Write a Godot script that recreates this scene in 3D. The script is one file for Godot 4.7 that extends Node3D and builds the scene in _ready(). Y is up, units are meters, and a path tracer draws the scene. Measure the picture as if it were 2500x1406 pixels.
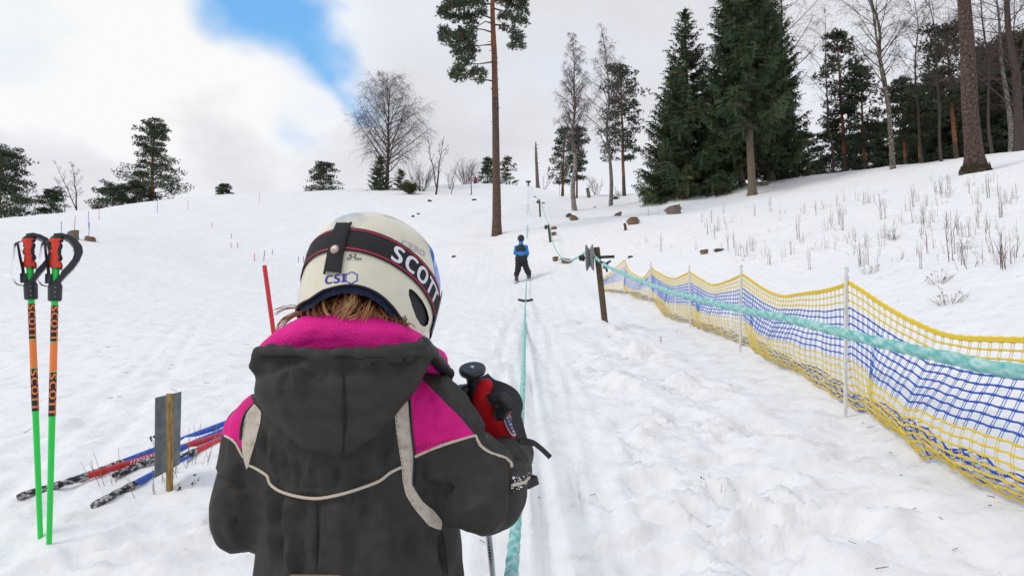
extends Node3D
# A snowy slope with a rope tow, a child seen from behind, a net fence and trees.
# Metres, y up, the slope rises towards -z. "D" is the distance in front of the camera along -z.

const EYE := Vector3(0, 1.27, 0)
const TILT := 0.096          # the camera looks up by this angle
const FOC := 1720.0          # focal length in photograph pixels (2500 wide)

var rng := RandomNumberGenerator.new()
var taken := {}

# ---------------------------------------------------------------- small mesh builder
class MB:
	var v := PackedVector3Array()
	var n := PackedVector3Array()
	var c := PackedColorArray()
	var i := PackedInt32Array()
	func tri(a: Vector3, b: Vector3, d: Vector3, col := Color.WHITE):
		var nn := (b - a).cross(d - a).normalized()
		var k := v.size()
		v.append(a); v.append(b); v.append(d)
		n.append(nn); n.append(nn); n.append(nn)
		c.append(col); c.append(col); c.append(col)
		i.append(k); i.append(k + 2); i.append(k + 1)
	func quad(a: Vector3, b: Vector3, d: Vector3, e: Vector3, col := Color.WHITE):
		var nn := (b - a).cross(d - a).normalized()
		var k := v.size()
		for p in [a, b, d, e]:
			v.append(p); n.append(nn); c.append(col)
		for q in [0, 2, 1, 0, 3, 2]:
			i.append(k + q)
	func ring(at: Vector3, x: Vector3, y: Vector3, r: float, sides: int, col: Color) -> int:
		var k := v.size()
		for s in sides:
			var a := TAU * s / sides
			var d := x * cos(a) + y * sin(a)
			v.append(at + d * r); n.append(d); c.append(col)
		return k
	func join(k0: int, k1: int, sides: int):
		for s in sides:
			var t := (s + 1) % sides
			i.append(k0 + s); i.append(k1 + s); i.append(k1 + t)
			i.append(k0 + s); i.append(k1 + t); i.append(k0 + t)
	func tube(pts: PackedVector3Array, rad: PackedFloat32Array, sides := 6, col := Color.WHITE, caps := true):
		var last := -1
		var x := Vector3.ZERO
		var m := pts.size()
		for q in m:
			var t := (pts[min(q + 1, m - 1)] - pts[max(q - 1, 0)]).normalized()
			if x == Vector3.ZERO:
				x = t.cross(Vector3.UP if absf(t.y) < 0.9 else Vector3.RIGHT).normalized()
			else:
				x = (x - t * x.dot(t)).normalized()
			var y := t.cross(x)
			var k := ring(pts[q], x, y, rad[q], sides, col)
			if last >= 0:
				join(last, k, sides)
			if caps and (q == 0 or q == m - 1):
				var e := v.size()
				var tn := -t if q == 0 else t
				for s in sides:
					v.append(v[k + s]); n.append(tn); c.append(col)
				for s in range(1, sides - 1):
					i.append(e); i.append(e + s + (0 if q == 0 else 1)); i.append(e + s + (1 if q == 0 else 0))
			last = k
	func ribbon(pts: PackedVector3Array, w0: float, w1: float, side: Vector3, col := Color.WHITE):
		var m := pts.size()
		var k := v.size()
		for q in m:
			var t := (pts[min(q + 1, m - 1)] - pts[max(q - 1, 0)]).normalized()
			var s := t.cross(side).normalized()
			var nn := s.cross(t)
			var w := lerpf(w0, w1, float(q) / (m - 1)) * 0.5
			v.append(pts[q] - s * w); v.append(pts[q] + s * w)
			n.append(nn); n.append(nn); c.append(col); c.append(col)
		for q in m - 1:
			var a := k + q * 2
			i.append(a); i.append(a + 2); i.append(a + 3)
			i.append(a); i.append(a + 3); i.append(a + 1)
	func box(at: Vector3, size: Vector3, b := Basis.IDENTITY, col := Color.WHITE, bev := 0.0):
		# a box with chamfered long edges when bev > 0
		var h := size * 0.5
		if bev <= 0.0:
			for f in [[0, 1, 2], [1, 2, 0], [2, 0, 1]]:
				for s in [-1.0, 1.0]:
					var q := []
					for e in [[-1, -1], [1, -1], [1, 1], [-1, 1]]:
						var p := Vector3.ZERO
						p[f[0]] = h[f[0]] * s; p[f[1]] = h[f[1]] * e[0] * s; p[f[2]] = h[f[2]] * e[1]
						q.append(at + b * p)
					quad(q[0], q[1], q[2], q[3], col)
			return
		var prof := [[-h.x + bev, -h.z], [h.x - bev, -h.z], [h.x, -h.z + bev], [h.x, h.z - bev], [h.x - bev, h.z], [-h.x + bev, h.z], [-h.x, h.z - bev], [-h.x, -h.z + bev]]
		for q in 8:
			var p = prof[q]; var r = prof[(q + 1) % 8]
			quad(at + b * Vector3(p[0], -h.y, p[1]), at + b * Vector3(p[0], h.y, p[1]), at + b * Vector3(r[0], h.y, r[1]), at + b * Vector3(r[0], -h.y, r[1]), col)
		for s in [-1.0, 1.0]:
			for q in range(1, 7):
				tri(at + b * Vector3(prof[0][0], h.y * s, prof[0][1]), at + b * Vector3(prof[q][0], h.y * s, prof[q][1]), at + b * Vector3(prof[q + 1][0], h.y * s, prof[q + 1][1]), col)
	func fix() -> MB:
		# turn faces that look the other way than their normals
		for k in range(0, i.size(), 3):
			var p := v[i[k]]
			if (v[i[k + 1]] - p).cross(v[i[k + 2]] - p).dot(n[i[k]] + n[i[k + 1]] + n[i[k + 2]]) > 0.0:
				var t := i[k + 1]
				i[k + 1] = i[k + 2]
				i[k + 2] = t
		return self
	func mesh() -> ArrayMesh:
		if i.size() < 30000:
			fix()
		var a := []
		a.resize(Mesh.ARRAY_MAX)
		a[Mesh.ARRAY_VERTEX] = v; a[Mesh.ARRAY_NORMAL] = n; a[Mesh.ARRAY_COLOR] = c; a[Mesh.ARRAY_INDEX] = i
		var m := ArrayMesh.new()
		if v.size() > 0:
			m.add_surface_from_arrays(Mesh.PRIMITIVE_TRIANGLES, a)
		return m

# ---------------------------------------------------------------- nodes
func numbered(called: String) -> String:
	var k: int = taken.get(called, 0)
	taken[called] = k + 1
	return called if k == 0 else "%s_%03d" % [called, k]

func thing(called: String, label: String, category: String, at := Vector3.ZERO, group := "") -> Node3D:
	var o := Node3D.new()
	o.name = numbered(called)
	add_child(o)
	o.position = at
	o.set_meta("label", label)
	o.set_meta("category", category)
	if group:
		o.set_meta("group", group)
	return o

func part(called: String, mesh: Mesh, material: Material, parent: Node3D, label := "") -> MeshInstance3D:
	var o := MeshInstance3D.new()
	o.name = called
	o.mesh = mesh
	o.material_override = material
	parent.add_child(o, true)
	if label:
		o.set_meta("label", label)
	return o

func piece(called: String, mesh: Mesh, material: Material, label: String, category: String, at := Vector3.ZERO, group := "") -> MeshInstance3D:
	var o := MeshInstance3D.new()
	o.name = numbered(called)
	o.mesh = mesh
	o.material_override = material
	add_child(o)
	o.position = at
	o.set_meta("label", label)
	o.set_meta("category", category)
	if group:
		o.set_meta("group", group)
	return o

# ---------------------------------------------------------------- materials
func lin(r: float, g: float, b: float) -> Color:
	return Color(r, g, b).linear_to_srgb()

func mat(r: float, g: float, b: float, rough := 0.8, metal := 0.0) -> StandardMaterial3D:
	var m := StandardMaterial3D.new()
	m.albedo_color = lin(r, g, b)
	m.roughness = rough
	m.metallic = metal
	return m

func vmat(rough := 0.85) -> StandardMaterial3D:
	var m := StandardMaterial3D.new()
	m.vertex_color_use_as_albedo = true
	m.roughness = rough
	return m

func noise_img(size: int, freq: float, octaves: int, seed_: int, type := FastNoiseLite.TYPE_SIMPLEX_SMOOTH) -> Image:
	var f := FastNoiseLite.new()
	f.noise_type = type
	f.seed = seed_
	f.frequency = freq
	f.fractal_octaves = octaves
	return f.get_seamless_image(size, size)

func ramp_tex(img: Image, stops: Array) -> ImageTexture:
	# stops: [[value, linear colour], ...] -> a colour texture
	var g := Gradient.new()
	g.offsets = PackedFloat32Array(stops.map(func(s): return s[0]))
	g.colors = PackedColorArray(stops.map(func(s): return s[1].linear_to_srgb()))
	var table := []
	for k in 256:
		table.append(g.sample(k / 255.0))
	var w := img.get_width(); var h := img.get_height()
	var out := Image.create(w, h, false, Image.FORMAT_RGB8)
	for y in h:
		for x in w:
			out.set_pixel(x, y, table[int(img.get_pixel(x, y).r * 255.0)])
	return ImageTexture.create_from_image(out)

func normal_tex(img: Image, strength: float) -> ImageTexture:
	var c: Image = img.duplicate()
	c.convert(Image.FORMAT_RGBA8)
	c.bump_map_to_normal_map(strength)
	return ImageTexture.create_from_image(c)

func tri_mat(tex: Texture2D, normal: Texture2D, scale: Vector3, rough := 0.9, world := true, nscale := 1.0) -> StandardMaterial3D:
	var m := StandardMaterial3D.new()
	if tex:
		m.albedo_texture = tex
	if normal:
		m.normal_enabled = true
		m.normal_texture = normal
		m.normal_scale = nscale
	m.uv1_triplanar = true
	m.uv1_world_triplanar = world
	m.uv1_scale = scale
	m.roughness = rough
	return m

# ---------------------------------------------------------------- where things stand
func ray(px: float, py: float) -> Vector3:
	var x := (px - 1250.0) / FOC
	var y := (703.0 - py) / FOC
	return Vector3(x, y * cos(TILT) + sin(TILT), -(cos(TILT) - y * sin(TILT)))

func at(px: float, py: float, D: float) -> Vector3:
	var r := ray(px, py)
	return EYE + r * (D / -r.z)

# the ground: a thin-plate surface through surveyed points, with the small relief of the snow on top
var gx := PackedFloat64Array()
var gz := PackedFloat64Array()
var gw := PackedFloat64Array()
const GS := 40.0

func solve_ground(pts: Array):
	var n := pts.size()
	var m := n + 3
	var A := []
	for a in m:
		var row := PackedFloat64Array()
		row.resize(m + 1)
		A.append(row)
	for k in n:
		gx.append(pts[k].x / GS); gz.append(pts[k].z / GS)
	for a in n:
		for b in n:
			var dx := gx[a] - gx[b]; var dz := gz[a] - gz[b]
			var r2 := dx * dx + dz * dz
			A[a][b] = 0.0 if r2 < 1e-12 else 0.5 * r2 * log(r2)
		A[a][a] += 0.00012
		A[a][n] = 1.0; A[a][n + 1] = gx[a]; A[a][n + 2] = gz[a]
		A[n][a] = 1.0; A[n + 1][a] = gx[a]; A[n + 2][a] = gz[a]
		A[a][m] = pts[a].y
	for c in m:
		var best := c
		for r in range(c + 1, m):
			if absf(A[r][c]) > absf(A[best][c]):
				best = r
		var t = A[c]; A[c] = A[best]; A[best] = t
		var pr: PackedFloat64Array = A[c]
		for r in range(c + 1, m):
			var f: float = A[r][c] / pr[c]
			if f != 0.0:
				var row: PackedFloat64Array = A[r]
				for k in range(c, m + 1):
					row[k] -= f * pr[k]
				A[r] = row
	gw.resize(m)
	for c in range(m - 1, -1, -1):
		var s: float = A[c][m]
		for k in range(c + 1, m):
			s -= A[c][k] * gw[k]
		gw[c] = s / A[c][c]

func base_y(x: float, D: float) -> float:
	var n := gx.size()
	var u := x / GS; var w := -D / GS
	var s := gw[n] + gw[n + 1] * u + gw[n + 2] * w
	for k in n:
		var dx := u - gx[k]; var dz := w - gz[k]
		var r2 := dx * dx + dz * dz
		if r2 > 1e-12:
			s += gw[k] * 0.5 * r2 * log(r2)
	return s

var nz_a := FastNoiseLite.new()
var nz_b := FastNoiseLite.new()
var nz_c := FastNoiseLite.new()
var dents := []
# [x at the start, drift, sway, sway rate, half gap, half width, depth]
const TRACKS := [[0.02, 0.004, 0.02, 0.8, 0.11, 0.035, 0.020], [0.20, 0.012, 0.04, 0.5, 0.13, 0.04, 0.016], [-1.3, -0.32, 0.25, 0.35, 0.14, 0.05, 0.014], [-0.4, -0.75, 0.2, 0.5, 0.12, 0.05, 0.013], [-3.6, 0.22, 0.3, 0.4, 0.15, 0.055, 0.013]]

func relief(x: float, D: float) -> float:
	var far := clampf((D - 3.0) / 25.0, 0.0, 1.0)
	# broad swells
	var h := nz_a.get_noise_2d(x * 0.6, D * 0.6) * lerpf(0.05, 0.16, far)
	# where people walk beside the rope it is churned, in the lane it is combed by skis
	var lane := exp(-pow((x - 0.10) / 0.40, 4.0))
	var patch := smoothstep(-0.25, 0.3, nz_a.get_noise_2d(x * 2.6 + 50.0, D * 2.6))
	var walk := exp(-pow((x - 1.05) / 0.6, 2.0)) * (1.0 - smoothstep(9.0, 16.0, D)) * (0.45 + 0.75 * patch)
	var near := 1.0 - smoothstep(10.0, 30.0, D)
	var lump := nz_b.get_noise_2d(x * 1.0, D * 1.0)
	var lump2 := nz_b.get_noise_2d(x * 2.7 + 40.0, D * 2.7)
	if D > 0.5 and D < 60.0:
		h += lump * (0.020 + 0.075 * walk) * (1.0 - 0.9 * lane)
		h += (0.25 - absf(lump2)) * (0.014 * patch + 0.060 * walk) * (1.0 - 0.9 * lane) * near
		h += nz_c.get_noise_2d(x * 3.2, D * 3.2) * (0.004 + 0.006 * patch + 0.02 * walk) * near * (1.0 - 0.8 * lane)
		h += nz_c.get_noise_2d(x * 9.0, D * 9.0) * 0.0035 * (1.0 - smoothstep(4.0, 9.0, D))
		# ski tracks in the lane, scuffs across the left slope
		h += lane * nz_c.get_noise_2d(x * 7.0 + 0.5 * sin(D * 0.45), D * 0.10) * 0.045 * (1.0 - smoothstep(15.0, 60.0, D))
		if x < -0.4:
			h += nz_c.get_noise_2d((x * 0.25 + D * 0.1) * 1.2, (D - x * 0.28) * 4.0) * 0.014 * clampf((-x - 0.4) / 1.2, 0.0, 1.0)
	# single ski tracks, in pairs
	if D > 1.0 and D < 16.0:
		var fade := 1.0 - smoothstep(7.0, 16.0, D)
		for k in TRACKS:
			var u: float = x - (k[0] + k[1] * D + k[2] * sin(D * k[3]))
			if absf(u) < 0.4:
				for w in [-k[4], k[4]]:
					var e: float = (u - w) / k[5]
					h += fade * k[6] * (-exp(-e * e) + 0.35 * exp(-pow(absf(e) - 1.7, 2.0) * 2.0))
	if D < 8.0 and D > 0.5:
		for d in dents:
			var ex: float = (x - d[0]) * d[4] + (D - d[1]) * d[5]
			var ed: float = -(x - d[0]) * d[5] + (D - d[1]) * d[4]
			var q: float = ex * ex / (d[2] * d[2]) + ed * ed / (d[3] * d[3])
			if q < 6.0:
				h += -d[6] * exp(-q * q) + d[6] * 0.45 * exp(-pow(q - 2.0, 2.0))
	return h

func gy(x: float, D: float) -> float:
	return base_y(x, D) + relief(x, D)

func ground(px: float, D: float) -> Vector3:
	var x := (px - 1250.0) / FOC * D
	for k in 2:
		x = (px - 1250.0) / FOC * D * _scale_at(gy(x, D), D)
	return Vector3(x, gy(x, D), -D)

func _scale_at(y: float, D: float) -> float:
	# pixels across depend on depth along the lens, which is tilted
	return cos(TILT) + (y - EYE.y) / D * sin(TILT)

func hit_ground(px: float, py: float, d0 := 1.0, d1 := 140.0) -> Vector3:
	var r := ray(px, py)
	r /= -r.z
	var a := d0
	var step := 0.05
	var d := d0
	while d < d1:
		var p := EYE + r * d
		if p.y < base_y(p.x, d):
			var lo := a; var hi := d
			for k in 12:
				var m := (lo + hi) * 0.5
				var q := EYE + r * m
				if q.y < gy(q.x, m):
					hi = m
				else:
					lo = m
			var q2 := EYE + r * hi
			return Vector3(q2.x, gy(q2.x, hi), -hi)
		a = d
		step = maxf(0.05, d * 0.03)
		d += step
	var e := EYE + r * d1
	return Vector3(e.x, gy(e.x, d1), -d1)

# ---------------------------------------------------------------- sky
func make_sky() -> Sky:
	var W := 2048; var H := 1024
	var big := FastNoiseLite.new()
	big.seed = 11; big.frequency = 1.3; big.fractal_octaves = 6; big.noise_type = FastNoiseLite.TYPE_SIMPLEX_SMOOTH
	var soft := FastNoiseLite.new()
	soft.seed = 5; soft.frequency = 0.9; soft.fractal_octaves = 3
	var data := PackedByteArray()
	data.resize(W * H * 3)
	var k := 0
	for j in H:
		var el := PI * (0.5 - (j + 0.5) / H)
		var ce := cos(el); var se := sin(el)
		var eld := rad_to_deg(el)
		for i in W:
			if el < -0.12:
				data[k] = 214; data[k + 1] = 216; data[k + 2] = 222
				k += 3
				continue
			var az := TAU * (i + 0.5) / W
			if az > PI:
				az -= TAU
			var d := Vector3(sin(az) * ce, se, -cos(az) * ce)
			var azd := rad_to_deg(az)
			var p := Vector3(d.x, d.y * 1.7, d.z)
			var f := big.get_noise_3dv(p * 2.2)
			var s := soft.get_noise_3dv(p * 1.5 + Vector3(3, 0, 0))
			# an opening in the clouds that widens upwards, and scattered smaller ones elsewhere
			var left := -12.0 - pow(maxf(eld - 17.6, 0.0), 1.0) * 1.75
			var right := -11.4 - (eld - 18.5) * 0.08
			var mid := (left + right) * 0.5
			var half := maxf((right - left) * 0.5, 0.0)
			var open := (half - absf(azd - mid)) / 2.4 - f * 3.0 + 0.05
			if eld < 18.0:
				open = minf(open, -1.0)
			open = maxf(open, (s * 1.9 + f * 0.8 - 0.93) * 2.0 - (2.2 if absf(azd) < 48.0 and eld < 32.0 else 0.0))
			var hole := exp(-pow((azd + 17.6 + f * 6.0) / 1.5, 2.0) - pow((eld - 16.8 - f * 3.0) / 0.9, 2.0))
			open = maxf(open, hole * 0.6 - 0.28 + f * 0.7)
			var blue := smoothstep(-0.45, 1.5, open) * (1.0 if eld > 6.0 else 0.0)
			# clouds: bright creamy heads beside the opening, pale grey sheets elsewhere
			var warm := smoothstep(-9.0, -26.0, azd) * smoothstep(9.0, 20.0, eld + f * 9.0)
			var v := 0.92 + 0.11 * s + 0.20 * f
			v += 0.30 * warm * (0.6 + 0.9 * smoothstep(-0.25, 0.35, f))
			v += 0.13 * exp(-pow((eld - 7.0) / 6.0, 2.0)) * exp(-pow((azd - 4.0) / 26.0, 2.0))
			v = clampf(v, 0.55, 1.04)
			var cr := v * lerpf(0.925, 1.0, warm); var cg := v * lerpf(0.94, 0.99, warm); var cb := v * lerpf(1.0, 0.965, warm)
			var br := lerpf(0.25, 0.09, smoothstep(14.0, 45.0, eld)); var bg := lerpf(0.57, 0.36, smoothstep(14.0, 45.0, eld)); var bb := lerpf(0.98, 0.84, smoothstep(14.0, 45.0, eld))
			var col := Color(lerpf(cr, br, blue), lerpf(cg, bg, blue), lerpf(cb, bb, blue)).linear_to_srgb()
			data[k] = clampi(int(col.r * 255.0), 0, 255); data[k + 1] = clampi(int(col.g * 255.0), 0, 255); data[k + 2] = clampi(int(col.b * 255.0), 0, 255)
			k += 3
	var img := Image.create_from_data(W, H, false, Image.FORMAT_RGB8, data)
	var sm := PanoramaSkyMaterial.new()
	sm.panorama = ImageTexture.create_from_image(img)
	var sky := Sky.new()
	sky.sky_material = sm
	return sky

# ---------------------------------------------------------------- snow ground
func snow_material() -> StandardMaterial3D:
	var fine := noise_img(512, 0.035, 5, 21)
	var m := StandardMaterial3D.new()
	var tint := ramp_tex(noise_img(256, 0.02, 5, 8), [[0.0, Color(0.70, 0.685, 0.665)], [0.28, Color(0.79, 0.785, 0.785)], [0.5, Color(0.83, 0.83, 0.84)], [1.0, Color(0.855, 0.86, 0.87)]])
	m.albedo_texture = tint
	m.normal_enabled = true
	m.normal_texture = normal_tex(fine, 5.0)
	m.normal_scale = 0.6
	m.uv1_triplanar = true
	m.uv1_world_triplanar = true
	m.uv1_scale = Vector3(0.9, 0.9, 0.9)
	m.roughness = 0.9
	m.metallic_specular = 0.25
	return m

func control_points() -> Array:
	var c := []
	# [photo column, photo row, distance]
	for q in [[1478, 797, 8.5], [2055, 1012, 4.2], [1805, 862, 7.0], [1685, 803, 9.8], [1587, 745, 13.5], [1525, 722, 15.2], [2490, 1235, 2.48],
			[1275, 686, 24.6], [1213, 575, 35], [1318, 527, 43], [1290, 491, 62], [1290, 461, 100], [1343, 587, 30], [1370, 633, 27],
			[97, 1305, 2.7], [410, 1190, 3.1], [177, 580, 40], [560, 606, 45], [730, 643, 38], [645, 632, 40],
			[0, 545, 75], [180, 525, 80], [365, 503, 90], [545, 498, 95], [790, 478, 95], [935, 462, 85], [1060, 473, 80], [1150, 478, 80], [1160, 454, 100], [1048, 491, 72], [1020, 522, 58],
			[1403, 516, 50], [1490, 506, 52], [1523, 475, 62], [1685, 475, 45], [1838, 479, 40], [1645, 516, 38], [1548, 543, 33], [1720, 616, 20], [1400, 535, 44],
			[2385, 422, 23], [2110, 682, 10], [2300, 722, 7], [2498, 800, 5], [2250, 600, 14], [1950, 600, 16],
			[1900, 452, 55], [2100, 419, 48], [2340, 393, 42], [2498, 370, 36], [2180, 411, 38], [900, 640, 30], [250, 760, 12], [300, 640, 24]]:
		c.append(at(q[0], q[1], q[2]))
	for q in [[0.0, 0.0, 0.0], [0.0, -1.6, -6.0], [0.0, -4.0, -18.0], [-0.3, 0.28, 1.25], [0.1, 0.59, 2.7], [0.05, 0.97, 4.4], [-2.0, -0.15, 0.0], [-8.0, -1.0, 0.0], [-30.0, -3.0, 0.0], [3.0, 0.75, 0.5], [14.0, 3.6, 0.0], [35.0, 9.0, 5.0],
			[-60.0, 6.0, 38.0], [-95.0, 8.0, 75.0], [-90.0, 2.0, 120.0], [-50.0, 16.0, 115.0], [-20.0, 20.0, 125.0], [0.0, 21.0, 130.0], [25.0, 18.0, 110.0], [45.0, 13.0, 80.0], [55.0, 13.0, 50.0], [60.0, 12.0, 25.0],
			[0.0, 5.0, 200.0], [-100.0, -20.0, 200.0], [100.0, 0.0, 180.0], [100.0, 10.0, 60.0]]:
		c.append(Vector3(q[0], q[1], -q[2]))
	return c

func row_d(t: float) -> float:
	# rows of the ground sheet: dense near the camera
	if t < 0.06:
		return lerpf(-30.0, 0.6, pow(t / 0.06, 0.6))
	return 0.6 * pow(520.0, (t - 0.06) / 0.94)

func half_w(D: float) -> float:
	return 7.0 + 0.95 * maxf(D, 0.0) + maxf(-D, 0.0) * 1.2

func far_drop(x: float, D: float) -> float:
	# past the surveyed hill the land falls gently to a distant plain
	var r := Vector2(x * 0.9, D - 60.0).length()
	return smoothstep(110.0, 240.0, r)

func make_ground():
	var S := 8
	var RC := 76; var CC := 88
	var R := RC * S; var Cn := CC * S
	# coarse heights, then cubic in between
	var coarse := []
	var ds := PackedFloat32Array()
	for j in R + 1:
		ds.append(row_d(float(j) / R))
	for j in RC + 1:
		var D := ds[j * S]
		var hw := half_w(D)
		var row := PackedFloat32Array()
		for i in CC + 1:
			var x := lerpf(-hw, hw, float(i) / CC)
			var f := far_drop(x, D)
			row.append(lerpf(base_y(x, D), -12.0, f))
		var full := PackedFloat32Array()
		for i in Cn + 1:
			var ci := mini(i / S, CC - 1)
			var t := float(i - ci * S) / S
			full.append(cubic_interpolate(row[ci], row[ci + 1], row[maxi(ci - 1, 0)], row[mini(ci + 2, CC)], t))
		coarse.append(full)
	var v := PackedVector3Array()
	var n := PackedVector3Array()
	v.resize((R + 1) * (Cn + 1)); n.resize((R + 1) * (Cn + 1))
	for j in R + 1:
		var cj := mini(j / S, RC - 1)
		var D := ds[j]
		# the coarse rows are not evenly spaced, so interpolate along the row number
		var t := float(j - cj * S) / S
		var hw := half_w(D)
		var a: PackedFloat32Array = coarse[maxi(cj - 1, 0)]
		var b: PackedFloat32Array = coarse[cj]
		var c: PackedFloat32Array = coarse[cj + 1]
		var d: PackedFloat32Array = coarse[mini(cj + 2, RC)]
		for i in Cn + 1:
			var x := lerpf(-hw, hw, float(i) / Cn)
			v[j * (Cn + 1) + i] = Vector3(x, cubic_interpolate(b[i], c[i], a[i], d[i], t) + relief(x, D), -D)
	var idx := PackedInt32Array()
	idx.resize(R * Cn * 6)
	var k := 0
	for j in R:
		for i in Cn:
			var q := j * (Cn + 1) + i
			idx[k] = q; idx[k + 1] = q + Cn + 1; idx[k + 2] = q + Cn + 2
			idx[k + 3] = q; idx[k + 4] = q + Cn + 2; idx[k + 5] = q + 1
			k += 6
	for j in R + 1:
		for i in Cn + 1:
			var q := j * (Cn + 1) + i
			var dx := v[q + (1 if i < Cn else 0)] - v[q - (1 if i > 0 else 0)]
			var dz := v[q + (Cn + 1 if j < R else 0)] - v[q - (Cn + 1 if j > 0 else 0)]
			n[q] = dx.cross(dz).normalized()
	var a2 := []
	a2.resize(Mesh.ARRAY_MAX)
	a2[Mesh.ARRAY_VERTEX] = v; a2[Mesh.ARRAY_NORMAL] = n; a2[Mesh.ARRAY_INDEX] = idx
	var m := ArrayMesh.new()
	m.add_surface_from_arrays(Mesh.PRIMITIVE_TRIANGLES, a2)
	var o := MeshInstance3D.new()
	o.name = "snow_ground"
	o.mesh = m
	o.material_override = snow_material()
	add_child(o)
	o.set_meta("kind", "structure")
	o.set_meta("label", "snow covered hillside rising away with ski tracks and footprints")
	o.set_meta("category", "ground")

# ---------------------------------------------------------------- trees
func rnd(a := 0.0, b := 1.0) -> float:
	return rng.randf_range(a, b)

func unit() -> Vector3:
	return Vector3(rng.randfn(), rng.randfn(), rng.randfn()).normalized()

var M := {}

func make_tree_materials():
	var streak := noise_img(256, 0.03, 5, 31)
	var rough := noise_img(256, 0.06, 4, 33)
	# tall bark scale along y: the pattern is stretched upwards
	M.pine_low = tri_mat(ramp_tex(streak, [[0.2, Color(0.035, 0.024, 0.018)], [0.5, Color(0.10, 0.066, 0.046)], [0.8, Color(0.19, 0.13, 0.095)]]), normal_tex(streak, 9.0), Vector3(2.2, 0.9, 2.2), 0.95)
	M.pine_mid = tri_mat(ramp_tex(streak, [[0.2, Color(0.065, 0.03, 0.017)], [0.5, Color(0.175, 0.08, 0.046)], [0.8, Color(0.30, 0.155, 0.092)]]), normal_tex(streak, 8.0), Vector3(1.9, 0.95, 1.9), 0.93)
	M.pine_top = tri_mat(ramp_tex(streak, [[0.2, Color(0.10, 0.035, 0.016)], [0.5, Color(0.27, 0.098, 0.046)], [0.8, Color(0.42, 0.18, 0.09)]]), normal_tex(streak, 6.0), Vector3(1.6, 1.0, 1.6), 0.9)
	M.spruce_bark = tri_mat(ramp_tex(rough, [[0.2, Color(0.06, 0.045, 0.035)], [0.5, Color(0.15, 0.115, 0.085)], [0.8, Color(0.26, 0.21, 0.165)]]), normal_tex(rough, 7.0), Vector3(2.0, 1.0, 2.0), 0.95)
	M.half_bark = tri_mat(ramp_tex(noise_img(256, 0.03, 4, 38), [[0.0, Color(0.03, 0.025, 0.02)], [0.5, Color(0.09, 0.07, 0.055)], [0.62, Color(0.26, 0.22, 0.17)], [0.8, Color(0.36, 0.32, 0.26)]]), normal_tex(rough, 6.0), Vector3(1.2, 0.7, 1.2), 0.95)
	M.pale_bark = tri_mat(ramp_tex(rough, [[0.2, Color(0.075, 0.055, 0.038)], [0.5, Color(0.16, 0.122, 0.085)], [0.8, Color(0.27, 0.22, 0.16)]]), normal_tex(rough, 6.0), Vector3(2.0, 1.0, 2.0), 0.95)
	M.birch_bark = tri_mat(ramp_tex(noise_img(256, 0.03, 4, 35), [[0.0, Color(0.03, 0.025, 0.022)], [0.42, Color(0.09, 0.075, 0.065)], [0.56, Color(0.27, 0.24, 0.21)], [0.75, Color(0.5, 0.47, 0.43)]]), normal_tex(rough, 5.0), Vector3(0.9, 1.4, 0.9), 0.9)
	M.dark_bark = tri_mat(ramp_tex(rough, [[0.2, Color(0.028, 0.021, 0.018)], [0.5, Color(0.075, 0.055, 0.046)], [0.8, Color(0.15, 0.115, 0.095)]]), normal_tex(rough, 8.0), Vector3(2.4, 0.8, 2.4), 0.95)
	# the nearest big trunk: reddish brown, with clinging flecks of snow and lichen
	var fleck := noise_img(512, 0.045, 5, 36)
	M.fleck_bark = tri_mat(ramp_tex(fleck, [[0.15, Color(0.022, 0.014, 0.012)], [0.4, Color(0.058, 0.034, 0.028)], [0.68, Color(0.11, 0.068, 0.056)], [0.86, Color(0.14, 0.10, 0.088)], [0.875, Color(0.62, 0.62, 0.64)]]), normal_tex(fleck, 9.0), Vector3(0.42, 0.3, 0.42), 0.95)
	M.moss = tri_mat(ramp_tex(rough, [[0.2, Color(0.02, 0.018, 0.008)], [0.55, Color(0.055, 0.05, 0.018)], [0.85, Color(0.10, 0.085, 0.04)]]), normal_tex(rough, 9.0), Vector3(4, 4, 4), 1.0)
	M.needles = vmat(0.75)
	M.needles.backlight_enabled = true
	M.needles.backlight = Color(0.06, 0.08, 0.03)
	M.twigs = vmat(0.9)

func trunk_mesh(pts: PackedVector3Array, rad: PackedFloat32Array, sides := 10, flare := 0.35) -> ArrayMesh:
	var mb := MB.new()
	# finer steps, uneven section and a flare at the foot
	var p2 := PackedVector3Array(); var r2 := PackedFloat32Array()
	var m := pts.size()
	for k in m - 1:
		var steps := 4
		for s in steps:
			var t := float(s) / steps
			p2.append(pts[k].cubic_interpolate(pts[k + 1], pts[maxi(k - 1, 0)], pts[mini(k + 2, m - 1)], t))
			r2.append(lerpf(rad[k], rad[k + 1], t))
	p2.append(pts[m - 1]); r2.append(rad[m - 1])
	var h0 := p2[0].y
	for k in p2.size():
		var up := p2[k].y - h0
		r2[k] *= 1.0 + flare * exp(-up / (rad[0] * 1.6))
	mb.tube(p2, r2, sides, Color.WHITE, false)
	for k in mb.v.size():
		var ax := p2[k / sides]
		var off := mb.v[k] - ax
		var ang := atan2(off.z, off.x)
		var up := mb.v[k].y - h0
		var f := 1.0 + 0.05 * sin(ang * 3.0 + up * 0.9) + 0.04 * sin(ang * 5.0 - up * 1.7)
		f += flare * 0.5 * exp(-up / (rad[0] * 1.3)) * sin(ang * 4.0 + 1.0)
		mb.v[k] = ax + off * f
	return mb.mesh()

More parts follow.
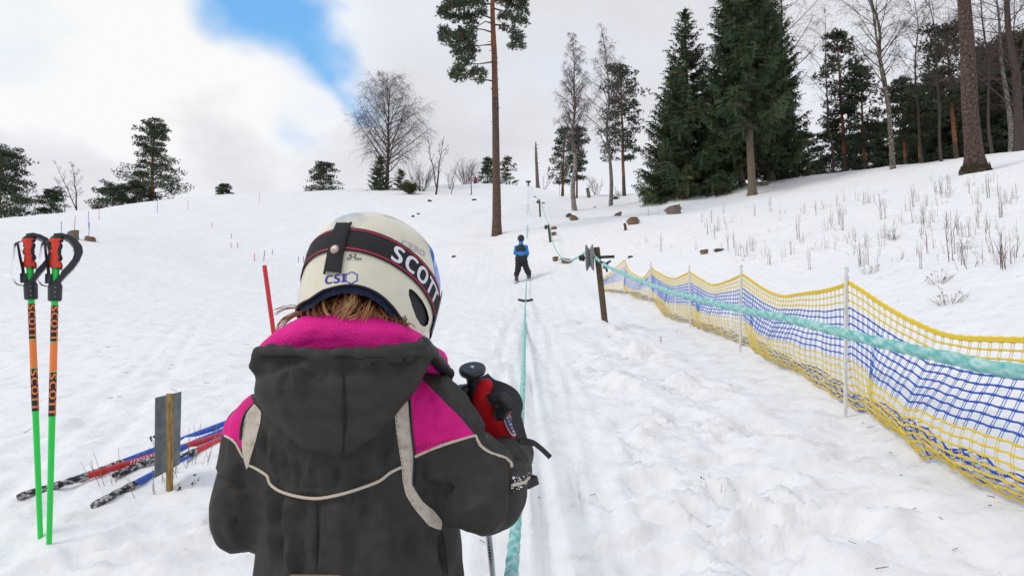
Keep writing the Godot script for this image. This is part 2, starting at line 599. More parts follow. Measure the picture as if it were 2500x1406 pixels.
# a tuft of pine needles
func tuft(mb: MB, p: Vector3, size: float, dir: Vector3, n: int):
	var sh := rnd(0.65, 1.25)
	var col := Color(0.055 * sh, 0.085 * sh, 0.046 * sh) if rnd() < 0.82 else Color(0.12 * sh, 0.11 * sh, 0.052 * sh)
	for k in n:
		var d := (unit() + dir * 0.8).normalized() * size * rnd(0.7, 1.2)
		var s := d.cross(unit()).normalized() * size * 0.17
		mb.tri(p - s, p + s, p + d, col)

func clump(mb: MB, c: Vector3, r: Vector3, count: int, size: float, n := 6):
	for k in count:
		var u := unit() * pow(rnd(), 0.42)
		tuft(mb, c + Vector3(u.x * r.x, u.y * r.y, u.z * r.z), size, (u + Vector3(0, 0.5, 0)).normalized(), n)

# Scots pine: red upper trunk, flat irregular layers of needle clumps
func pine(label: String, foot: Vector3, H: float, trunk_r: float, crown0: float, spread: float, group: String, opt := {}) -> Node3D:
	var t := thing(opt.get("called", "pine_tree"), label, "tree", foot, group)
	var lean: Vector3 = opt.get("lean", Vector3(rnd(-0.02, 0.02), 0, rnd(-0.02, 0.02)))
	var pts := PackedVector3Array(); var rad := PackedFloat32Array()
	var N := 7
	for k in N:
		var f := float(k) / (N - 1)
		pts.append(Vector3(0, -0.35, 0) + Vector3(lean.x * f * H, f * (H + 0.3), lean.z * f * H) + (Vector3(rnd(-1, 1), 0, rnd(-1, 1)) * 0.012 * H * f * (1.0 if opt.get("wobble", true) else 0.2)))
		rad.append(trunk_r * (1.0 - 0.78 * f))
	var split := clampi(int(opt.get("red_from", 0.35) * (N - 1)), 1, N - 2)
	part("trunk", trunk_mesh(pts.slice(0, split + 1), rad.slice(0, split + 1)), M.pine_low, t)
	part("upper_trunk", trunk_mesh(pts.slice(split), rad.slice(split), 9, 0.0), M.pine_top, t)
	var limbs := MB.new(); var nd := MB.new()
	var px: float = H * opt.get("tuft", 0.016)
	var layers: int = opt.get("layers", 9)
	var dens: float = opt.get("density", 1.0)
	for l in layers:
		var f := crown0 + (1.0 - crown0) * (l + 0.4) / layers
		var rel := (f - crown0) / (1.0 - crown0)
		var prof: float = opt.get("profile", func(x): return sqrt(maxf(0.0, 1.0 - x * x * 0.9)) * (0.55 + 0.45 * smoothstep(0.0, 0.3, x))).call(rel)
		var base := sample(pts, f)
		var nb := 3 + rng.randi() % 3
		var a0 := rnd(0, TAU)
		for b in nb:
			var az := a0 + TAU * b / nb + rnd(-0.4, 0.4)
			var L := spread * prof * rnd(0.55, 1.1)
			var dir := Vector3(cos(az), lerpf(0.05, 0.7, rel) + rnd(-0.15, 0.2), sin(az)).normalized()
			var e := base + dir * L
			e.y -= L * 0.12
			var mid := base + dir * L * 0.5 + Vector3(0, L * 0.08, 0) + unit() * L * 0.05
			limbs.tube(PackedVector3Array([base, mid, e]), PackedFloat32Array([trunk_r * 0.26 * (1.1 - 0.7 * rel), trunk_r * 0.15, trunk_r * 0.05]), 5, Color(0.10, 0.048, 0.03), false)
			var nc := maxi(2, int(L / (px * 7.0)))
			for k in nc:
				var q := lerpf(0.42, 1.02, (k + rnd()) / nc)
				var c := base.lerp(mid, q * 2.0) if q < 0.5 else mid.lerp(e, q * 2.0 - 1.0)
				c += Vector3(-sin(az), 0, cos(az)) * rnd(-0.3, 0.3) * L
				var w: float = L * rnd(0.16, 0.30) + px * 1.5
				clump(nd, c + Vector3(0, w * 0.15, 0), Vector3(w, w * 0.34, w), int(26 * dens), px * rnd(0.85, 1.25))
	clump(nd, pts[N - 1], Vector3(spread * 0.2, spread * 0.22, spread * 0.2), int(50 * dens), px)
	part("branches", limbs.mesh(), M.twigs, t)
	part("crown", nd.mesh(), M.needles, t)
	return t

func sample(pts: PackedVector3Array, f: float) -> Vector3:
	var q := clampf(f, 0.0, 0.9999) * (pts.size() - 1)
	var k := int(q)
	return pts[k].lerp(pts[k + 1], q - k)

# Norway spruce: whorls of drooping boughs with hanging sprays
func spruce(label: String, foot: Vector3, H: float, trunk_r: float, crown0: float, spread: float, group: String, opt := {}) -> Node3D:
	var t := thing("spruce_tree", label, "tree", foot, group)
	var lean: Vector3 = opt.get("lean", Vector3.ZERO)
	var pts := PackedVector3Array(); var rad := PackedFloat32Array()
	for k in 6:
		var f := k / 5.0
		pts.append(Vector3(lean.x * f * H, -0.35 + f * (H + 0.3), lean.z * f * H))
		rad.append(trunk_r * (1.0 - 0.94 * f))
	part("trunk", trunk_mesh(pts, rad, 12, 0.55), opt.get("bark", M.spruce_bark), t)
	var limbs := MB.new(); var nd := MB.new()
	var blade: float = opt.get("blade", 0.26)
	var gap: float = opt.get("gap", 0.42)
	var y := H * crown0
	var prof: Callable = opt.get("profile", func(x): return pow(1.0 - x, 0.75))
	while y < H * 0.985:
		var rel := (y / H - crown0) / (1.0 - crown0)
		var nb := 6 if rel < 0.7 else 5
		var a0 := rnd(0, TAU)
		for b in nb:
			var az := a0 + TAU * b / nb + rnd(-0.35, 0.35)
			var L: float = maxf(spread * prof.call(rel) * rnd(0.62, 1.08), 0.12)
			var base := sample(pts, (y + 0.35 + rnd(-0.2, 0.2)) / (H + 0.3))
			var out := Vector3(cos(az), 0, sin(az))
			var rise := lerpf(-0.28, 0.55, pow(rel, 1.3)) + rnd(-0.1, 0.1)
			var m := maxi(3, int(L / 0.5))
			var line := PackedVector3Array(); var lr := PackedFloat32Array()
			for k in m + 1:
				var q := float(k) / m
				line.append(base + out * L * q + Vector3(0, L * (rise * q - 0.22 * sin(q * PI) + 0.12 * q * q), 0))
				lr.append(lerpf(0.035, 0.008, q) * (0.4 + 0.6 * (1.0 - rel)))
			limbs.tube(line, lr, 4, Color(0.07, 0.05, 0.035), false)
			var st := maxi(4, int(L / (blade * 0.42)))
			var sh0 := rnd(0.6, 1.45)
			for k in st:
				var q := lerpf(0.10 if rel > 0.8 else 0.22, 1.0, (k + rnd()) / st)
				var p := sample(line, q)
				var wide := L * 0.30 * sin(clampf(q, 0.0, 1.0) * PI * 0.82 + 0.25) + 0.05
				for s in [-1.0, 1.0]:
					var side: Vector3 = Vector3(-sin(az), 0, cos(az)) * float(s)
					var tip: Vector3 = p + side * wide * rnd(0.5, 1.1) + out * wide * rnd(0.2, 0.7) + Vector3(0, -wide * rnd(0.1, 0.55), 0)
					spray(nd, p, tip, blade, sh0 * rnd(0.7, 1.25))
				if rnd() < 0.7:
					spray(nd, p, p + Vector3(rnd(-0.1, 0.1), -rnd(0.25, 0.9) * minf(1.0, L * 0.4), rnd(-0.1, 0.1)), blade, sh0 * rnd(0.6, 1.1))
			spray(nd, line[m], line[m] + out * blade * 1.2, blade, sh0 * 1.2)
		y += gap * rnd(0.8, 1.2) * lerpf(1.0, 0.6, rel)
	for k in 8:
		spray(nd, pts[5] - Vector3(0, 0.1 * k, 0), pts[5] + Vector3(rnd(-0.12, 0.12) * k * 0.5, 0.15 - 0.1 * k, rnd(-0.12, 0.12) * k * 0.5), blade * 0.6, 1.0)
	part("branches", limbs.mesh(), M.twigs, t)
	part("crown", nd.mesh(), M.needles, t)
	return t

# a flat feathery spray: blades along a twig
func spray(mb: MB, a: Vector3, b: Vector3, w: float, sh: float):
	var d := b - a
	var L := d.length()
	if L < 0.01:
		return
	d /= L
	var s := d.cross(unit()).normalized()
	var col := Color(0.044 * sh, 0.078 * sh, 0.034 * sh) if rnd() < 0.78 else Color(0.092 * sh, 0.10 * sh, 0.032 * sh)
	mb.tri(a - s * w * 0.16, a + s * w * 0.16, b + d * w * 0.25, col)
	var n := maxi(1, int(L / (w * 0.55)))
	for k in n:
		var p := a + d * L * (k + 0.5) / n
		var r := rnd(0.35, 0.6) * w
		mb.tri(p - d * w * 0.13, p + d * w * 0.13, p + (s + d * 0.7) * r, col)
		mb.tri(p - d * w * 0.13, p + d * w * 0.13, p + (d * 0.7 - s) * r, col)

# bare broadleaf tree: trunk, limbs, branches and fine twigs
func bare_tree(called: String, label: String, foot: Vector3, H: float, trunk_r: float, group: String, opt := {}) -> Node3D:
	var t := thing(called, label, opt.get("category", "tree"), foot, group)
	var c0: float = opt.get("crown0", 0.25)
	var spread: float = opt.get("spread", H * 0.25)
	var up: float = opt.get("up", 0.9)          # how steeply the limbs rise
	var droop: float = opt.get("droop", 0.6)    # hanging twigs
	var limbs: int = opt.get("limbs", 34)
	var twig_w: float = opt.get("twig", 0.014)
	var subs: int = opt.get("subs", 9)
	var fine: int = opt.get("fine", 6)
	var col: Color = opt.get("color", Color(0.085, 0.058, 0.055))
	var lean: Vector3 = opt.get("lean", Vector3.ZERO)
	var stems: Array = opt.get("stems", [[0.0, Vector3(0, 1, 0), 1.0]])   # [start fraction, direction, length fraction]
	var prof: Callable = opt.get("profile", func(x): return sin(clampf(x * 0.86 + 0.14, 0.0, 1.0) * PI) * (1.0 - 0.35 * x))
	var mb := MB.new()
	var first := PackedVector3Array()
	for s in stems.size():
		var st = stems[s]
		var p0 := Vector3(0, -0.3, 0) if s == 0 else sample(first, st[0])
		var pts := PackedVector3Array(); var rad := PackedFloat32Array()
		var N := 8
		var len_: float = H * st[2]
		for k in N:
			var f := float(k) / (N - 1)
			var q: Vector3 = p0 + st[1].normalized() * len_ * f + Vector3(0, len_ * 0.12 * f * f, 0) * (0.0 if s == 0 else 1.0) + lean * len_ * f * f
			q += Vector3(rnd(-1, 1), 0, rnd(-1, 1)) * len_ * 0.012 * (1.0 if k > 0 else 0.0) * opt.get("bend", 1.0)
			pts.append(q)
			rad.append(maxf(trunk_r * (1.0 - f * 0.95) * (1.0 if s == 0 else 0.62), twig_w * 0.6))
		if s == 0:
			first = pts
		part("trunk" if s == 0 else "stem", trunk_mesh(pts, rad, 9, 0.45 if s == 0 else 0.0), opt.get("bark", M.birch_bark), t)
		var nl := int(limbs * (1.0 if s == 0 else st[2] * 1.1))
		var lo: float = c0 if s == 0 else 0.15
		for l in nl:
			var rel := (l + rnd(0.1, 0.9)) / nl
			var f := lo + (1.0 - lo) * rel * 0.985
			var base := sample(pts, f)
			var az := l * 2.399 + rnd(-0.5, 0.5)
			var L: float = spread * prof.call(rel) * rnd(0.6, 1.12) * (1.0 if s == 0 else 0.6)
			L = maxf(L, spread * 0.12)
			if opt.has("side"):
				# a one-sided crown
				var sd: Vector3 = opt.side
				if Vector3(cos(az), 0, sin(az)).dot(sd) < -0.1:
					L *= 0.35
			var r0 := maxf(trunk_r * (1.0 - f * 0.9) * float(opt.get("limb_r", 0.42)), twig_w)
			var dir := Vector3(cos(az), up * rnd(0.7, 1.25), sin(az)).normalized()
			var line := limb(mb, base, dir, L, r0, twig_w * 0.9, col, 5, rnd(-0.05, 0.12), 0.10)
			for q in int(subs * clampf(L / spread + 0.35, 0.3, 1.2)):
				var g := rnd(0.18, 1.0)
				var b2 := sample(line, g)
				var d2 := (dir + unit() * 0.95).normalized()
				d2.y = lerpf(d2.y, absf(d2.y), 0.5)
				var L2 := L * (1.15 - g * 0.8) * rnd(0.22, 0.5) + spread * 0.05
				var l2 := limb(mb, b2, d2, L2, maxf(r0 * 0.4 * (1.1 - g), twig_w * 0.6), twig_w * 0.45, col, 4, -droop * 0.25, 0.16)
				for w in fine:
					var b3 := sample(l2, rnd(0.15, 1.0))
					var d3 := (d2 * 0.6 + unit() * 0.9 + Vector3(0, -droop * rnd(0.2, 1.3), 0)).normalized()
					var L3 := (spread * 0.10 + L2 * 0.5) * rnd(0.4, 1.0)
					var l3 := PackedVector3Array([b3])
					for e in 3:
						d3 = (d3 + Vector3(0, -droop * 0.35, 0) + unit() * 0.18).normalized()
						l3.append(l3[e] + d3 * L3 / 3.0)
					mb.ribbon(l3, twig_w * 0.75, twig_w * 0.35, unit(), col)
	part("crown", mb.mesh(), M.twigs, t)
	return t

func limb(mb: MB, p: Vector3, dir: Vector3, L: float, r0: float, r1: float, col: Color, n: int, bend: float, jit: float) -> PackedVector3Array:
	var pts := PackedVector3Array([p]); var rad := PackedFloat32Array([r0])
	var d := dir
	for k in n:
		d = (d + Vector3(0, bend, 0) + unit() * jit).normalized()
		pts.append(pts[k] + d * L / n)
		rad.append(lerpf(r0, r1, float(k + 1) / n))
	mb.tube(pts, rad, 3 if r0 < 0.03 else 5, col, false)
	return pts

# a many-stemmed bush
func bare_bush(label: String, foot: Vector3, H: float, W: float, stems: int, group: String, opt := {}) -> Node3D:
	var t := thing(opt.get("called", "bare_bush"), label, "bush", foot, group)
	var mb := MB.new()
	var col: Color = opt.get("color", Color(0.10, 0.062, 0.055))
	var tw: float = opt.get("twig", 0.014)
	for s in stems:
		var a := rnd(0, TAU)
		var o := Vector3(cos(a), 0, sin(a)) * W * 0.12 * rnd()
		var d := Vector3(cos(a) * W / H * rnd(0.1, 0.75), 1.0, sin(a) * W / H * rnd(0.1, 0.75)).normalized()
		var line := limb(mb, o - Vector3(0, 0.2, 0), d, H * rnd(0.6, 1.05), tw * 1.8, tw * 0.6, col, 5, 0.05, 0.09)
		for q in opt.get("subs", 8):
			var b := sample(line, rnd(0.3, 1.0))
			var l2 := limb(mb, b, (d + unit() * 0.6).normalized(), H * rnd(0.12, 0.35), tw * 0.8, tw * 0.4, col, 3, 0.04, 0.15)
			for w in 3:
				var b3 := sample(l2, rnd(0.3, 1.0))
				mb.ribbon(PackedVector3Array([b3, b3 + (d + unit() * 0.8).normalized() * H * rnd(0.06, 0.16)]), tw * 0.6, tw * 0.3, unit(), col)
	part("branches", mb.mesh(), M.twigs, t)
	return t

func foot(px: float, D: float) -> Vector3:
	return ground(px, D)

func m_px(D: float) -> float:
	return D / FOC

# the tall pine by the tow track, limb by limb
func tall_pine():
	var D := 35.0
	var f := foot(1213, D)
	var t := thing("pine_tree", "tall slender pine with long bare reddish trunk standing alone beside the tow track", "tree", f)
	var s := m_px(D)
	var H := 18.5
	var pts := PackedVector3Array(); var rad := PackedFloat32Array()
	for q in [[1213, 590, 12.5], [1212, 480, 10.5], [1211, 360, 9.3], [1209, 240, 8.2], [1206, 120, 7.0], [1202, 20, 5.8], [1203, -90, 4.5], [1200, -200, 2.8], [1202, -300, 1.0]]:
		pts.append(at(q[0], q[1], D) - f)
		rad.append(q[2] * s * 0.98)
	part("trunk", trunk_mesh(pts.slice(0, 4), rad.slice(0, 4), 14, 0.22), M.pine_low, t)
	part("middle_trunk", trunk_mesh(pts.slice(3, 5), rad.slice(3, 5), 14, 0.0), M.pine_mid, t)
	part("upper_trunk", trunk_mesh(pts.slice(4), rad.slice(4), 14, 0.0), M.pine_top, t)
	var limbs := MB.new(); var nd := MB.new()
	var bark := Color(0.13, 0.055, 0.034)
	# [start row on trunk, points of the limb (photo), clumps [x, y, rx, ry]]
	var L := [
		[198, [[1180, 194], [1150, 195], [1128, 182]], [[1122, 178, 20, 16], [1108, 182, 16, 12], [1160, 178, 20, 15], [1178, 176, 13, 11], [1172, 198, 9, 6]]],
		[150, [[1170, 156], [1142, 155]], [[1130, 150, 20, 14], [1118, 165, 16, 12]]],
		[108, [[1180, 110], [1160, 112]], [[1145, 120, 26, 22], [1120, 128, 22, 14], [1140, 98, 26, 20], [1150, 142, 14, 10]]],
		[80, [[1180, 72], [1150, 68], [1115, 76]], [[1085, 76, 20, 16], [1090, 98, 20, 13], [1110, 88, 18, 14], [1130, 80, 22, 16], [1150, 78, 16, 14], [1108, 108, 18, 10]]],
		[58, [[1185, 52], [1162, 66]], [[1150, 58, 18, 10]]],
		[46, [[1170, 34], [1130, 45]], [[1115, 45, 22, 10], [1135, 38, 26, 13], [1160, 40, 20, 9], [1178, 30, 18, 9], [1090, 40, 16, 10]]],
		[10, [[1170, 8], [1120, 16], [1090, 22]], [[1085, 22, 18, 14], [1105, 14, 24, 16], [1135, 8, 28, 14], [1165, 8, 26, 12], [1078, 30, 12, 10], [1180, -10, 26, 16], [1140, -16, 34, 18], [1098, -10, 28, 16]]],
		[20, [[1240, 30], [1262, 45]], [[1262, 42, 20, 14], [1275, 55, 14, 12], [1240, 36, 18, 12], [1222, 40, 10, 8]]],
		[60, [[1240, 62], [1252, 85], [1262, 98]], [[1262, 98, 18, 14], [1272, 88, 13, 10], [1255, 78, 16, 11], [1232, 68, 14, 9], [1250, 114, 9, 5], [1272, 108, 8, 6]]],
		[0, [[1240, 5], [1265, 16]], [[1268, 18, 20, 14], [1280, 28, 11, 9], [1245, 6, 24, 15], [1270, -5, 24, 16], [1225, -5, 20, 14]]],
		[-70, [[1240, -75], [1270, -70]], [[1255, -70, 44, 30], [1225, -55, 34, 22]]],
		[-70, [[1170, -75], [1120, -65]], [[1140, -70, 50, 28], [1180, -50, 36, 22]]],
		[-170, [[1230, -185]], [[1235, -180, 50, 44], [1170, -170, 50, 40], [1200, -240, 46, 50], [1200, -290, 30, 36]]]]
	for b in L:
		var p0 := at(1204 + b[0] * 0.02, b[0], D) - f
		var line := PackedVector3Array([p0]); var lr := PackedFloat32Array([2.3 * s])
		var dz := rnd(-1.4, 1.4)
		for k in b[1].size():
			var q: Array = b[1][k]
			line.append(at(q[0], q[1], D + dz * (k + 1) / b[1].size()) - f)
			lr.append(lerpf(1.8, 0.8, float(k + 1) / b[1].size()) * s)
		limbs.tube(line, lr, 6, bark, false)
		for q in b[2]:
			for z in 3:
				var c := at(q[0] + rnd(-3, 3), q[1] + rnd(-3, 3), D + dz + rnd(-1.0, 1.0)) - f
				var r := Vector3(q[2], q[3], (q[2] + q[3]) * 0.6) * s * 0.92
				# little twigs carry tufts, so the clump has gaps
				var e := line[line.size() - 1]
				if rnd() < 0.7:
					limbs.tube(PackedVector3Array([e, e.lerp(c, 0.6) + unit() * 0.1, c]), PackedFloat32Array([0.02, 0.014, 0.006]), 3, bark, false)
				for k in int(clampf(q[2] * q[3] / 20.0, 5.0, 60.0)):
					var u := unit() * pow(rnd(), 0.5)
					var g := c + Vector3(u.x * r.x, u.y * r.y, u.z * r.z)
					for w in 3:
						tuft(nd, g + unit() * 0.09, 0.15, (u + Vector3(0, 0.6, 0)).normalized(), 5)
	# snapped dead stubs on the trunk
	for q in [[1207, 135, 1216, 142], [1207, 155, 1218, 153], [1208, 168, 1217, 171], [1203, 218, 1196, 214], [1214, 218, 1220, 218], [1214, 232, 1218, 231], [1200, 100, 1190, 103], [1200, 123, 1194, 124], [1213, 266, 1222, 262], [1214, 330, 1220, 332], [1206, 300, 1199, 297], [1214, 192, 1218, 191], [1206, 210, 1199, 220]]:
		var sb := MB.new()
		sb.tube(PackedVector3Array([at(q[0], q[1], D) - f, at(q[2], q[3], D + rnd(-0.2, 0.2)) - f]), PackedFloat32Array([1.1 * s, 0.5 * s]), 5, Color(0.09, 0.06, 0.045))
		part("stub", sb.mesh(), M.twigs, t)
	part("branches", limbs.mesh(), M.twigs, t)
	part("crown", nd.mesh(), M.needles, t)

func juniper(label: String, foot_: Vector3, w: float, h: float, col: Color):
	var t := thing("juniper_bush", label, "bush", foot_)
	var mb := MB.new(); var st := MB.new()
	for k in 26:
		var a := rnd(0, TAU)
		var d := Vector3(cos(a) * rnd(0.1, 1.0) * w, h * rnd(0.6, 1.0), sin(a) * rnd(0.1, 1.0) * w * 0.8)
		d.y *= 1.0 - 0.35 * Vector2(d.x, d.z).length() / w
		st.tube(PackedVector3Array([Vector3(0, -0.1, 0), d * 0.5, d]), PackedFloat32Array([0.03, 0.02, 0.008]), 4, Color(0.07, 0.05, 0.03), false)
		for q in 40:
			var p := d * rnd(0.35, 1.05) + unit() * 0.22
			var sh := rnd(0.7, 1.3)
			var c := Color(col.r * sh, col.g * sh, col.b * sh)
			for e in 3:
				var u := (unit() + Vector3(0, 0.6, 0)).normalized() * 0.2
				var s := u.cross(unit()).normalized() * 0.04
				mb.tri(p - s, p + s, p + u, c)
	part("stems", st.mesh(), M.twigs, t)
	part("foliage", mb.mesh(), M.needles, t)

func make_trees():
	make_tree_materials()
	rng.seed = 101
	tall_pine()
	var g_left := "trees along the ridge on the left"
	var g_mid := "trees at the top of the slope"
	var g_right := "trees of the wood on the hill"
	# ---- left ridge
	pine("dark bushy pine cut by the left edge of the photo", foot(-8, 74), 7.4, 0.2, 0.02, 5.0, g_left, {"layers": 18, "density": 2.2, "tuft": 0.026, "profile": func(x): return 1.0 - 0.62 * x})
	pine("small dark pine between the leftmost pine and the leaning bare tree", foot(122, 77), 2.9, 0.09, 0.02, 2.2, g_left, {"layers": 9, "density": 1.6, "tuft": 0.05, "profile": func(x): return 1.0 - 0.6 * x})
	bare_tree("bare_tree", "pale leaning bare tree with forked stems beside the stump gates on the left ridge", foot(186, 79), 6.8, 0.10, g_left, {"crown0": 0.3, "spread": 1.9, "limbs": 16, "subs": 6, "fine": 4, "up": 1.6, "droop": 0.1, "twig": 0.016, "color": Color(0.16, 0.125, 0.125), "lean": Vector3(-0.10, 0, 0), "bark": M.dark_bark, "stems": [[0, Vector3(-0.06, 1, 0), 0.95], [0.12, Vector3(-0.42, 1, 0.1), 0.82]]})
	bare_tree("bare_tree", "thin faint bare tree leaning left behind the small dark pine", foot(156, 80), 5.0, 0.06, g_left, {"crown0": 0.4, "spread": 1.4, "limbs": 12, "subs": 5, "fine": 4, "up": 1.7, "droop": 0.1, "color": Color(0.2, 0.16, 0.16), "lean": Vector3(-0.28, 0, 0), "bark": M.dark_bark})
	pine("broad dark pine with layered boughs, tallest tree on the left ridge", foot(368, 90), 10.6, 0.27, 0.05, 5.6, g_left, {"layers": 17, "density": 1.7, "tuft": 0.021, "red_from": 0.3, "profile": func(x): return (1.0 - 0.68 * x) * (0.86 + 0.14 * sin(x * 9.0))})
	pine("low spreading pine touching the left side of the tallest ridge pine", foot(272, 88), 3.1, 0.12, 0.03, 3.2, g_left, {"layers": 10, "density": 1.8, "tuft": 0.055, "profile": func(x): return 1.0 - 0.5 * x})
	pine("low bushy pine under the boughs of the tallest ridge pine", foot(330, 89), 3.0, 0.1, 0.04, 2.6, g_left, {"layers": 9, "density": 1.8, "tuft": 0.06})
	pine("tiny pine alone on the left ridge between two bigger pines", foot(546, 95), 2.5, 0.08, 0.02, 1.5, g_left, {"layers": 8, "density": 1.4, "tuft": 0.07, "lean": Vector3(-0.08, 0, 0), "profile": func(x): return 1.0 - 0.5 * x})
	pine("small windswept pine on the bare ridge left of the big birch", foot(788, 95), 4.2, 0.12, 0.02, 3.1, g_left, {"layers": 10, "density": 1.4, "tuft": 0.045, "profile": func(x): return (1.0 - 0.6 * x)})
	# ---- top of the slope
	bare_tree("birch_tree", "big bare birch with a wide rounded crown of hanging twigs", foot(943, 86), 14.3, 0.26, g_mid, {"crown0": 0.15, "spread": 7.6, "limbs": 58, "subs": 15, "fine": 11, "up": 0.85, "droop": 0.8, "twig": 0.017, "color": Color(0.10, 0.068, 0.066), "bark": M.dark_bark, "profile": func(x): return (0.95 if x < 0.35 else 0.95 - (x - 0.35) * 1.0) * (0.72 + 0.28 * smoothstep(0.0, 0.12, x))})
	spruce("small dark spruce in front of the big birch trunk", foot(926, 83), 4.1, 0.11, 0.05, 1.7, g_mid, {"blade": 0.3, "gap": 0.3})
	spruce("smaller sparse spruce right of the big birch", foot(977, 84), 2.6, 0.07, 0.05, 1.1, g_mid, {"blade": 0.3, "gap": 0.34})
	juniper("low olive green juniper bush below the small spruces", foot(1000, 79), 1.25, 1.75, Color(0.062, 0.066, 0.02))
	bare_bush("round bare bush of many stems beside the juniper", foot(1027, 82), 3.4, 3.6, 30, g_mid)
	bare_tree("bare_tree", "slim bare tree forked low into two upright stems", foot(1063, 79), 7.4, 0.13, g_mid, {"crown0": 0.35, "spread": 1.7, "limbs": 14, "subs": 5, "fine": 3, "up": 1.7, "droop": -0.15, "twig": 0.018, "bark": M.dark_bark, "stems": [[0, Vector3(0.12, 1, 0), 0.95], [0.14, Vector3(-0.20, 1, 0.1), 0.85]]})
	bare_tree("bare_tree", "crooked little bare sapling left of the person in red", foot(1103, 80), 4.2, 0.055, g_mid, {"crown0": 0.5, "spread": 0.9, "limbs": 8, "subs": 3, "fine": 2, "up": 1.6, "droop": -0.1, "twig": 0.016, "bend": 3.0, "lean": Vector3(0.15, 0, 0), "bark": M.dark_bark})
	bare_tree("bare_tree", "thin dark sapling just left of the person in red", foot(1149, 80), 4.6, 0.07, g_mid, {"crown0": 0.35, "spread": 1.3, "limbs": 11, "subs": 4, "fine": 3, "up": 1.5, "droop": -0.1, "twig": 0.016, "bend": 1.6, "bark": M.dark_bark})
	bare_bush("short leaning bare bush right of the forked tree", foot(1098, 86), 2.6, 1.5, 7, g_mid, {"subs": 5})
	bare_bush("tall thicket of thin bare stems behind the person in red", foot(1138, 101), 4.3, 4.0, 46, g_mid, {"called": "bare_thicket", "subs": 6, "color": Color(0.15, 0.105, 0.10)})
	pine("small dark pine partly hidden by the tall pine trunk", foot(1190, 99), 3.8, 0.1, 0.03, 2.0, g_mid, {"layers": 8, "density": 1.1, "tuft": 0.05, "profile": func(x): return 1.0 - 0.65 * x})
	pine("small open pine right of the tall pine trunk on the crest", foot(1236, 98), 3.9, 0.09, 0.06, 1.9, g_mid, {"layers": 7, "density": 0.75, "tuft": 0.05, "profile": func(x): return (1.0 - 0.55 * x) * (0.6 + 0.4 * absf(cos(x * 5.0)))})
	# ---- bare birches right of the tow
	bare_tree("birch_tree", "slender bare birch on the right of the tow, nearer the track of two", foot(1404, 50), 13.6, 0.19, "slender birches by the tow track", {"crown0": 0.30, "spread": 2.6, "limbs": 60, "subs": 11, "fine": 11, "up": 1.15, "droop": 0.85, "twig": 0.0125, "color": Color(0.12, 0.082, 0.085), "lean": Vector3(-0.012, 0, 0)})
	bare_tree("birch_tree", "slender bare birch next to the one-sided pine, farther from the track of two", foot(1491, 52), 14.4, 0.16, "slender birches by the tow track", {"crown0": 0.28, "spread": 2.8, "limbs": 52, "subs": 10, "fine": 10, "up": 1.2, "droop": 0.75, "twig": 0.012, "color": Color(0.12, 0.085, 0.088), "lean": Vector3(-0.03, 0, 0)})
	pine("stunted pine with a red trunk just left of the nearer slender birch", foot(1373, 74), 7.4, 0.17, 0.20, 2.0, g_mid, {"layers": 9, "density": 0.85, "tuft": 0.026, "red_from": 0.2, "lean": Vector3(0.03, 0, 0)})
	pine("small ragged pine behind the trunk of the nearer slender birch", foot(1408, 62), 6.4, 0.1, 0.28, 1.1, g_mid, {"layers": 8, "density": 0.8, "tuft": 0.03})
	pine("narrow one-sided pine leaning against the sky beside the second slender birch", foot(1524, 62), 11.9, 0.17, 0.28, 2.1, g_mid, {"layers": 13, "density": 1.1, "tuft": 0.018, "red_from": 0.25, "lean": Vector3(-0.012, 0, 0), "profile": func(x): return 0.62 + 0.4 * sin(x * 3.4)})
	bare_bush("small bare bush between the two slender birches", foot(1458, 66), 2.2, 1.8, 10, g_mid, {"subs": 5})
	bare_bush("tiny dead brown sapling in front of the one-sided pine", foot(1506, 58), 1.2, 1.2, 5, g_mid, {"subs": 6, "color": Color(0.16, 0.09, 0.06)})
	bare_bush("wispy bare bush beside the dead snag at the top", foot(1328, 92), 1.9, 2.4, 7, g_mid, {"subs": 4, "color": Color(0.2, 0.15, 0.14)})
	# ---- spruces
	spruce("broad dark spruce with boughs sweeping low, left of the spruce group", foot(1684, 45), 12.7, 0.25, 0.055, 3.6, g_right, {"blade": 0.26, "gap": 0.34, "profile": func(x): return pow(1.0 - x, 0.86)})
	spruce("tall spruce with a pale bare lower trunk, the front tree of the spruce group", foot(1838, 40), 17.5, 0.24, 0.27, 2.7, g_right, {"bark": M.pale_bark, "blade": 0.25, "gap": 0.34, "lean": Vector3(-0.012, 0, 0), "profile": func(x): return pow(1.0 - x, 0.55)})
	spruce("spruce close behind the broad one, its trunk left of it", foot(1648, 50), 9.5, 0.17, 0.08, 2.6, g_right, {"blade": 0.3, "gap": 0.42})
	spruce("spruce standing between the broad and the tall spruce", foot(1752, 47), 8.6, 0.2, 0.10, 2.4, g_right, {"blade": 0.28, "gap": 0.38, "profile": func(x): return pow(1.0 - x, 0.6)})
	spruce("spruce just left of the pale trunk, a little farther back", foot(1812, 45), 16.0, 0.22, 0.12, 2.5, g_right, {"blade": 0.28, "gap": 0.4, "profile": func(x): return pow(1.0 - x, 0.6)})
	spruce("spruce on the right side of the spruce group", foot(1880, 46), 16.5, 0.32, 0.09, 2.9, g_right, {"blade": 0.28, "gap": 0.36, "profile": func(x): return pow(1.0 - x, 0.6)})
	spruce("spruce with drooping boughs at the right end of the spruce group", foot(1910, 50), 11.5, 0.2, 0.09, 2.2, g_right, {"blade": 0.3, "gap": 0.4, "profile": func(x): return pow(1.0 - x, 0.65)})
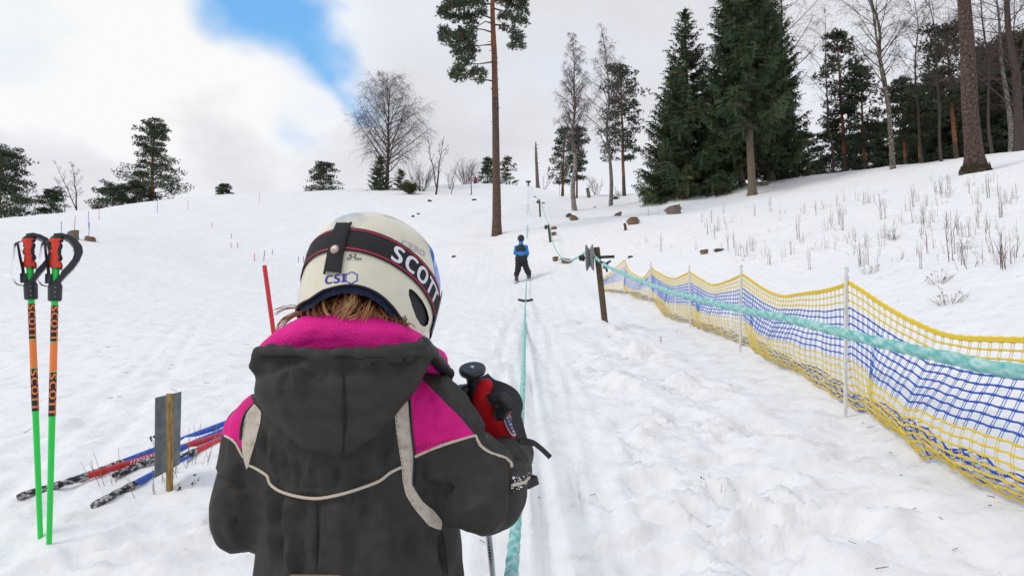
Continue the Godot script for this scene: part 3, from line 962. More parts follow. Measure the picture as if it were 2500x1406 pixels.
	bare_tree("birch_tree", "bare birch whose branches reach out right of the spruce group", foot(1922, 52), 17.0, 0.24, g_right, {"crown0": 0.30, "spread": 5.2, "limbs": 30, "subs": 11, "fine": 8, "up": 0.8, "droop": 0.7, "twig": 0.013, "color": Color(0.11, 0.08, 0.075), "bark": M.dark_bark, "side": Vector3(1, 0, 0)})
	# ---- wood on the right
	pine("little pine just right of the spruce group", foot(1978, 56), 4.2, 0.09, 0.05, 1.5, g_right, {"layers": 7, "density": 0.9, "tuft": 0.04})
	pine("pine with a bright red trunk and high open crown, leftmost of the wood", foot(2066, 50), 10.6, 0.16, 0.42, 2.0, g_right, {"layers": 8, "density": 1.0, "tuft": 0.019, "red_from": 0.17, "lean": Vector3(-0.02, 0, 0)})
	pine("low dark pine at the foot of the leftmost red trunk", foot(2036, 52), 4.3, 0.1, 0.04, 1.9, g_right, {"layers": 8, "density": 1.2, "tuft": 0.04, "profile": func(x): return 1.0 - 0.55 * x})
	pine("straight red trunked pine second from the left in the wood", foot(2114, 49), 7.5, 0.13, 0.22, 1.8, g_right, {"layers": 10, "density": 1.0, "tuft": 0.025, "red_from": 0.17, "lean": Vector3(-0.01, 0, 0)})
	bare_tree("bare_tree", "tall bare tree with a pale forked trunk between the pines of the wood", foot(2181, 38), 15.0, 0.15, g_right, {"bark": M.half_bark, "limb_r": 0.34, "crown0": 0.30, "spread": 4.4, "limbs": 34, "subs": 11, "fine": 9, "up": 0.9, "droop": 0.35, "twig": 0.011, "color": Color(0.10, 0.07, 0.062), "lean": Vector3(-0.015, 0, 0), "stems": [[0, Vector3(-0.05, 1, 0), 1.0], [0.28, Vector3(-0.16, 1, 0.1), 0.6]]})
	pine("pine right of the pale forked trunk", foot(2213, 46), 6.0, 0.13, 0.30, 1.5, g_right, {"layers": 8, "density": 1.1, "tuft": 0.03, "red_from": 0.17})
	pine("pine with an ochre trunk midway between the forked tree and the big trunk", foot(2249, 45), 5.2, 0.11, 0.36, 1.6, g_right, {"layers": 7, "density": 1.1, "tuft": 0.033, "red_from": 0.17})
	pine("pine with a leaning red trunk close to the left of the big flecked trunk", foot(2337, 40), 7.6, 0.14, 0.40, 2.3, g_right, {"layers": 9, "density": 1.1, "tuft": 0.024, "red_from": 0.17, "lean": Vector3(-0.03, 0, 0)})
	# backs of the wood, darker and lower
	var back := [[1995, 62, 3.0, 1.6], [2085, 60, 5.0, 2.0], [2150, 58, 5.5, 2.1], [2190, 60, 4.4, 2.0], [2230, 55, 4.5, 1.9], [2275, 52, 5.2, 2.0], [2310, 50, 5.0, 1.9], [2420, 46, 6.2, 2.2], [2452, 42, 5.0, 1.9], [2490, 44, 6.8, 2.4], [2530, 40, 6.5, 2.4], [2405, 52, 5.0, 2.0], [2362, 50, 5.4, 2.0]]
	var names := ["farthest left dark pine at the back of the wood", "dark pine at the back behind the two leftmost red trunks", "dark pine at the back left of the pale forked trunk", "dark pine at the back directly behind the pale forked trunk", "dark pine at the back right of the forked tree", "dark pine at the back behind the ochre trunk", "dark pine at the back between ochre trunk and big trunk", "dark pine at the back right of the big flecked trunk", "dark pine at the back left of the rightmost birch", "dark pine at the back behind the spreading bare tree", "dark pine at the back cut by the right edge", "dark pine low behind the big trunk on its right", "dark pine at the back close left of the big trunk"]
	for k in back.size():
		var b: Array = back[k]
		pine(names[k], foot(b[0], b[1]), b[2], 0.11, 0.04, b[3], g_right, {"layers": 9, "density": 1.5, "tuft": 0.045, "red_from": 0.4, "profile": func(x): return 1.0 - 0.5 * x})
	var more := [[2262, 56, 7.6, 2.3, "tall dark pine at the back above the ochre trunk"], [2296, 52, 8.2, 2.3, "tall dark pine at the back left of the leaning red trunk"], [2346, 55, 8.6, 2.4, "tall dark pine at the back half hidden by the big flecked trunk"], [2408, 48, 8.6, 2.4, "tall dark pine at the back just right of the big flecked trunk"], [2440, 50, 9.0, 2.4, "tall dark pine at the back between big trunk and speckled birch"], [2478, 48, 9.4, 2.5, "tall dark pine at the back behind the speckled birch"], [2512, 46, 9.0, 2.5, "tall dark pine at the back near the right edge"]]
	for b in more:
		pine(b[4], foot(b[0], b[1]), b[2], 0.13, 0.10, b[3], g_right, {"layers": 10, "density": 0.9, "tuft": 0.03, "red_from": 0.25, "profile": func(x): return 0.9 - 0.45 * x})
	var thin := [[2030, 46, 12.0, "thin bare tree reaching up right of the spruce group"], [2255, 42, 12.5, "thin bare tree between the forked tree and the big trunk"], [2300, 38, 11.0, "thin bare tree close left of the leaning red trunk"], [2425, 36, 12.0, "thin bare tree right of the big flecked trunk"]]
	for b in thin:
		bare_tree("bare_tree", b[3], foot(b[0], b[1]), b[2], 0.09, g_right, {"crown0": 0.35, "spread": 2.6, "limbs": 24, "subs": 9, "fine": 8, "up": 1.0, "droop": 0.35, "twig": 0.010, "color": Color(0.11, 0.075, 0.072), "bark": M.dark_bark})
	# the big trunk close by
	big_trunk()
	bare_tree("bare_tree", "big spreading bare tree at the right edge with dense level branches", foot(2488, 34), 15.0, 0.24, g_right, {"limb_r": 0.2, "crown0": 0.14, "spread": 5.2, "limbs": 52, "subs": 13, "fine": 9, "up": 0.38, "droop": 0.1, "twig": 0.012, "color": Color(0.075, 0.046, 0.046), "bark": M.dark_bark, "profile": func(x): return 1.0 - 0.45 * x, "lean": Vector3(-0.03, 0, 0)})
	bare_tree("birch_tree", "birch with a pale speckled trunk left of the spreading bare tree", foot(2470, 37), 12.0, 0.15, g_right, {"crown0": 0.45, "spread": 1.8, "limbs": 20, "subs": 7, "fine": 6, "up": 1.2, "droop": 0.6, "twig": 0.011, "color": Color(0.12, 0.08, 0.08), "lean": Vector3(-0.04, 0, 0)})
	print("trees ", Time.get_ticks_msec())

func big_trunk():
	var D := 23.0
	var f := foot(2383, D)
	var t := thing("bare_tree", "thick brown trunk flecked with snow, mossy at its foot, on the right hill", "tree", f)
	var s := m_px(D) * 0.87
	var pts := PackedVector3Array(); var rad := PackedFloat32Array()
	for q in [[2383, 432, 27], [2379, 380, 22.5], [2373, 300, 21], [2368, 200, 20], [2362, 100, 18.5], [2355, 0, 17], [2345, -120, 15.5], [2340, -260, 13], [2335, -420, 10], [2330, -560, 5]]:
		pts.append(at(q[0], q[1], D) - f)
		rad.append(q[2] * s)
	part("trunk", trunk_mesh(pts, rad, 20, 0.55), M.fleck_bark, t)
	var moss := MB.new()
	# a collar of moss lumps hugging the flare
	for k in 260:
		var a := rnd(0, TAU)
		var y := rnd(-0.05, 0.28) * (0.7 + 0.3 * sin(a * 3.0))
		var r := rad[0] * (1.02 + 0.6 * exp(-(y + 0.15) / (rad[0] * 1.5)))
		var p := Vector3(cos(a) * r, y, sin(a) * r)
		var w := rnd(0.02, 0.05)
		var u := Vector3(cos(a), 0.6, sin(a)).normalized() * w * 0.8
		var sd := Vector3(-sin(a), 0, cos(a)) * w * 1.6
		moss.tri(p - sd, p + sd, p + u + Vector3(0, w, 0)); moss.tri(p - sd, p + sd, p + u - Vector3(0, w, 0))
	part("moss", moss.mesh(), M.moss, t)
	var br := MB.new()
	for q in [[0.55, Vector3(1, 0.7, 0.1), 4.0], [0.62, Vector3(-0.9, 0.6, 0.4), 3.5], [0.7, Vector3(0.5, 0.9, -0.7), 4.0], [0.78, Vector3(-0.6, 0.9, -0.5), 3.6], [0.86, Vector3(0.8, 1, 0.4), 3.0], [0.95, Vector3(-0.3, 1, 0.3), 3.0], [0.56, Vector3(0.2, 0.6, 1), 3.0]]:
		var base := sample(pts, q[0])
		var line := limb(br, base, q[1].normalized(), q[2], 0.09, 0.02, Color(0.08, 0.055, 0.045), 6, 0.05, 0.15)
		for k in 12:
			var l2 := limb(br, sample(line, rnd(0.2, 1.0)), (q[1] + unit()).normalized(), rnd(0.6, 1.6), 0.018, 0.008, Color(0.08, 0.055, 0.05), 4, 0.0, 0.2)
			for w in 5:
				var b3 := sample(l2, rnd(0.2, 1.0))
				br.ribbon(PackedVector3Array([b3, b3 + unit() * rnd(0.3, 0.8)]), 0.009, 0.004, unit(), Color(0.09, 0.06, 0.055))
	part("crown", br.mesh(), M.twigs, t)

# ---------------------------------------------------------------- things on the slope
func make_prop_materials():
	var g1 := noise_img(256, 0.05, 5, 51)
	var g2 := noise_img(256, 0.02, 4, 52)
	M.wood_post = tri_mat(ramp_tex(g1, [[0.15, Color(0.035, 0.024, 0.012)], [0.5, Color(0.095, 0.066, 0.032)], [0.85, Color(0.17, 0.125, 0.07)]]), normal_tex(g1, 6.0), Vector3(9, 0.9, 9), 0.9)
	M.stake = tri_mat(ramp_tex(g1, [[0.15, Color(0.13, 0.075, 0.02)], [0.5, Color(0.29, 0.18, 0.06)], [0.85, Color(0.4, 0.28, 0.11)]]), normal_tex(g1, 3.0), Vector3(12, 1.0, 12), 0.85)
	M.zinc = tri_mat(ramp_tex(g2, [[0.2, Color(0.09, 0.112, 0.122)], [0.5, Color(0.125, 0.15, 0.162)], [0.8, Color(0.165, 0.19, 0.2)]]), normal_tex(g1, 0.8), Vector3(3, 3, 3), 0.5)
	M.zinc.metallic = 0.25
	M.stump = tri_mat(ramp_tex(g1, [[0.15, Color(0.06, 0.032, 0.018)], [0.5, Color(0.2, 0.115, 0.06)], [0.85, Color(0.36, 0.24, 0.15)]]), normal_tex(g1, 8.0), Vector3(3, 1.2, 3), 0.95)
	M.stump_grey = tri_mat(ramp_tex(g1, [[0.15, Color(0.07, 0.055, 0.04)], [0.5, Color(0.19, 0.155, 0.115)], [0.85, Color(0.33, 0.28, 0.22)]]), normal_tex(g1, 8.0), Vector3(2, 1.0, 2), 0.95)
	M.rock = tri_mat(ramp_tex(g1, [[0.15, Color(0.02, 0.018, 0.016)], [0.5, Color(0.06, 0.05, 0.045)], [0.85, Color(0.13, 0.11, 0.1)]]), normal_tex(g1, 8.0), Vector3(3, 3, 3), 0.95)
	M.snow_cap = mat(0.86, 0.86, 0.875, 0.9)
	M.black = mat(0.012, 0.012, 0.014, 0.5)
	M.black_metal = mat(0.02, 0.02, 0.022, 0.45, 0.3)
	M.grey_plastic = tri_mat(ramp_tex(g1, [[0.2, Color(0.14, 0.15, 0.16)], [0.8, Color(0.34, 0.35, 0.37)]]), normal_tex(g1, 2.0), Vector3(6, 6, 6), 0.7)
	M.post_white = tri_mat(ramp_tex(g2, [[0.2, Color(0.58, 0.58, 0.56)], [0.7, Color(0.74, 0.74, 0.72)]]), null, Vector3(6, 2, 6), 0.6)
	M.net_yellow = mat(0.78, 0.56, 0.03, 0.7)
	M.net_blue = mat(0.02, 0.085, 0.47, 0.65)
	M.weft_yellow = mat(0.72, 0.60, 0.22, 0.7)
	M.weft_blue = mat(0.08, 0.22, 0.60, 0.7)
	M.rope = vmat(0.9)
	M.green = mat(0.015, 0.62, 0.075, 0.35)
	M.orange = mat(0.82, 0.21, 0.04, 0.4)
	M.grip_red = mat(0.72, 0.045, 0.02, 0.55)
	M.guard = mat(0.016, 0.019, 0.024, 0.38)
	M.gate_red = tri_mat(ramp_tex(g2, [[0.2, Color(0.5, 0.012, 0.02)], [0.8, Color(0.64, 0.03, 0.04)]]), null, Vector3(3, 3, 3), 0.4)
	M.gate_blue = tri_mat(ramp_tex(g1, [[0.3, Color(0.015, 0.07, 0.42)], [0.75, Color(0.03, 0.13, 0.58)], [0.92, Color(0.3, 0.42, 0.7)]]), null, Vector3(4, 4, 4), 0.4)
	# the rubber hinges of the lying gate poles are crusted with snow
	M.snowy_black = tri_mat(ramp_tex(noise_img(256, 0.05, 4, 58), [[0.0, Color(0.012, 0.012, 0.014)], [0.58, Color(0.03, 0.03, 0.034)], [0.66, Color(0.7, 0.7, 0.72)], [1.0, Color(0.86, 0.86, 0.88)]]), normal_tex(g1, 5.0), Vector3(2.6, 2.6, 2.6), 0.8)
	M.twig_stuff = vmat(0.95)
	M.white_print = mat(0.78, 0.78, 0.8, 0.6)

func spline(ctrl: Array, step: Callable) -> PackedVector3Array:
	# Catmull-Rom through the points, with a step length that may depend on the place
	var out := PackedVector3Array()
	for k in ctrl.size() - 1:
		var a: Vector3 = ctrl[maxi(k - 1, 0)]; var b: Vector3 = ctrl[k]; var c: Vector3 = ctrl[k + 1]; var d: Vector3 = ctrl[mini(k + 2, ctrl.size() - 1)]
		var n := maxi(1, int(b.distance_to(c) / step.call((b + c) * 0.5)))
		for s in n:
			out.append(b.cubic_interpolate(c, a, d, float(s) / n))
	out.append(ctrl[ctrl.size() - 1])
	return out

var fleck_noise := FastNoiseLite.new()

func upright(up: Vector3, x: Vector3) -> Basis:
	var bx := (x - up * x.dot(up)).normalized()
	return Basis(bx, up, bx.cross(up))


func rope_mesh(line: PackedVector3Array, r: float, sides: int, pitch := 0.11) -> ArrayMesh:
	var mb := MB.new()
	var rad := PackedFloat32Array()
	for k in line.size():
		rad.append(r)
	mb.tube(line, rad, sides, Color.WHITE, false)
	var s := 0.0
	for k in line.size():
		if k > 0:
			s += line[k].distance_to(line[k - 1])
		for q in sides:
			var j := k * sides + q
			var th := TAU * q / sides
			# two sets of strands crossing: the chevrons of a plaited rope
			var a := cos(2.0 * (th - s * TAU / (pitch * 2.0)))
			var b := cos(2.0 * (th + s * TAU / (pitch * 2.0)))
			var bump := maxf(a, b)
			var off := mb.v[j] - line[k]
			mb.v[j] = line[k] + off * (0.93 + 0.085 * bump + 0.035 * fleck_noise.get_noise_2d(s * 900.0, q * 130.0))
			var f := clampf(0.42 + 0.95 * fleck_noise.get_noise_2d(s * 420.0 + q * 31.0, q * 90.0 + 9.0) + (0.20 if a > b else -0.16), 0.0, 1.0)
			var c0 := Color(0.10, 0.44, 0.40); var c1 := Color(0.56, 0.73, 0.70)
			mb.c[j] = c0.lerp(c1, f * 0.85)
	return mb.mesh()

func lathe(mb: MB, o: Vector3, axis: Vector3, prof: Array, sides := 24, col := Color.WHITE):
	# prof: [[along, radius], ...], flat-shaded between rings
	var x := axis.cross(Vector3.UP if absf(axis.y) < 0.9 else Vector3.RIGHT).normalized()
	var y := axis.cross(x).normalized()
	for k in prof.size() - 1:
		for s in sides:
			var a0 := TAU * s / sides; var a1 := TAU * (s + 1) / sides
			var d0 := x * cos(a0) + y * sin(a0); var d1 := x * cos(a1) + y * sin(a1)
			var p0 := o + axis * float(prof[k][0]); var p1 := o + axis * float(prof[k + 1][0])
			var ra := float(prof[k][1]); var rb := float(prof[k + 1][1])
			var q := mb.v.size()
			var sl := Vector2(prof[k + 1][0] - prof[k][0], rb - ra).normalized()
			for e in [[p0 + d0 * ra, d0], [p0 + d1 * ra, d1], [p1 + d1 * rb, d1], [p1 + d0 * rb, d0]]:
				mb.v.append(e[0]); mb.n.append((e[1] * sl.x - axis * sl.y).normalized()); mb.c.append(col)
			for e in [0, 1, 2, 0, 2, 3]:
				mb.i.append(q + e)

func extrude(mb: MB, poly: PackedVector2Array, o: Vector3, bx: Vector3, by: Vector3, depth: float, col := Color.WHITE):
	var bz := bx.cross(by).normalized()
	var idx := Geometry2D.triangulate_polygon(poly)
	for s in [-0.5, 0.5]:
		for k in range(0, idx.size(), 3):
			var p := []
			for e in 3:
				var q := poly[idx[k + e]]
				p.append(o + bx * q.x + by * q.y + bz * depth * s)
			mb.tri(p[0], p[1], p[2], col)
			var last := mb.n.size()
			for e in 3:
				mb.n[last - 1 - e] = bz * signf(s)
	for k in poly.size():
		var a := poly[k]; var b := poly[(k + 1) % poly.size()]
		mb.quad(o + bx * a.x + by * a.y - bz * depth * 0.5, o + bx * b.x + by * b.y - bz * depth * 0.5, o + bx * b.x + by * b.y + bz * depth * 0.5, o + bx * a.x + by * a.y + bz * depth * 0.5, col)

func stump(label: String, px: float, py: float, wpx: float, hpx: float, grey := false, group := "", D := 0.0, cap := true):
	var f := hit_ground(px, py) if D == 0.0 else ground(px, D)
	var s := -f.z / FOC
	var t := thing("tree_stump", label, "stump", f, group)
	var r := wpx * 0.44 * s; var h := hpx * 0.9 * s
	var mb := MB.new()
	var sides := 18
	var ph := rnd(0, TAU)
	var tilt := Vector2(rnd(-0.4, 0.4), rnd(-0.15, 0.3))
	var prev := -1
	for k in 6:
		var q := k / 5.0
		var kk := mb.v.size()
		for e in sides:
			var a := TAU * e / sides
			var rr := r * lerpf(1.22, 1.0, minf(q * 1.6, 1.0)) * (1.0 + 0.10 * sin(a * 3.0 + ph) + 0.06 * sin(a * 5.0 + ph * 2.0) + 0.05 * sin(a * 9.0))
			var y := lerpf(-r * 0.8, h, q)
			y += (cos(a) * tilt.x + sin(a) * tilt.y) * r * q + (0.05 * r * sin(a * 4.0 + ph) * q)
			mb.v.append(Vector3(cos(a) * rr, y, sin(a) * rr)); mb.n.append(Vector3(cos(a), 0.1, sin(a)).normalized()); mb.c.append(Color.WHITE)
		if prev >= 0:
			mb.join(prev, kk, sides)
		prev = kk
	for e in sides - 1:
		mb.tri(Vector3(0, h, 0), mb.v[prev + e], mb.v[prev + e + 1])
	mb.tri(Vector3(0, h, 0), mb.v[prev + sides - 1], mb.v[prev])
	part("bark", mb.mesh(), M.stump_grey if grey else M.stump, t)
	if not cap:
		return
	# the snow lying on top of it and sliding off behind
	var sc := MB.new()
	var rings := []
	for k in 6:
		var q := k / 5.0
		var kk := sc.v.size()
		for e in sides:
			var a := TAU * e / sides
			var rr := r * (1.0 - q) * (1.07 + 0.09 * sin(a * 3.0 + ph * 3.0)) * (1.5 if sin(a) < -0.2 else 1.0)
			var back := maxf(0.0, -sin(a)) * (1.0 - q) * h * 0.7
			var y := h + (cos(a) * tilt.x + sin(a) * tilt.y) * r * (1.0 - q) + r * 0.34 * sin(q * PI * 0.5) - back
			if k == 0:
				y -= r * 0.05
			sc.v.append(Vector3(cos(a) * rr, y, sin(a) * rr)); sc.n.append(Vector3(cos(a) * (1.0 - q), 0.6 + q, sin(a) * (1.0 - q)).normalized()); sc.c.append(Color.WHITE)
		rings.append(kk)
		if k > 0:
			sc.join(rings[k - 1], kk, sides)
	part("snow_cap", sc.mesh(), M.snow_cap, t)

func stone(label: String, px: float, py: float, wpx: float, hpx: float, group: String, cap := false):
	var f := hit_ground(px, py)
	var s := -f.z / FOC
	var mb := MB.new()
	var R := 7; var S := 12
	var nf := FastNoiseLite.new()
	nf.seed = int(px); nf.frequency = 0.9
	for j in R + 1:
		for e in S:
			var a := TAU * e / S; var b := PI * (float(j) / R - 0.5)
			var d := Vector3(cos(a) * cos(b), sin(b), sin(a) * cos(b))
			var k := 1.0 + 0.5 * nf.get_noise_3dv(d * 1.4)
			mb.v.append(Vector3(d.x * wpx * 0.5, d.y * hpx * 0.75 + hpx * 0.15, d.z * wpx * 0.4) * s * k); mb.n.append(d); mb.c.append(Color.WHITE)
	for j in R:
		mb.join(j * S, (j + 1) * S, S)
	piece("stone", mb.mesh(), M.rock, label, "stone", f, group)

func gate_stick(px0: float, py0: float, px1: float, py1: float, blue: bool, label: String):
	var f := hit_ground(px1, py1, 10.0)
	var D := -f.z
	var mb := MB.new()
	var top := at(px0, py0, D) - f
	mb.tube(PackedVector3Array([Vector3(0, -0.15, 0), top]), PackedFloat32Array([0.017, 0.017]), 6)
	piece("slalom_gate_pole", mb.mesh(), M.gate_blue if blue else M.gate_red, label, "slalom pole", f, "small slalom poles stuck in the slope")

func stalks(n: int, h: float, spread: float, col: Color, col2: Color, wid := 0.005, seeds := 0.0) -> ArrayMesh:
	var mb := MB.new()
	for k in n:
		var a := rnd(0, TAU)
		var o := Vector3(cos(a), 0, sin(a)) * spread * 0.35 * rnd()
		var d := Vector3(cos(a) * spread / h * rnd(0.0, 0.6), 1, sin(a) * spread / h * rnd(0.0, 0.6)).normalized()
		var L := h * rnd(0.45, 1.0)
		var c := col.lerp(col2, rnd())
		var line := limb(mb, o - Vector3(0, 0.12, 0), d, L, wid, wid * 0.45, c, 4, -0.03, 0.06)
		if rnd() < 0.5:
			limb(mb, sample(line, rnd(0.4, 0.8)), (d + unit() * 0.5).normalized(), L * 0.35, wid * 0.6, wid * 0.4, c, 2, 0.0, 0.1)
		if rnd() < seeds:
			for e in 5:
				var p := line[line.size() - 1] + unit() * 0.012
				mb.tri(p, p + unit() * 0.014, p + unit() * 0.014, Color(0.03, 0.022, 0.02))
	return mb.mesh()

func grass_blades(n: int, h: float, spread: float) -> ArrayMesh:
	var mb := MB.new()
	for k in n:
		var a := rnd(0, TAU)
		var o := Vector3(cos(a), 0, sin(a)) * spread * 0.25 * rnd()
		var d := Vector3(cos(a), rnd(0.8, 2.2), sin(a)).normalized()
		var L := h * rnd(0.5, 1.1)
		var pts := PackedVector3Array([o - Vector3(0, 0.06, 0)])
		for e in 4:
			d = (d + Vector3(0, -0.14, 0)).normalized()
			pts.append(pts[e] + d * L / 4.0)
		mb.ribbon(pts, 0.006, 0.0015, unit(), Color(0.36, 0.28, 0.17).lerp(Color(0.17, 0.13, 0.09), rnd()))
	return mb.mesh()

# split the triangles of flat lettering so that it can be bent
func finer(v: PackedVector3Array, idx: PackedInt32Array, times: int) -> PackedVector3Array:
	var t := PackedVector3Array()
	for k in idx:
		t.append(v[k])
	for n in times:
		var o := PackedVector3Array()
		for k in range(0, t.size(), 3):
			var a := t[k]; var b := t[k + 1]; var c := t[k + 2]
			var d := (a + b) * 0.5; var e := (b + c) * 0.5; var f := (c + a) * 0.5
			for p in [a, d, f, d, b, e, f, e, c, d, e, f]:
				o.append(p)
		t = o
	return t

# a word bent round an upright round bar; it reads downwards
func bar_text(word: String, size: float, origin: Vector3, axis: Vector3, facing: Vector3, r: float, stretch := 1.0) -> ArrayMesh:
	var tm := TextMesh.new()
	tm.text = word
	var fnt := SystemFont.new()
	fnt.font_names = PackedStringArray(["Droid Sans"])
	fnt.font_weight = 700
	tm.font = fnt
	tm.font_size = 64
	tm.pixel_size = size / 64.0
	tm.depth = 0.0006
	tm.curve_step = 4.0
	var a := tm.surface_get_arrays(0) if tm.get_surface_count() > 0 else []
	var mb := MB.new()
	if a.is_empty():
		return mb.mesh()
	var down := -axis.normalized()
	var side := facing.cross(down).normalized()
	var src: PackedInt32Array = a[Mesh.ARRAY_INDEX] if a[Mesh.ARRAY_INDEX] != null else PackedInt32Array(range(a[Mesh.ARRAY_VERTEX].size()))
	var bits := finer(a[Mesh.ARRAY_VERTEX], src, 3)
	for p in bits:
		# text x runs down the bar, text y goes round it
		var ang := p.y / r
		var dir := facing * cos(ang) + side * sin(ang)
		mb.v.append(origin + down * p.x * stretch + dir * (r + 0.0008 + p.z))
		mb.n.append(dir); mb.c.append(Color.WHITE)
	mb.i = PackedInt32Array(range(mb.v.size()))
	mb.fix()
	return mb.mesh()

func ski_pole_guarded(label: String, top: Vector3, tip: Vector3, flip: float):
	# origin at the tip in the snow
	var t := thing("ski_pole", label, "ski pole", tip, "pair of ski poles stuck in the snow")
	var up := top - tip
	var L := up.length()
	up /= L
	var px := 2.7 / FOC
	var face := (EYE - top).normalized()
	face = (face - up * face.dot(up)).normalized()
	var right := face.cross(up).normalized() * -1.0
	if right.x < 0:
		right = -right
	# distances down from the top in photo pixels
	var P := func(d): return up * (L - d * px)
	var seg := func(d0: float, d1: float, r0: float, r1: float, m: Material, called: String):
		var mb := MB.new()
		mb.tube(PackedVector3Array([P.call(d0), P.call(d1)]), PackedFloat32Array([r0, r1]), 18)
		return part(called, mb.mesh(), m, t)
	var shaft := MB.new()
	shaft.tube(PackedVector3Array([P.call(55.0), P.call(170.0), P.call(430.0), -up * 0.12]), PackedFloat32Array([0.0125, 0.0115, 0.0112, 0.0085]), 18)
	var sh := part("shaft", shaft.mesh(), M.green, t)
	for b in [[176.0, 262.0], [336.0, 438.0]]:
		var band := MB.new()
		band.tube(PackedVector3Array([P.call(b[0]), P.call(b[1])]), PackedFloat32Array([0.0121, 0.0121]), 18)
		part("dark_band", band.mesh(), M.black, sh)
		part("lettering", bar_text("SCOTT", 0.030, P.call((b[0] + b[1]) * 0.5), up, face, 0.0123, (b[1] - b[0]) * px / 0.092), M.orange, sh)
	seg.call(264.0, 334.0, 0.0122, 0.0122, M.orange, "orange_band")
	# grip with finger grooves
	var g := MB.new(); var g2 := MB.new()
	var pts := PackedVector3Array(); var rad := PackedFloat32Array()
	for k in 25:
		var d := 4.0 + k * 3.4
		pts.append(P.call(d) + right * 0.002 * sin(k * 0.9))
		rad.append((0.019 + 0.004 * exp(-pow((d - 8.0) / 8.0, 2.0)) + 0.0022 * cos(d * 0.42) + 0.003 * exp(-pow((d - 84.0) / 7.0, 2.0))) * (0.7 if k == 0 else 1.0))
	g.tube(pts, rad, 16)
	part("grip", g.mesh(), M.guard, t)
	for k in 21:
		var d := 14.0 + k * 3.55
		var w := 0.9 if k < 3 or k > 15 else 0.42
		var kk := g2.v.size()
		for e in 9:
			var a := (float(e) / 8.0 - 0.5) * PI * w - 0.35 * (1.0 if k > 4 and k < 15 else 0.3)
			var dir := face * cos(a) + right * sin(a)
			var r := 0.0205 + 0.004 * exp(-pow((d - 8.0) / 8.0, 2.0)) + 0.0022 * cos(d * 0.42) + 0.003 * exp(-pow((d - 84.0) / 7.0, 2.0))
			g2.v.append(P.call(d) + right * 0.002 * sin((d - 4.0) / 3.4 * 0.9) + dir * r); g2.n.append(dir); g2.c.append(Color.WHITE)
		if k > 0:
			for e in 8:
				g2.i.append_array([kk - 9 + e, kk + e, kk + e + 1, kk - 9 + e, kk + e + 1, kk - 9 + e + 1])
	part("red_inlay", g2.mesh(), M.grip_red, t)
	# clamp below the grip
	var cl := MB.new()
	cl.tube(PackedVector3Array([P.call(118.0), P.call(128.0), P.call(162.0), P.call(165.0)]), PackedFloat32Array([0.017, 0.024, 0.023, 0.019]), 18)
	part("clamp", cl.mesh(), M.guard, t)
	for d in [134.0, 145.0, 156.0]:
		var sc := MB.new()
		lathe(sc, P.call(d) + face * 0.023, face, [[0.0, 0.004], [0.0025, 0.0035], [0.003, 0.0]], 10)
		part("screw", sc.mesh(), M.zinc, t)
	# knuckle guard: a crescent shell from the top of the grip round to the clamp
	var poly := PackedVector2Array()
	var wide := 1.0 if flip > 0.0 else 0.72
	for q in [[-6, 2], [10, -1], [26, 3], [42, 12], [54, 30], [56, 44], [50, 62], [38, 84], [22, 104], [12, 118], [10, 132]]:
		poly.append(Vector2(q[0] * px * (1.0 if flip > 0.0 else 0.93), -q[1] * px))
	for q in [[-8, 132], [-4, 118], [6, 108], [13, 92], [24, 78], [34, 62], [38, 46], [35, 30], [26, 17], [12, 8], [-6, 7]]:
		poly.append(Vector2((q[0] + (0.0 if flip > 0.0 else 5.0) * smoothstep(10.0, 40.0, q[0])) * px * (1.0 if flip > 0.0 else 0.93), -q[1] * px))
	var gm := MB.new()
	extrude(gm, poly, P.call(0.0) - face * 0.006, right, up, 0.05)
	part("knuckle_guard", gm.mesh(), M.guard, t)
	# wrist strap on the other side
	var line := spline([P.call(18.0) - right * 0.02, P.call(26.0) - right * 0.045, P.call(60.0) - right * 0.052 + face * 0.02, P.call(100.0) - right * 0.062, P.call(126.0) - right * 0.045, P.call(130.0) - right * 0.015], func(p): return 0.012)
	var st := MB.new()
	st.ribbon(line, 0.022, 0.022, right, Color.WHITE)
	var back := MB.new()
	var l2 := PackedVector3Array()
	for p in line:
		l2.append(p + right * 0.004)
	st.ribbon(l2, 0.022, 0.022, right, Color.WHITE)
	line = spline([P.call(24.0) - right * 0.036, P.call(60.0) - right * 0.03 + face * 0.012, P.call(95.0) - right * 0.022 + face * 0.015, P.call(118.0) - right * 0.024 + face * 0.01], func(p): return 0.012)
	st.ribbon(line, 0.02, 0.026, right + face * 0.5, Color.WHITE)
	part("wrist_strap", st.mesh(), M.black, t)
	st = MB.new()
	st.box(P.call(112.0) - right * 0.022 + face * 0.012, Vector3(0.022, 0.036, 0.012), Basis(right, up, face), Color.WHITE, 0.003)
	part("buckle", st.mesh(), M.guard, t)

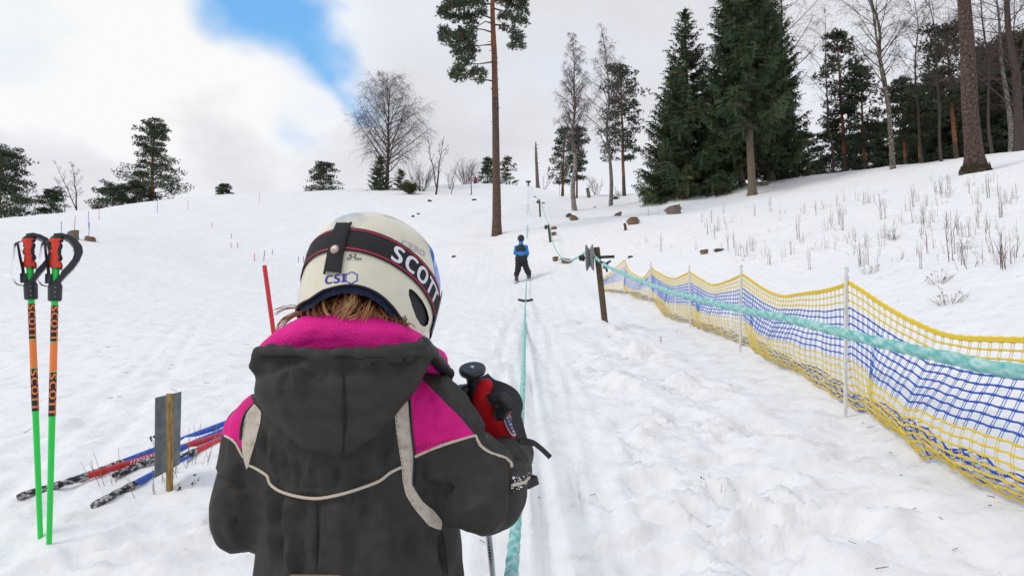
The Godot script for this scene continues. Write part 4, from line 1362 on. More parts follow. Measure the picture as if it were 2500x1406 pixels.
func lying_gate(label: String, a: Vector2, b: Vector2, c: Vector2, m: Material, black_px: float, r: float, lift := 0.0):
	# a slalom gate pole lying on the snow: photo points of its foot end, where colour starts, and its far end
	var p := hit_ground(a.x, a.y); var e := hit_ground(c.x, c.y)
	var q := hit_ground(b.x, b.y)
	for v in 2:
		pass
	p.y = gy(p.x, -p.z) + r * 0.7 + lift
	e.y = gy(e.x, -e.z) + r * 1.6 + lift
	q = p + (e - p) * clampf((q - p).dot(e - p) / (e - p).length_squared(), 0.05, 0.9)
	var t := thing("slalom_gate_pole", label, "slalom pole", p, "slalom poles lying in a heap")
	var mb := MB.new()
	mb.tube(PackedVector3Array([q - p, e - p]), PackedFloat32Array([r, r]), 14)
	part("shaft", mb.mesh(), m, t)
	mb = MB.new()
	var d := (q - p).normalized()
	var L := (q - p).length()
	var pts := PackedVector3Array(); var rad := PackedFloat32Array()
	for k in 13:
		var f := k / 12.0
		pts.append(d * L * f)
		rad.append(r * (1.12 if k < 12 else 1.02) * (0.72 if k == 0 else 1.0) * (0.86 if k in [5, 8] else 1.0))
	mb.tube(pts, rad, 14)
	part("hinge", mb.mesh(), M.snowy_black, t)
	return [t, p, q, e]

func net_fence():
	var posts := [[2.43, 15.2, 0.86, 1527, 632], [2.64, 13.5, 0.86, 1589, 640], [2.48, 9.8, 0.87, 1683, 648], [2.26, 7.0, 0.88, 1810, 647], [1.965, 4.2, 0.88, 2067, 653], [1.73, 1.35, 0.88, 0, 0]]
	var t := thing("net_fence", "yellow and blue safety net hung on white posts along the tow track", "fence", Vector3(2.3, gy(2.3, 8.0), -8.0))
	var o := t.position
	# posts
	var tops := []
	for k in posts.size():
		var q: Array = posts[k]
		var f := Vector3(q[0], gy(q[0], q[1]), -q[1])
		var top := f + Vector3(0.02, q[2], 0)
		if q[3] > 0:
			top = at(q[3], q[4], q[1])
		tops.append(top)
		var mb := MB.new()
		var up := (top - f).normalized()
		var b := upright(up, Vector3.RIGHT)
		mb.box((f + top) * 0.5 - o - up * 0.1, Vector3(0.021, (top - f).length() + 0.2, 0.014), b, Color.WHITE, 0.004)
		for h in [0.985, 0.93, 0.80, 0.66, 0.52, 0.38, 0.26, 0.08]:
			mb.box(f.lerp(top, h) - o + b.x * 0.0115, Vector3(0.012, 0.026, 0.009), b, Color.WHITE, 0.003)
		part("post", mb.mesh(), M.post_white, t)
	# path of the net, dense stations
	var path := []
	path.append([Vector2(2.12, 15.9), 0.0, -1, 0.0])
	var ends := [Vector2(2.05, 16.4)]
	for q in posts:
		ends.append(Vector2(q[0] + 0.012, q[1]))
	var st := []   # [x, D, span index, f in span]
	for k in ends.size() - 1:
		var a: Vector2 = ends[k]; var b: Vector2 = ends[k + 1]
		var n := int(a.distance_to(b) / 0.024)
		for s in n:
			var f := float(s) / n
			st.append([lerpf(a.x, b.x, f), lerpf(a.y, b.y, f), k, f])
	st.append([ends[ends.size() - 1].x, ends[ends.size() - 1].y, ends.size() - 2, 1.0])
	var rows := [0.0, 0.012, 0.055, 0.098]
	var colr := [0, 0, 0, 0]
	for k in 7:
		rows.append(0.138 + 0.04 * k); colr.append(1)
	for k in 7:
		rows.append(0.418 + 0.04 * k); colr.append(0)
	for k in 4:
		rows.append(0.70 + 0.035 * k); colr.append(1)
	var fold := 0.675
	var sags := [0.10, 0.26, 0.14, 0.13, 0.14, 0.21]
	var wob := FastNoiseLite.new()
	wob.seed = 4; wob.frequency = 0.9; wob.fractal_octaves = 2
	var grid := []
	for k in st.size():
		var x: float = st[k][0]; var D: float = st[k][1]; var sp: int = st[k][2]; var f: float = st[k][3]
		var bell: float = 4.0 * f * (1.0 - f)
		var sag: float = sags[sp] * bell * (1.0 + 0.12 * sin(f * 9.0 + sp))
		var topy: float
		var b_top: Vector3 = tops[mini(sp, tops.size() - 1)]
		if sp == 0:
			# the loose end of the net droops to the snow
			topy = lerpf(gy(x, D) + 0.22, b_top.y - 0.02, pow(f, 0.8))
		else:
			var a_top: Vector3 = tops[sp - 1]
			topy = lerpf(a_top.y, b_top.y, f) - 0.085 - sag
			x = lerpf(a_top.x, b_top.x, f) + 0.012
		var bx := x + 0.07 - 0.16 * bell * (1.0 if sp == 5 else 0.55) + 0.03 * wob.get_noise_1d(D * 1.0)
		var gb := gy(bx, D) + 0.012
		var slack := maxf(0.0, fold - Vector2(topy - gb, bx - x).length())
		var col := []
		for r in rows.size():
			var s: float = rows[r]
			var p: Vector3
			var w := s / fold
			if w <= 1.0:
				var belly := (0.05 + 0.62 * sqrt(slack * 0.35)) * sin(PI * pow(w, 1.7)) * pow(w, 0.35)
				p = Vector3(lerpf(x, bx, pow(w, 1.3)) - belly * (0.85 if sp > 0 else 0.2), lerpf(topy, gb, w - 0.10 * slack * sin(PI * w)), -D)
				p.x += 0.012 * wob.get_noise_2d(D * 1.3, s * 3.0) * w
				p.y += 0.006 * wob.get_noise_2d(D * 1.6 + 30.0, s * 4.0)
				p.z += 0.02 * wob.get_noise_2d(D * 1.7 + 9.0, s * 2.0) * w
				var gp := gy(p.x, D) + 0.008
				p.y = maxf(p.y, gp)
			else:
				var e := s - fold
				var xx := bx + e * 0.9 + 0.015 * wob.get_noise_2d(D * 2.5, s * 6.0)
				p = Vector3(xx, maxf(gy(xx, D) + 0.008, gb + e * 0.35 + 0.012 * wob.get_noise_2d(D * 2.5 + 5.0, s * 6.0)), -D - e * 0.15)
			col.append(p - o)
		grid.append(col)
	for r in rows.size():
		var line := PackedVector3Array(); var rad := PackedFloat32Array()
		var base_r := 0.0075 if r < 2 else 0.0045
		for k in grid.size():
			line.append(grid[k][r])
			# the knitted cord is knotty, thicker at each crossing
			rad.append(base_r * (1.0 + (0.35 if k % 3 == 0 else -0.1)))
		var mb := MB.new()
		mb.tube(line, rad, 5, Color.WHITE, false)
		part("cord", mb.mesh(), M.net_blue if colr[r] == 1 else M.net_yellow, t)
	for c in 2:
		var mb := MB.new()
		for k in range(0, grid.size(), 3):
			var r := 0
			while r < rows.size() - 1:
				if colr[r] != c:
					r += 1
					continue
				var run := PackedVector3Array()
				while r < rows.size() and colr[r] == c:
					run.append(grid[k][r])
					r += 1
				if r < rows.size():
					run.append(grid[k][r])
				if run.size() < 2:
					continue
				for d in [-0.005, 0.005]:
					var q := PackedVector3Array(); var rr := PackedFloat32Array()
					for p in run:
						q.append(p + Vector3(d * 0.3, 0, d)); rr.append(0.0019)
					mb.tube(q, rr, 3, Color.WHITE, false)
		var w := part("cross_threads", mb.mesh(), M.weft_blue if c == 1 else M.weft_yellow, t)
		w.set_meta("kind", "stuff")

func tow_handle(parent: Node3D, at_: Vector3, along: Vector3, across: Vector3, L: float, r: float):
	var mb := MB.new()
	var n := along.cross(across).normalized()
	mb.tube(PackedVector3Array([at_ - across * L * 0.5, at_ - across * L * 0.12 + n * r, at_ + across * L * 0.12 + n * r, at_ + across * L * 0.5]), PackedFloat32Array([r * 0.9, r, r, r * 0.9]), 8)
	part("tow_handle", mb.mesh(), M.black, parent)

func make_props():
	make_prop_materials()
	rng.seed = 202
	fleck_noise.seed = 12; fleck_noise.frequency = 0.05; fleck_noise.fractal_octaves = 3
	net_fence()
	# ---- ropes
	var c := []
	c.append(Vector3(-0.09, 0.62, 2.5)); c.append(Vector3(-0.05, 0.66, -0.2))
	for q in [[1243, 1500, 1.38], [1250, 1385, 1.62], [1262, 1240, 2.15], [1270, 1060, 3.1], [1277, 920, 4.6], [1281, 800, 8.5], [1283, 735, 14.0], [1286, 668, 25.0], [1287, 600, 33.0], [1288, 530, 47.0], [1289, 492, 66.0], [1290, 458, 98.0]]:
		c.append(at(q[0], q[1], q[2]))
	for k in range(7, c.size()):
		c[k].y = maxf(c[k].y, gy(c[k].x, -c[k].z) + 0.03)
	var rope := thing("tow_rope", "pale turquoise tow rope running straight up the middle of the slope", "rope", Vector3(0, 0, 0))
	var line := spline(c, func(p): return clampf(-p.z * 0.005, 0.008, 0.4))
	var near_n := 0
	part("rope", rope_mesh(line, 0.0162, 14), M.rope, rope)
	tow_handle(rope, at(1283, 735, 14.0) + Vector3(0, 0.03, 0), Vector3(0, 0.2, -1), Vector3.RIGHT, 0.30, 0.026)
	tow_handle(rope, at(1287, 584, 34.0) + Vector3(0, 0.03, 0), Vector3(0, 0.2, -1), Vector3.RIGHT, 0.30, 0.026)
	# return rope over the pulleys
	c = []
	c.append(Vector3(1.08, 1.14, 1.5)); c.append(Vector3(1.08, 1.22, -0.9))
	for q in [[2496, 907, 1.49], [2316, 873, 1.74], [2177, 843, 2.0], [2052, 811, 2.3], [1913, 776, 2.8], [1807, 755, 3.34], [1700, 729, 4.13], [1593, 697, 5.4], [1481, 649, 7.8], [1447, 622, 8.5], [1432, 615, 8.7], [1410, 629, 11.0], [1385, 636, 15.0], [1365, 622, 20.0], [1350, 592, 27.0], [1342, 552, 30.0], [1330, 524, 36.0], [1318, 489, 43.0], [1305, 478, 60.0], [1294, 452, 98.0]]:
		c.append(at(q[0], q[1], q[2]))
	for k in range(14, c.size()):
		c[k].y = maxf(c[k].y, gy(c[k].x, -c[k].z) + 0.05)
	var rope2 := thing("return_rope", "turquoise return rope hanging past the net fence towards the pulley post", "rope", Vector3.ZERO)
	part("rope", rope_mesh(spline(c, func(p): return clampf(-p.z * 0.005, 0.007, 0.4)), 0.0172, 16), M.rope, rope2)
	var hp := at(1476, 646, 8.0)
	tow_handle(rope2, hp, Vector3(0, 0, 1), Vector3(0.8, -0.55, 0.2).normalized(), 0.13, 0.013)
	tow_handle(rope2, hp + Vector3(0.03, 0, 0), Vector3(0, 0, 1), Vector3(0.7, 0.7, 0).normalized(), 0.12, 0.013)
	tow_handle(rope2, hp + Vector3(0.035, -0.03, 0), Vector3(0, 0, 1), Vector3(0.1, 1, 0).normalized(), 0.11, 0.013)
	# ---- pulley post
	var f := ground(1478, 8.5)
	var t := thing("pulley_post", "leaning brown wooden post carrying a grey pulley wheel", "post", f)
	var mb := MB.new()
	var top := at(1457, 604, 8.5) - f
	var up := top.normalized()
	var b := upright(up, Vector3(1, 0, 0.35))
	mb.box(top * 0.5 - up * 0.15, Vector3(0.066, top.length() + 0.3, 0.066), b, Color.WHITE, 0.010)
	part("post", mb.mesh(), M.wood_post, t)
	var ax := Vector3(0.985, 0.02, 0.17).normalized()
	var wc := at(1440, 629, 8.5) - f
	mb = MB.new()
	lathe(mb, wc, ax, [[-0.052, 0.0], [-0.052, 0.05], [-0.046, 0.155], [-0.036, 0.165], [0.0, 0.10], [0.036, 0.165], [0.046, 0.155], [0.052, 0.05], [0.052, 0.0]], 32)
	part("pulley_wheel", mb.mesh(), M.grey_plastic, t)
	mb = MB.new()
	mb.tube(PackedVector3Array([wc - ax * 0.13, wc + ax * 0.30]), PackedFloat32Array([0.018, 0.018]), 10)
	mb.tube(PackedVector3Array([wc - ax * 0.13, wc - ax * 0.065]), PackedFloat32Array([0.03, 0.045]), 10)
	part("axle", mb.mesh(), M.black_metal, t)
	# ---- farther line posts
	for q in [[1344, 587, 1339, 549, 30.0, "dark little post with small pulleys by the two brown stumps"], [1319, 527, 1317, 487, 43.0, "thin dark post of the return line high up the slope"]]:
		f = ground(q[0], q[4])
		t = thing("pulley_post", q[5], "post", f)
		top = at(q[2], q[3], q[4]) - f
		mb = MB.new()
		mb.tube(PackedVector3Array([-top.normalized() * 0.2, top]), PackedFloat32Array([0.055, 0.05]), 8)
		part("post", mb.mesh(), M.wood_post, t)
		mb = MB.new()
		lathe(mb, top * 0.86 - Vector3(0.12, 0, 0), Vector3.RIGHT, [[-0.05, 0.0], [-0.05, 0.12], [0.0, 0.07], [0.05, 0.12], [0.05, 0.0]], 16)
		part("pulley_wheel", mb.mesh(), M.black_metal, t)
		mb = MB.new()
		mb.tube(PackedVector3Array([top * 0.86 - Vector3(0.2, 0, 0), top * 0.86 + Vector3(0.06, 0, 0)]), PackedFloat32Array([0.02, 0.02]), 6)
		part("axle", mb.mesh(), M.black_metal, t)
	# ---- bull wheel at the top
	f = ground(1290, 98.0)
	t = thing("bull_wheel_stand", "black bull wheel on a tripod at the top of the tow", "wheel", f)
	mb = MB.new()
	lathe(mb, Vector3(0, 0.78, 0), Vector3.UP, [[-0.05, 0.28], [-0.07, 0.38], [0.0, 0.34], [0.07, 0.38], [0.05, 0.28], [-0.05, 0.28]], 28)
	for k in 3:
		var a := TAU * k / 3.0
		mb.tube(PackedVector3Array([Vector3(cos(a), 0, sin(a)) * 0.33 + Vector3(0, 0.78, 0), Vector3(0, 0.78, 0)]), PackedFloat32Array([0.03, 0.03]), 6)
	part("wheel", mb.mesh(), M.black, t)
	mb = MB.new()
	mb.tube(PackedVector3Array([Vector3(0, -0.1, 0), Vector3(0, 0.75, 0)]), PackedFloat32Array([0.09, 0.07]), 10)
	part("column", mb.mesh(), M.black, t)
	for k in 3:
		var a := TAU * k / 3.0 + 0.5
		mb = MB.new()
		mb.tube(PackedVector3Array([Vector3(cos(a) * 0.42, -0.1, sin(a) * 0.42), Vector3(0, 0.7, 0)]), PackedFloat32Array([0.025, 0.025]), 6)
		part("leg", mb.mesh(), M.black, t)
	# ---- dead snag
	f = ground(1313, 95.0)
	t = thing("dead_snag", "dead bare trunk with short broken stubs at the top of the tow", "tree", f)
	var sp := PackedVector3Array([Vector3(0, -0.3, 0), at(1311, 420, 95) - f, at(1309, 380, 95) - f, at(1308, 346, 95) - f])
	part("trunk", trunk_mesh(sp, PackedFloat32Array([0.26, 0.22, 0.18, 0.07]), 10, 0.3), M.spruce_bark, t)
	for k in 16:
		mb = MB.new()
		var h := rnd(0.25, 0.95)
		var s0 := sample(sp, h)
		var a := rnd(-0.7, 0.7) + (PI if rnd() < 0.25 else 0.0)
		mb.tube(PackedVector3Array([s0, s0 + Vector3(cos(a), rnd(0.0, 0.5), sin(a)) * rnd(0.25, 0.55)]), PackedFloat32Array([0.035, 0.012]), 5)
		part("stub", mb.mesh(), M.dark_bark, t)
	# ---- a small orange marker on a pole
	f = ground(1366, 78.0)
	t = thing("marker_sign", "small orange marker plate on a thin pole by the red trunked pine", "sign", f)
	mb = MB.new()
	mb.tube(PackedVector3Array([Vector3(0, -0.2, 0), Vector3(0, 1.7, 0)]), PackedFloat32Array([0.02, 0.02]), 6)
	part("pole", mb.mesh(), M.stump_grey, t)
	mb = MB.new()
	mb.box(Vector3(0.03, 1.5, 0.03), Vector3(0.22, 0.26, 0.02))
	part("plate", mb.mesh(), mat(0.75, 0.2, 0.02, 0.5), t)
	# ---- stumps, broken trunks, stones
	stump("big grey broad stump with a white cap on the slope below the spruces", 1646, 521, 34, 20, true)
	stump("low brown stump under the edge of the spruce boughs", 1607, 496, 20, 7)
	stump("flat brown stump nearest the broad spruce trunk", 1667, 484, 24, 8)
	stump("orange brown stump beside the short dark stake", 1547, 546, 26, 14)
	stump("small brown stump between the stake and the slender birches", 1510, 528, 17, 10)
	stump("mossy brown stump at the foot of the nearer slender birch", 1402, 538, 20, 10)
	stump("small orange stump touching the return rope, left of a pair", 1356, 636, 13, 11)
	stump("brown slanting stump under the return rope, right of a pair", 1384, 638, 27, 11)
	stump("brown stump behind the middle of the net fence among stalks", 1721, 619, 19, 12)
	stump("low dark stump beside the thin dark post, upper of two", 1352, 560, 14, 6)
	stump("low dark stump beside the thin dark post, lower of two", 1350, 573, 15, 7)
	stump("tall square-cut log stump on the left slope, left of two", 177, 583, 27, 18, true, "", 0.0, false)
	stump("short square-cut log stump on the left slope, right of two", 220, 588, 27, 9, false, "", 0.0, false)
	stump("mossy stub beside the pale trunk of the front spruce", 1867, 451, 18, 8, true)
	for q in [[1757, 609, 28, 7, "dark low bark slab beside the stump behind the fence"], [1049, 492, 12, 5, "dark stone right below the juniper bush"], [1157, 489, 12, 4, "dark stone on the upper slope below the dark sapling"], [1021, 524, 9, 4, "dark stone in the open slope, right of two close together"], [1008, 529, 8, 4, "dark stone in the open slope, left of two close together"], [1108, 628, 13, 5, "dark stone between the helmet and the tow rope"], [1389, 529, 15, 10, "black root clump left of the mossy stump"], [1327, 497, 8, 4, "dark stone right of the thin dark post of the return line"], [1306, 482, 6, 3, "tiny dark stone below the bull wheel"], [1503, 486, 14, 7, "black root clump at the foot of the tiny dead sapling"], [1540, 629, 14, 6, "black clod just above the end of the net fence"], [1452, 507, 8, 3, "small dark clod left of the second slender birch"]]:
		stone(q[4], q[0], q[1], q[2], q[3], "dark stones and clods in the snow")
	for q in [[1438, 482, 1434, 459, 0.16, "leaning broken trunk piece standing between the slender birches", M.stump_grey], [1527, 563, 1525, 545, 0.06, "short dark stake standing left of the orange brown stump", M.dark_bark]]:
		f = hit_ground(q[0], q[1])
		mb = MB.new()
		top = at(q[2], q[3], -f.z) - f
		mb.tube(PackedVector3Array([-top.normalized() * 0.2, top * 0.5 + Vector3(0.02, 0, 0), top]), PackedFloat32Array([q[4] * 1.1, q[4], q[4] * 0.9]), 10)
		piece("broken_trunk", mb.mesh(), q[6], q[5], "stake", f)
	# ---- small slalom poles
	var gs := [[148, 540, 148, 569, true, "thin blue pole left of the taller log stump"], [182, 527, 180, 562, false, "thin red pole rising behind the taller log stump"], [215, 515, 214, 556, true, "tall thin blue pole above the shorter log stump"], [217, 542, 215, 578, true, "thin blue pole standing at the shorter log stump"], [240, 504, 241, 537, false, "thin red pole right of the two blue ones by the log stumps"], [383, 489, 383, 520, true, "blue pole under the tallest ridge pine"], [458, 489, 458, 511, false, "red pole at the right foot of the tallest ridge pine"], [632, 472, 632, 496, false, "red pole on the ridge right of the tiny pine"], [516, 544, 516, 555, false, "single short red stick below the tiny pine"], [564, 570, 564, 582, true, "single short blue stick above a red pair"], [563, 592, 564, 606, false, "short red stick, left of the pair"], [579, 592, 580, 605, false, "short red stick, right of the pair"], [620, 619, 621, 637, false, "short red stick left of the tall leaning red pole"], [645, 611, 645, 624, true, "short blue stick directly above the tall leaning red pole"], [644, 620, 643, 636, false, "short red stick directly above the tall leaning red pole"], [665, 609, 664, 622, true, "short blue stick right of the tall leaning red pole"], [728, 626, 728, 643, true, "short blue stick, left of the pair beside the helmet"], [740, 625, 741, 643, true, "short blue stick, right of the pair beside the helmet"]]
	for q in gs:
		gate_stick(q[0], q[1], q[2], q[3], q[4], q[5])
	# ---- the near red slalom pole
	f = hit_ground(693, 1000)
	top = at(644.5, 648, -f.z) - f
	mb = MB.new()
	mb.tube(PackedVector3Array([-top.normalized() * 0.2, top * 0.995, top]), PackedFloat32Array([0.0145, 0.0135, 0.012]), 16)
	piece("slalom_gate_pole", mb.mesh(), M.gate_red, "tall plain red slalom pole leaning left behind the child", "slalom pole", f)
	# ---- heap of slalom poles
	lying_gate("blue slalom pole at the back of the heap with a black snowy foot", Vector2(190, 1168), Vector2(300, 1124), Vector2(760, 966), M.gate_blue, 0, 0.0145, 0.012)
	var lg: Array = lying_gate("red slalom pole with white lettering in the heap", Vector2(40, 1224), Vector2(214, 1167), Vector2(760, 1006), M.gate_red, 0, 0.0145, 0.006)
	var dir: Vector3 = (lg[3] - lg[2]).normalized()
	var face: Vector3 = (EYE - lg[2]).normalized()
	face = (face - dir * face.dot(dir)).normalized()
	part("lettering", bar_text("//AVANTI", 0.022, lg[2] - lg[1] + dir * 0.26, -dir, face, 0.0148, 1.6), M.white_print, lg[0])
	lying_gate("blue slalom pole in front of the heap, foot end pointing at the camera", Vector2(224, 1242), Vector2(318, 1186), Vector2(640, 1018), M.gate_blue, 0, 0.0145)
	lying_gate("blue slalom pole in the middle of the heap", Vector2(275, 1160), Vector2(420, 1105), Vector2(720, 994), M.gate_blue, 0, 0.0145, 0.014)
	lying_gate("red slalom pole lowest in the heap behind the metal sheet", Vector2(400, 1140), Vector2(470, 1108), Vector2(700, 1008), M.gate_red, 0, 0.0145, 0.0)
	# ---- metal sheet on a stake
	f = ground(413, 3.1)
	t = thing("stake_sign", "back of a grey metal sheet nailed to a wooden stake", "sign", f)
	mb = MB.new()
	top = at(413, 961, 3.08) - f
	up = top.normalized()
	b = upright(up, Vector3(0.8, 0, 0.6))
	mb.box(top * 0.5 - up * 0.1, Vector3(0.026, top.length() + 0.2, 0.020), b, Color.WHITE, 0.002)
	part("stake", mb.mesh(), M.stake, t)
	mb = MB.new()
	var pl := [at(378, 971, 3.07) - f, at(441, 956, 3.22) - f, at(437, 1133, 3.24) - f, at(376, 1167, 3.07) - f]
	var pn: Vector3 = (pl[1] - pl[0]).cross(pl[3] - pl[0]).normalized() * 0.002
	mb.quad(pl[0] + pn, pl[1] + pn, pl[2] + pn, pl[3] + pn); mb.quad(pl[0] - pn, pl[1] - pn, pl[2] - pn, pl[3] - pn)
	for k in 4:
		mb.quad(pl[k] - pn, pl[(k + 1) % 4] - pn, pl[(k + 1) % 4] + pn, pl[k] + pn)
	part("metal_sheet", mb.mesh(), M.zinc, t)
	# ---- ski poles on the left
	ski_pole_guarded("neon green and orange ski pole with black guard, left of the upright pair", at(68, 571, 2.72), ground(97, 2.72), -1.0)
	ski_pole_guarded("neon green and orange ski pole with broad black guard, right of the upright pair", at(136, 571, 2.66), ground(118, 2.62), 1.0)
	# ---- dry plants
	var vm: Material = M.twig_stuff
	var brown := Color(0.15, 0.105, 0.085); var straw := Color(0.38, 0.30, 0.21)
	var kinds := [stalks(4, 0.65, 0.2, brown, straw, 0.004), stalks(5, 0.45, 0.3, brown, Color(0.18, 0.12, 0.1), 0.0036), stalks(3, 0.75, 0.12, brown, brown, 0.005), stalks(6, 0.35, 0.35, straw, brown, 0.003), stalks(2, 0.5, 0.1, brown, straw, 0.004), stalks(4, 0.75, 0.25, brown, Color(0.2, 0.13, 0.1), 0.0045)]
	var made := 0
	var tries := 0
	while made < 230 and tries < 4000:
		tries += 1
		var px := rnd(1560, 2495); var py := rnd(435, 660)
		var ridge := lerpf(478, 405, clampf((px - 1880) / 620.0, 0.0, 1.0)) + (30.0 if px < 1900 else 12.0)
		var fence_top := lerpf(600, 690, clampf((px - 1500) / 600.0, 0.0, 1.0))
		if py < ridge or py > fence_top or (px < 1700 and rnd() < 0.6) or nz_b.get_noise_2d(px * 0.0035, py * 0.007) < -0.12:
			continue
		var p := hit_ground(px, py, 4.0)
		if -p.z > 60.0:
			continue
		var kd := rng.randi() % kinds.size()
		var where := "below the big flecked trunk"
		for z in [[1700, "below the broad spruce"], [1860, "below the pale spruce trunk"], [2020, "below the right end of the spruces"], [2150, "below the two leftmost red trunks"], [2290, "below the pale forked tree"], [2400, "below the big flecked trunk"], [9999, "near the right edge"]]:
			if px < z[0]:
				where = z[1]
				break
		var high := "high up " if py < ridge + 60.0 else ("halfway up " if py < ridge + 130.0 else "low down ")
		var lab: String = ["open clump of mixed stalks ", "low clump of brown stalks ", "three tall dark stalks ", "short pale straw clump ", "pair of thin stalks ", "tall clump of brown stalks "][kd] + high + where
		var o := piece("dry_stalks", kinds[kd], vm, lab, "plant", p, "dry stalks: " + lab)
		o.rotation.y = rnd(0, TAU)
		var k := rnd(0.6, 1.15)
		o.scale = Vector3(k, k, k)
		made += 1
	for q in [[2125, 668, 0.26, "pale dry grass tuft behind the nearest fence post"], [2292, 690, 0.24, "dry grass tuft with dark seed heads above the turquoise rope, upper of two"], [2318, 738, 0.26, "dry grass tuft with dark seed heads above the turquoise rope, lower of two"], [2360, 612, 0.3, "straw coloured grass tuft on the upper right hillside"], [2180, 590, 0.3, "bushy straw tuft on the right hillside below the wood"]]:
		t = thing("grass_tuft", q[3], "grass", hit_ground(q[0], q[1], 3.0), "grass tufts behind the fence")
		part("blades", grass_blades(30, q[2], q[2]), vm, t)
		part("seed_stalks", stalks(14, q[2] * 1.15, q[2] * 0.9, brown, straw, 0.0022, 0.8), vm, t)
	var spots := [[455, 1150, 0.35, 14, "dry grass and stalks growing at the foot of the metal sheet"], [395, 1185, 0.26, 12, "thin brown blades at the foot of the stake"], [300, 1165, 0.3, 7, "sparse stalks poking out between the slalom poles"], [1440, 640, 0.3, 8, "faint dry stalks behind the pulley wheel"], [1610, 838, 0.22, 4, "few dark-tipped stalks in front of the fence"], [1755, 1172, 0.13, 9, "small broken grass bit in the trampled snow"], [1690, 1310, 0.1, 7, "buried grass and dirt bit low in the trampled snow"]]
	for q in spots:
		piece("dry_stalks", stalks(q[3], q[2], q[2] * 0.9, brown, straw, 0.0021 if q[1] > 1000 else 0.003, 0.2), vm, q[4], "plant", hit_ground(q[0], q[1]), "sparse stalks near the track")
	# bits of twig and bark strewn on the snow
	mb = MB.new()
	for k in 150:
		var D := 2.0 * pow(14.0, rnd())
		var x := rnd(-0.7, 0.75) * D
		var p := Vector3(x, gy(x, D) + 0.004, -D)
		var d := Vector3(rnd(-1, 1), rnd(-0.1, 0.25), rnd(-1, 1)).normalized() * rnd(0.012, 0.05) * (1.0 + D * 0.05)
		mb.tube(PackedVector3Array([p, p + d]), PackedFloat32Array([0.0012 + D * 0.00012, 0.001]), 4, Color(0.09, 0.06, 0.045).lerp(Color(0.24, 0.17, 0.11), rnd()), false)
	var lit := piece("twig_litter", mb.mesh(), vm, "tiny bits of twig and bark strewn over the trampled snow", "litter")
	lit.set_meta("kind", "stuff")
	print("props ", Time.get_ticks_msec())

# ---------------------------------------------------------------- bodies: distance fields meshed as surface nets
func cap(p: Vector3, a: Vector3, b: Vector3, ra: float, rb: float) -> float:
	var ba := b - a
	var h := clampf((p - a).dot(ba) / ba.length_squared(), 0.0, 1.0)
	return (p - a - ba * h).length() - lerpf(ra, rb, h)

func smin(a: float, b: float, k: float) -> float:
	var h := maxf(k - absf(a - b), 0.0) / k
	return minf(a, b) - h * h * k * 0.25

func chain(p: Vector3, c: Array, k: float) -> float:
	# c: [[point, radius], ...]
	var d := 1e9
	for j in c.size() - 1:
		d = smin(d, cap(p, c[j][0], c[j + 1][0], c[j][1], c[j + 1][1]), k)
	return d

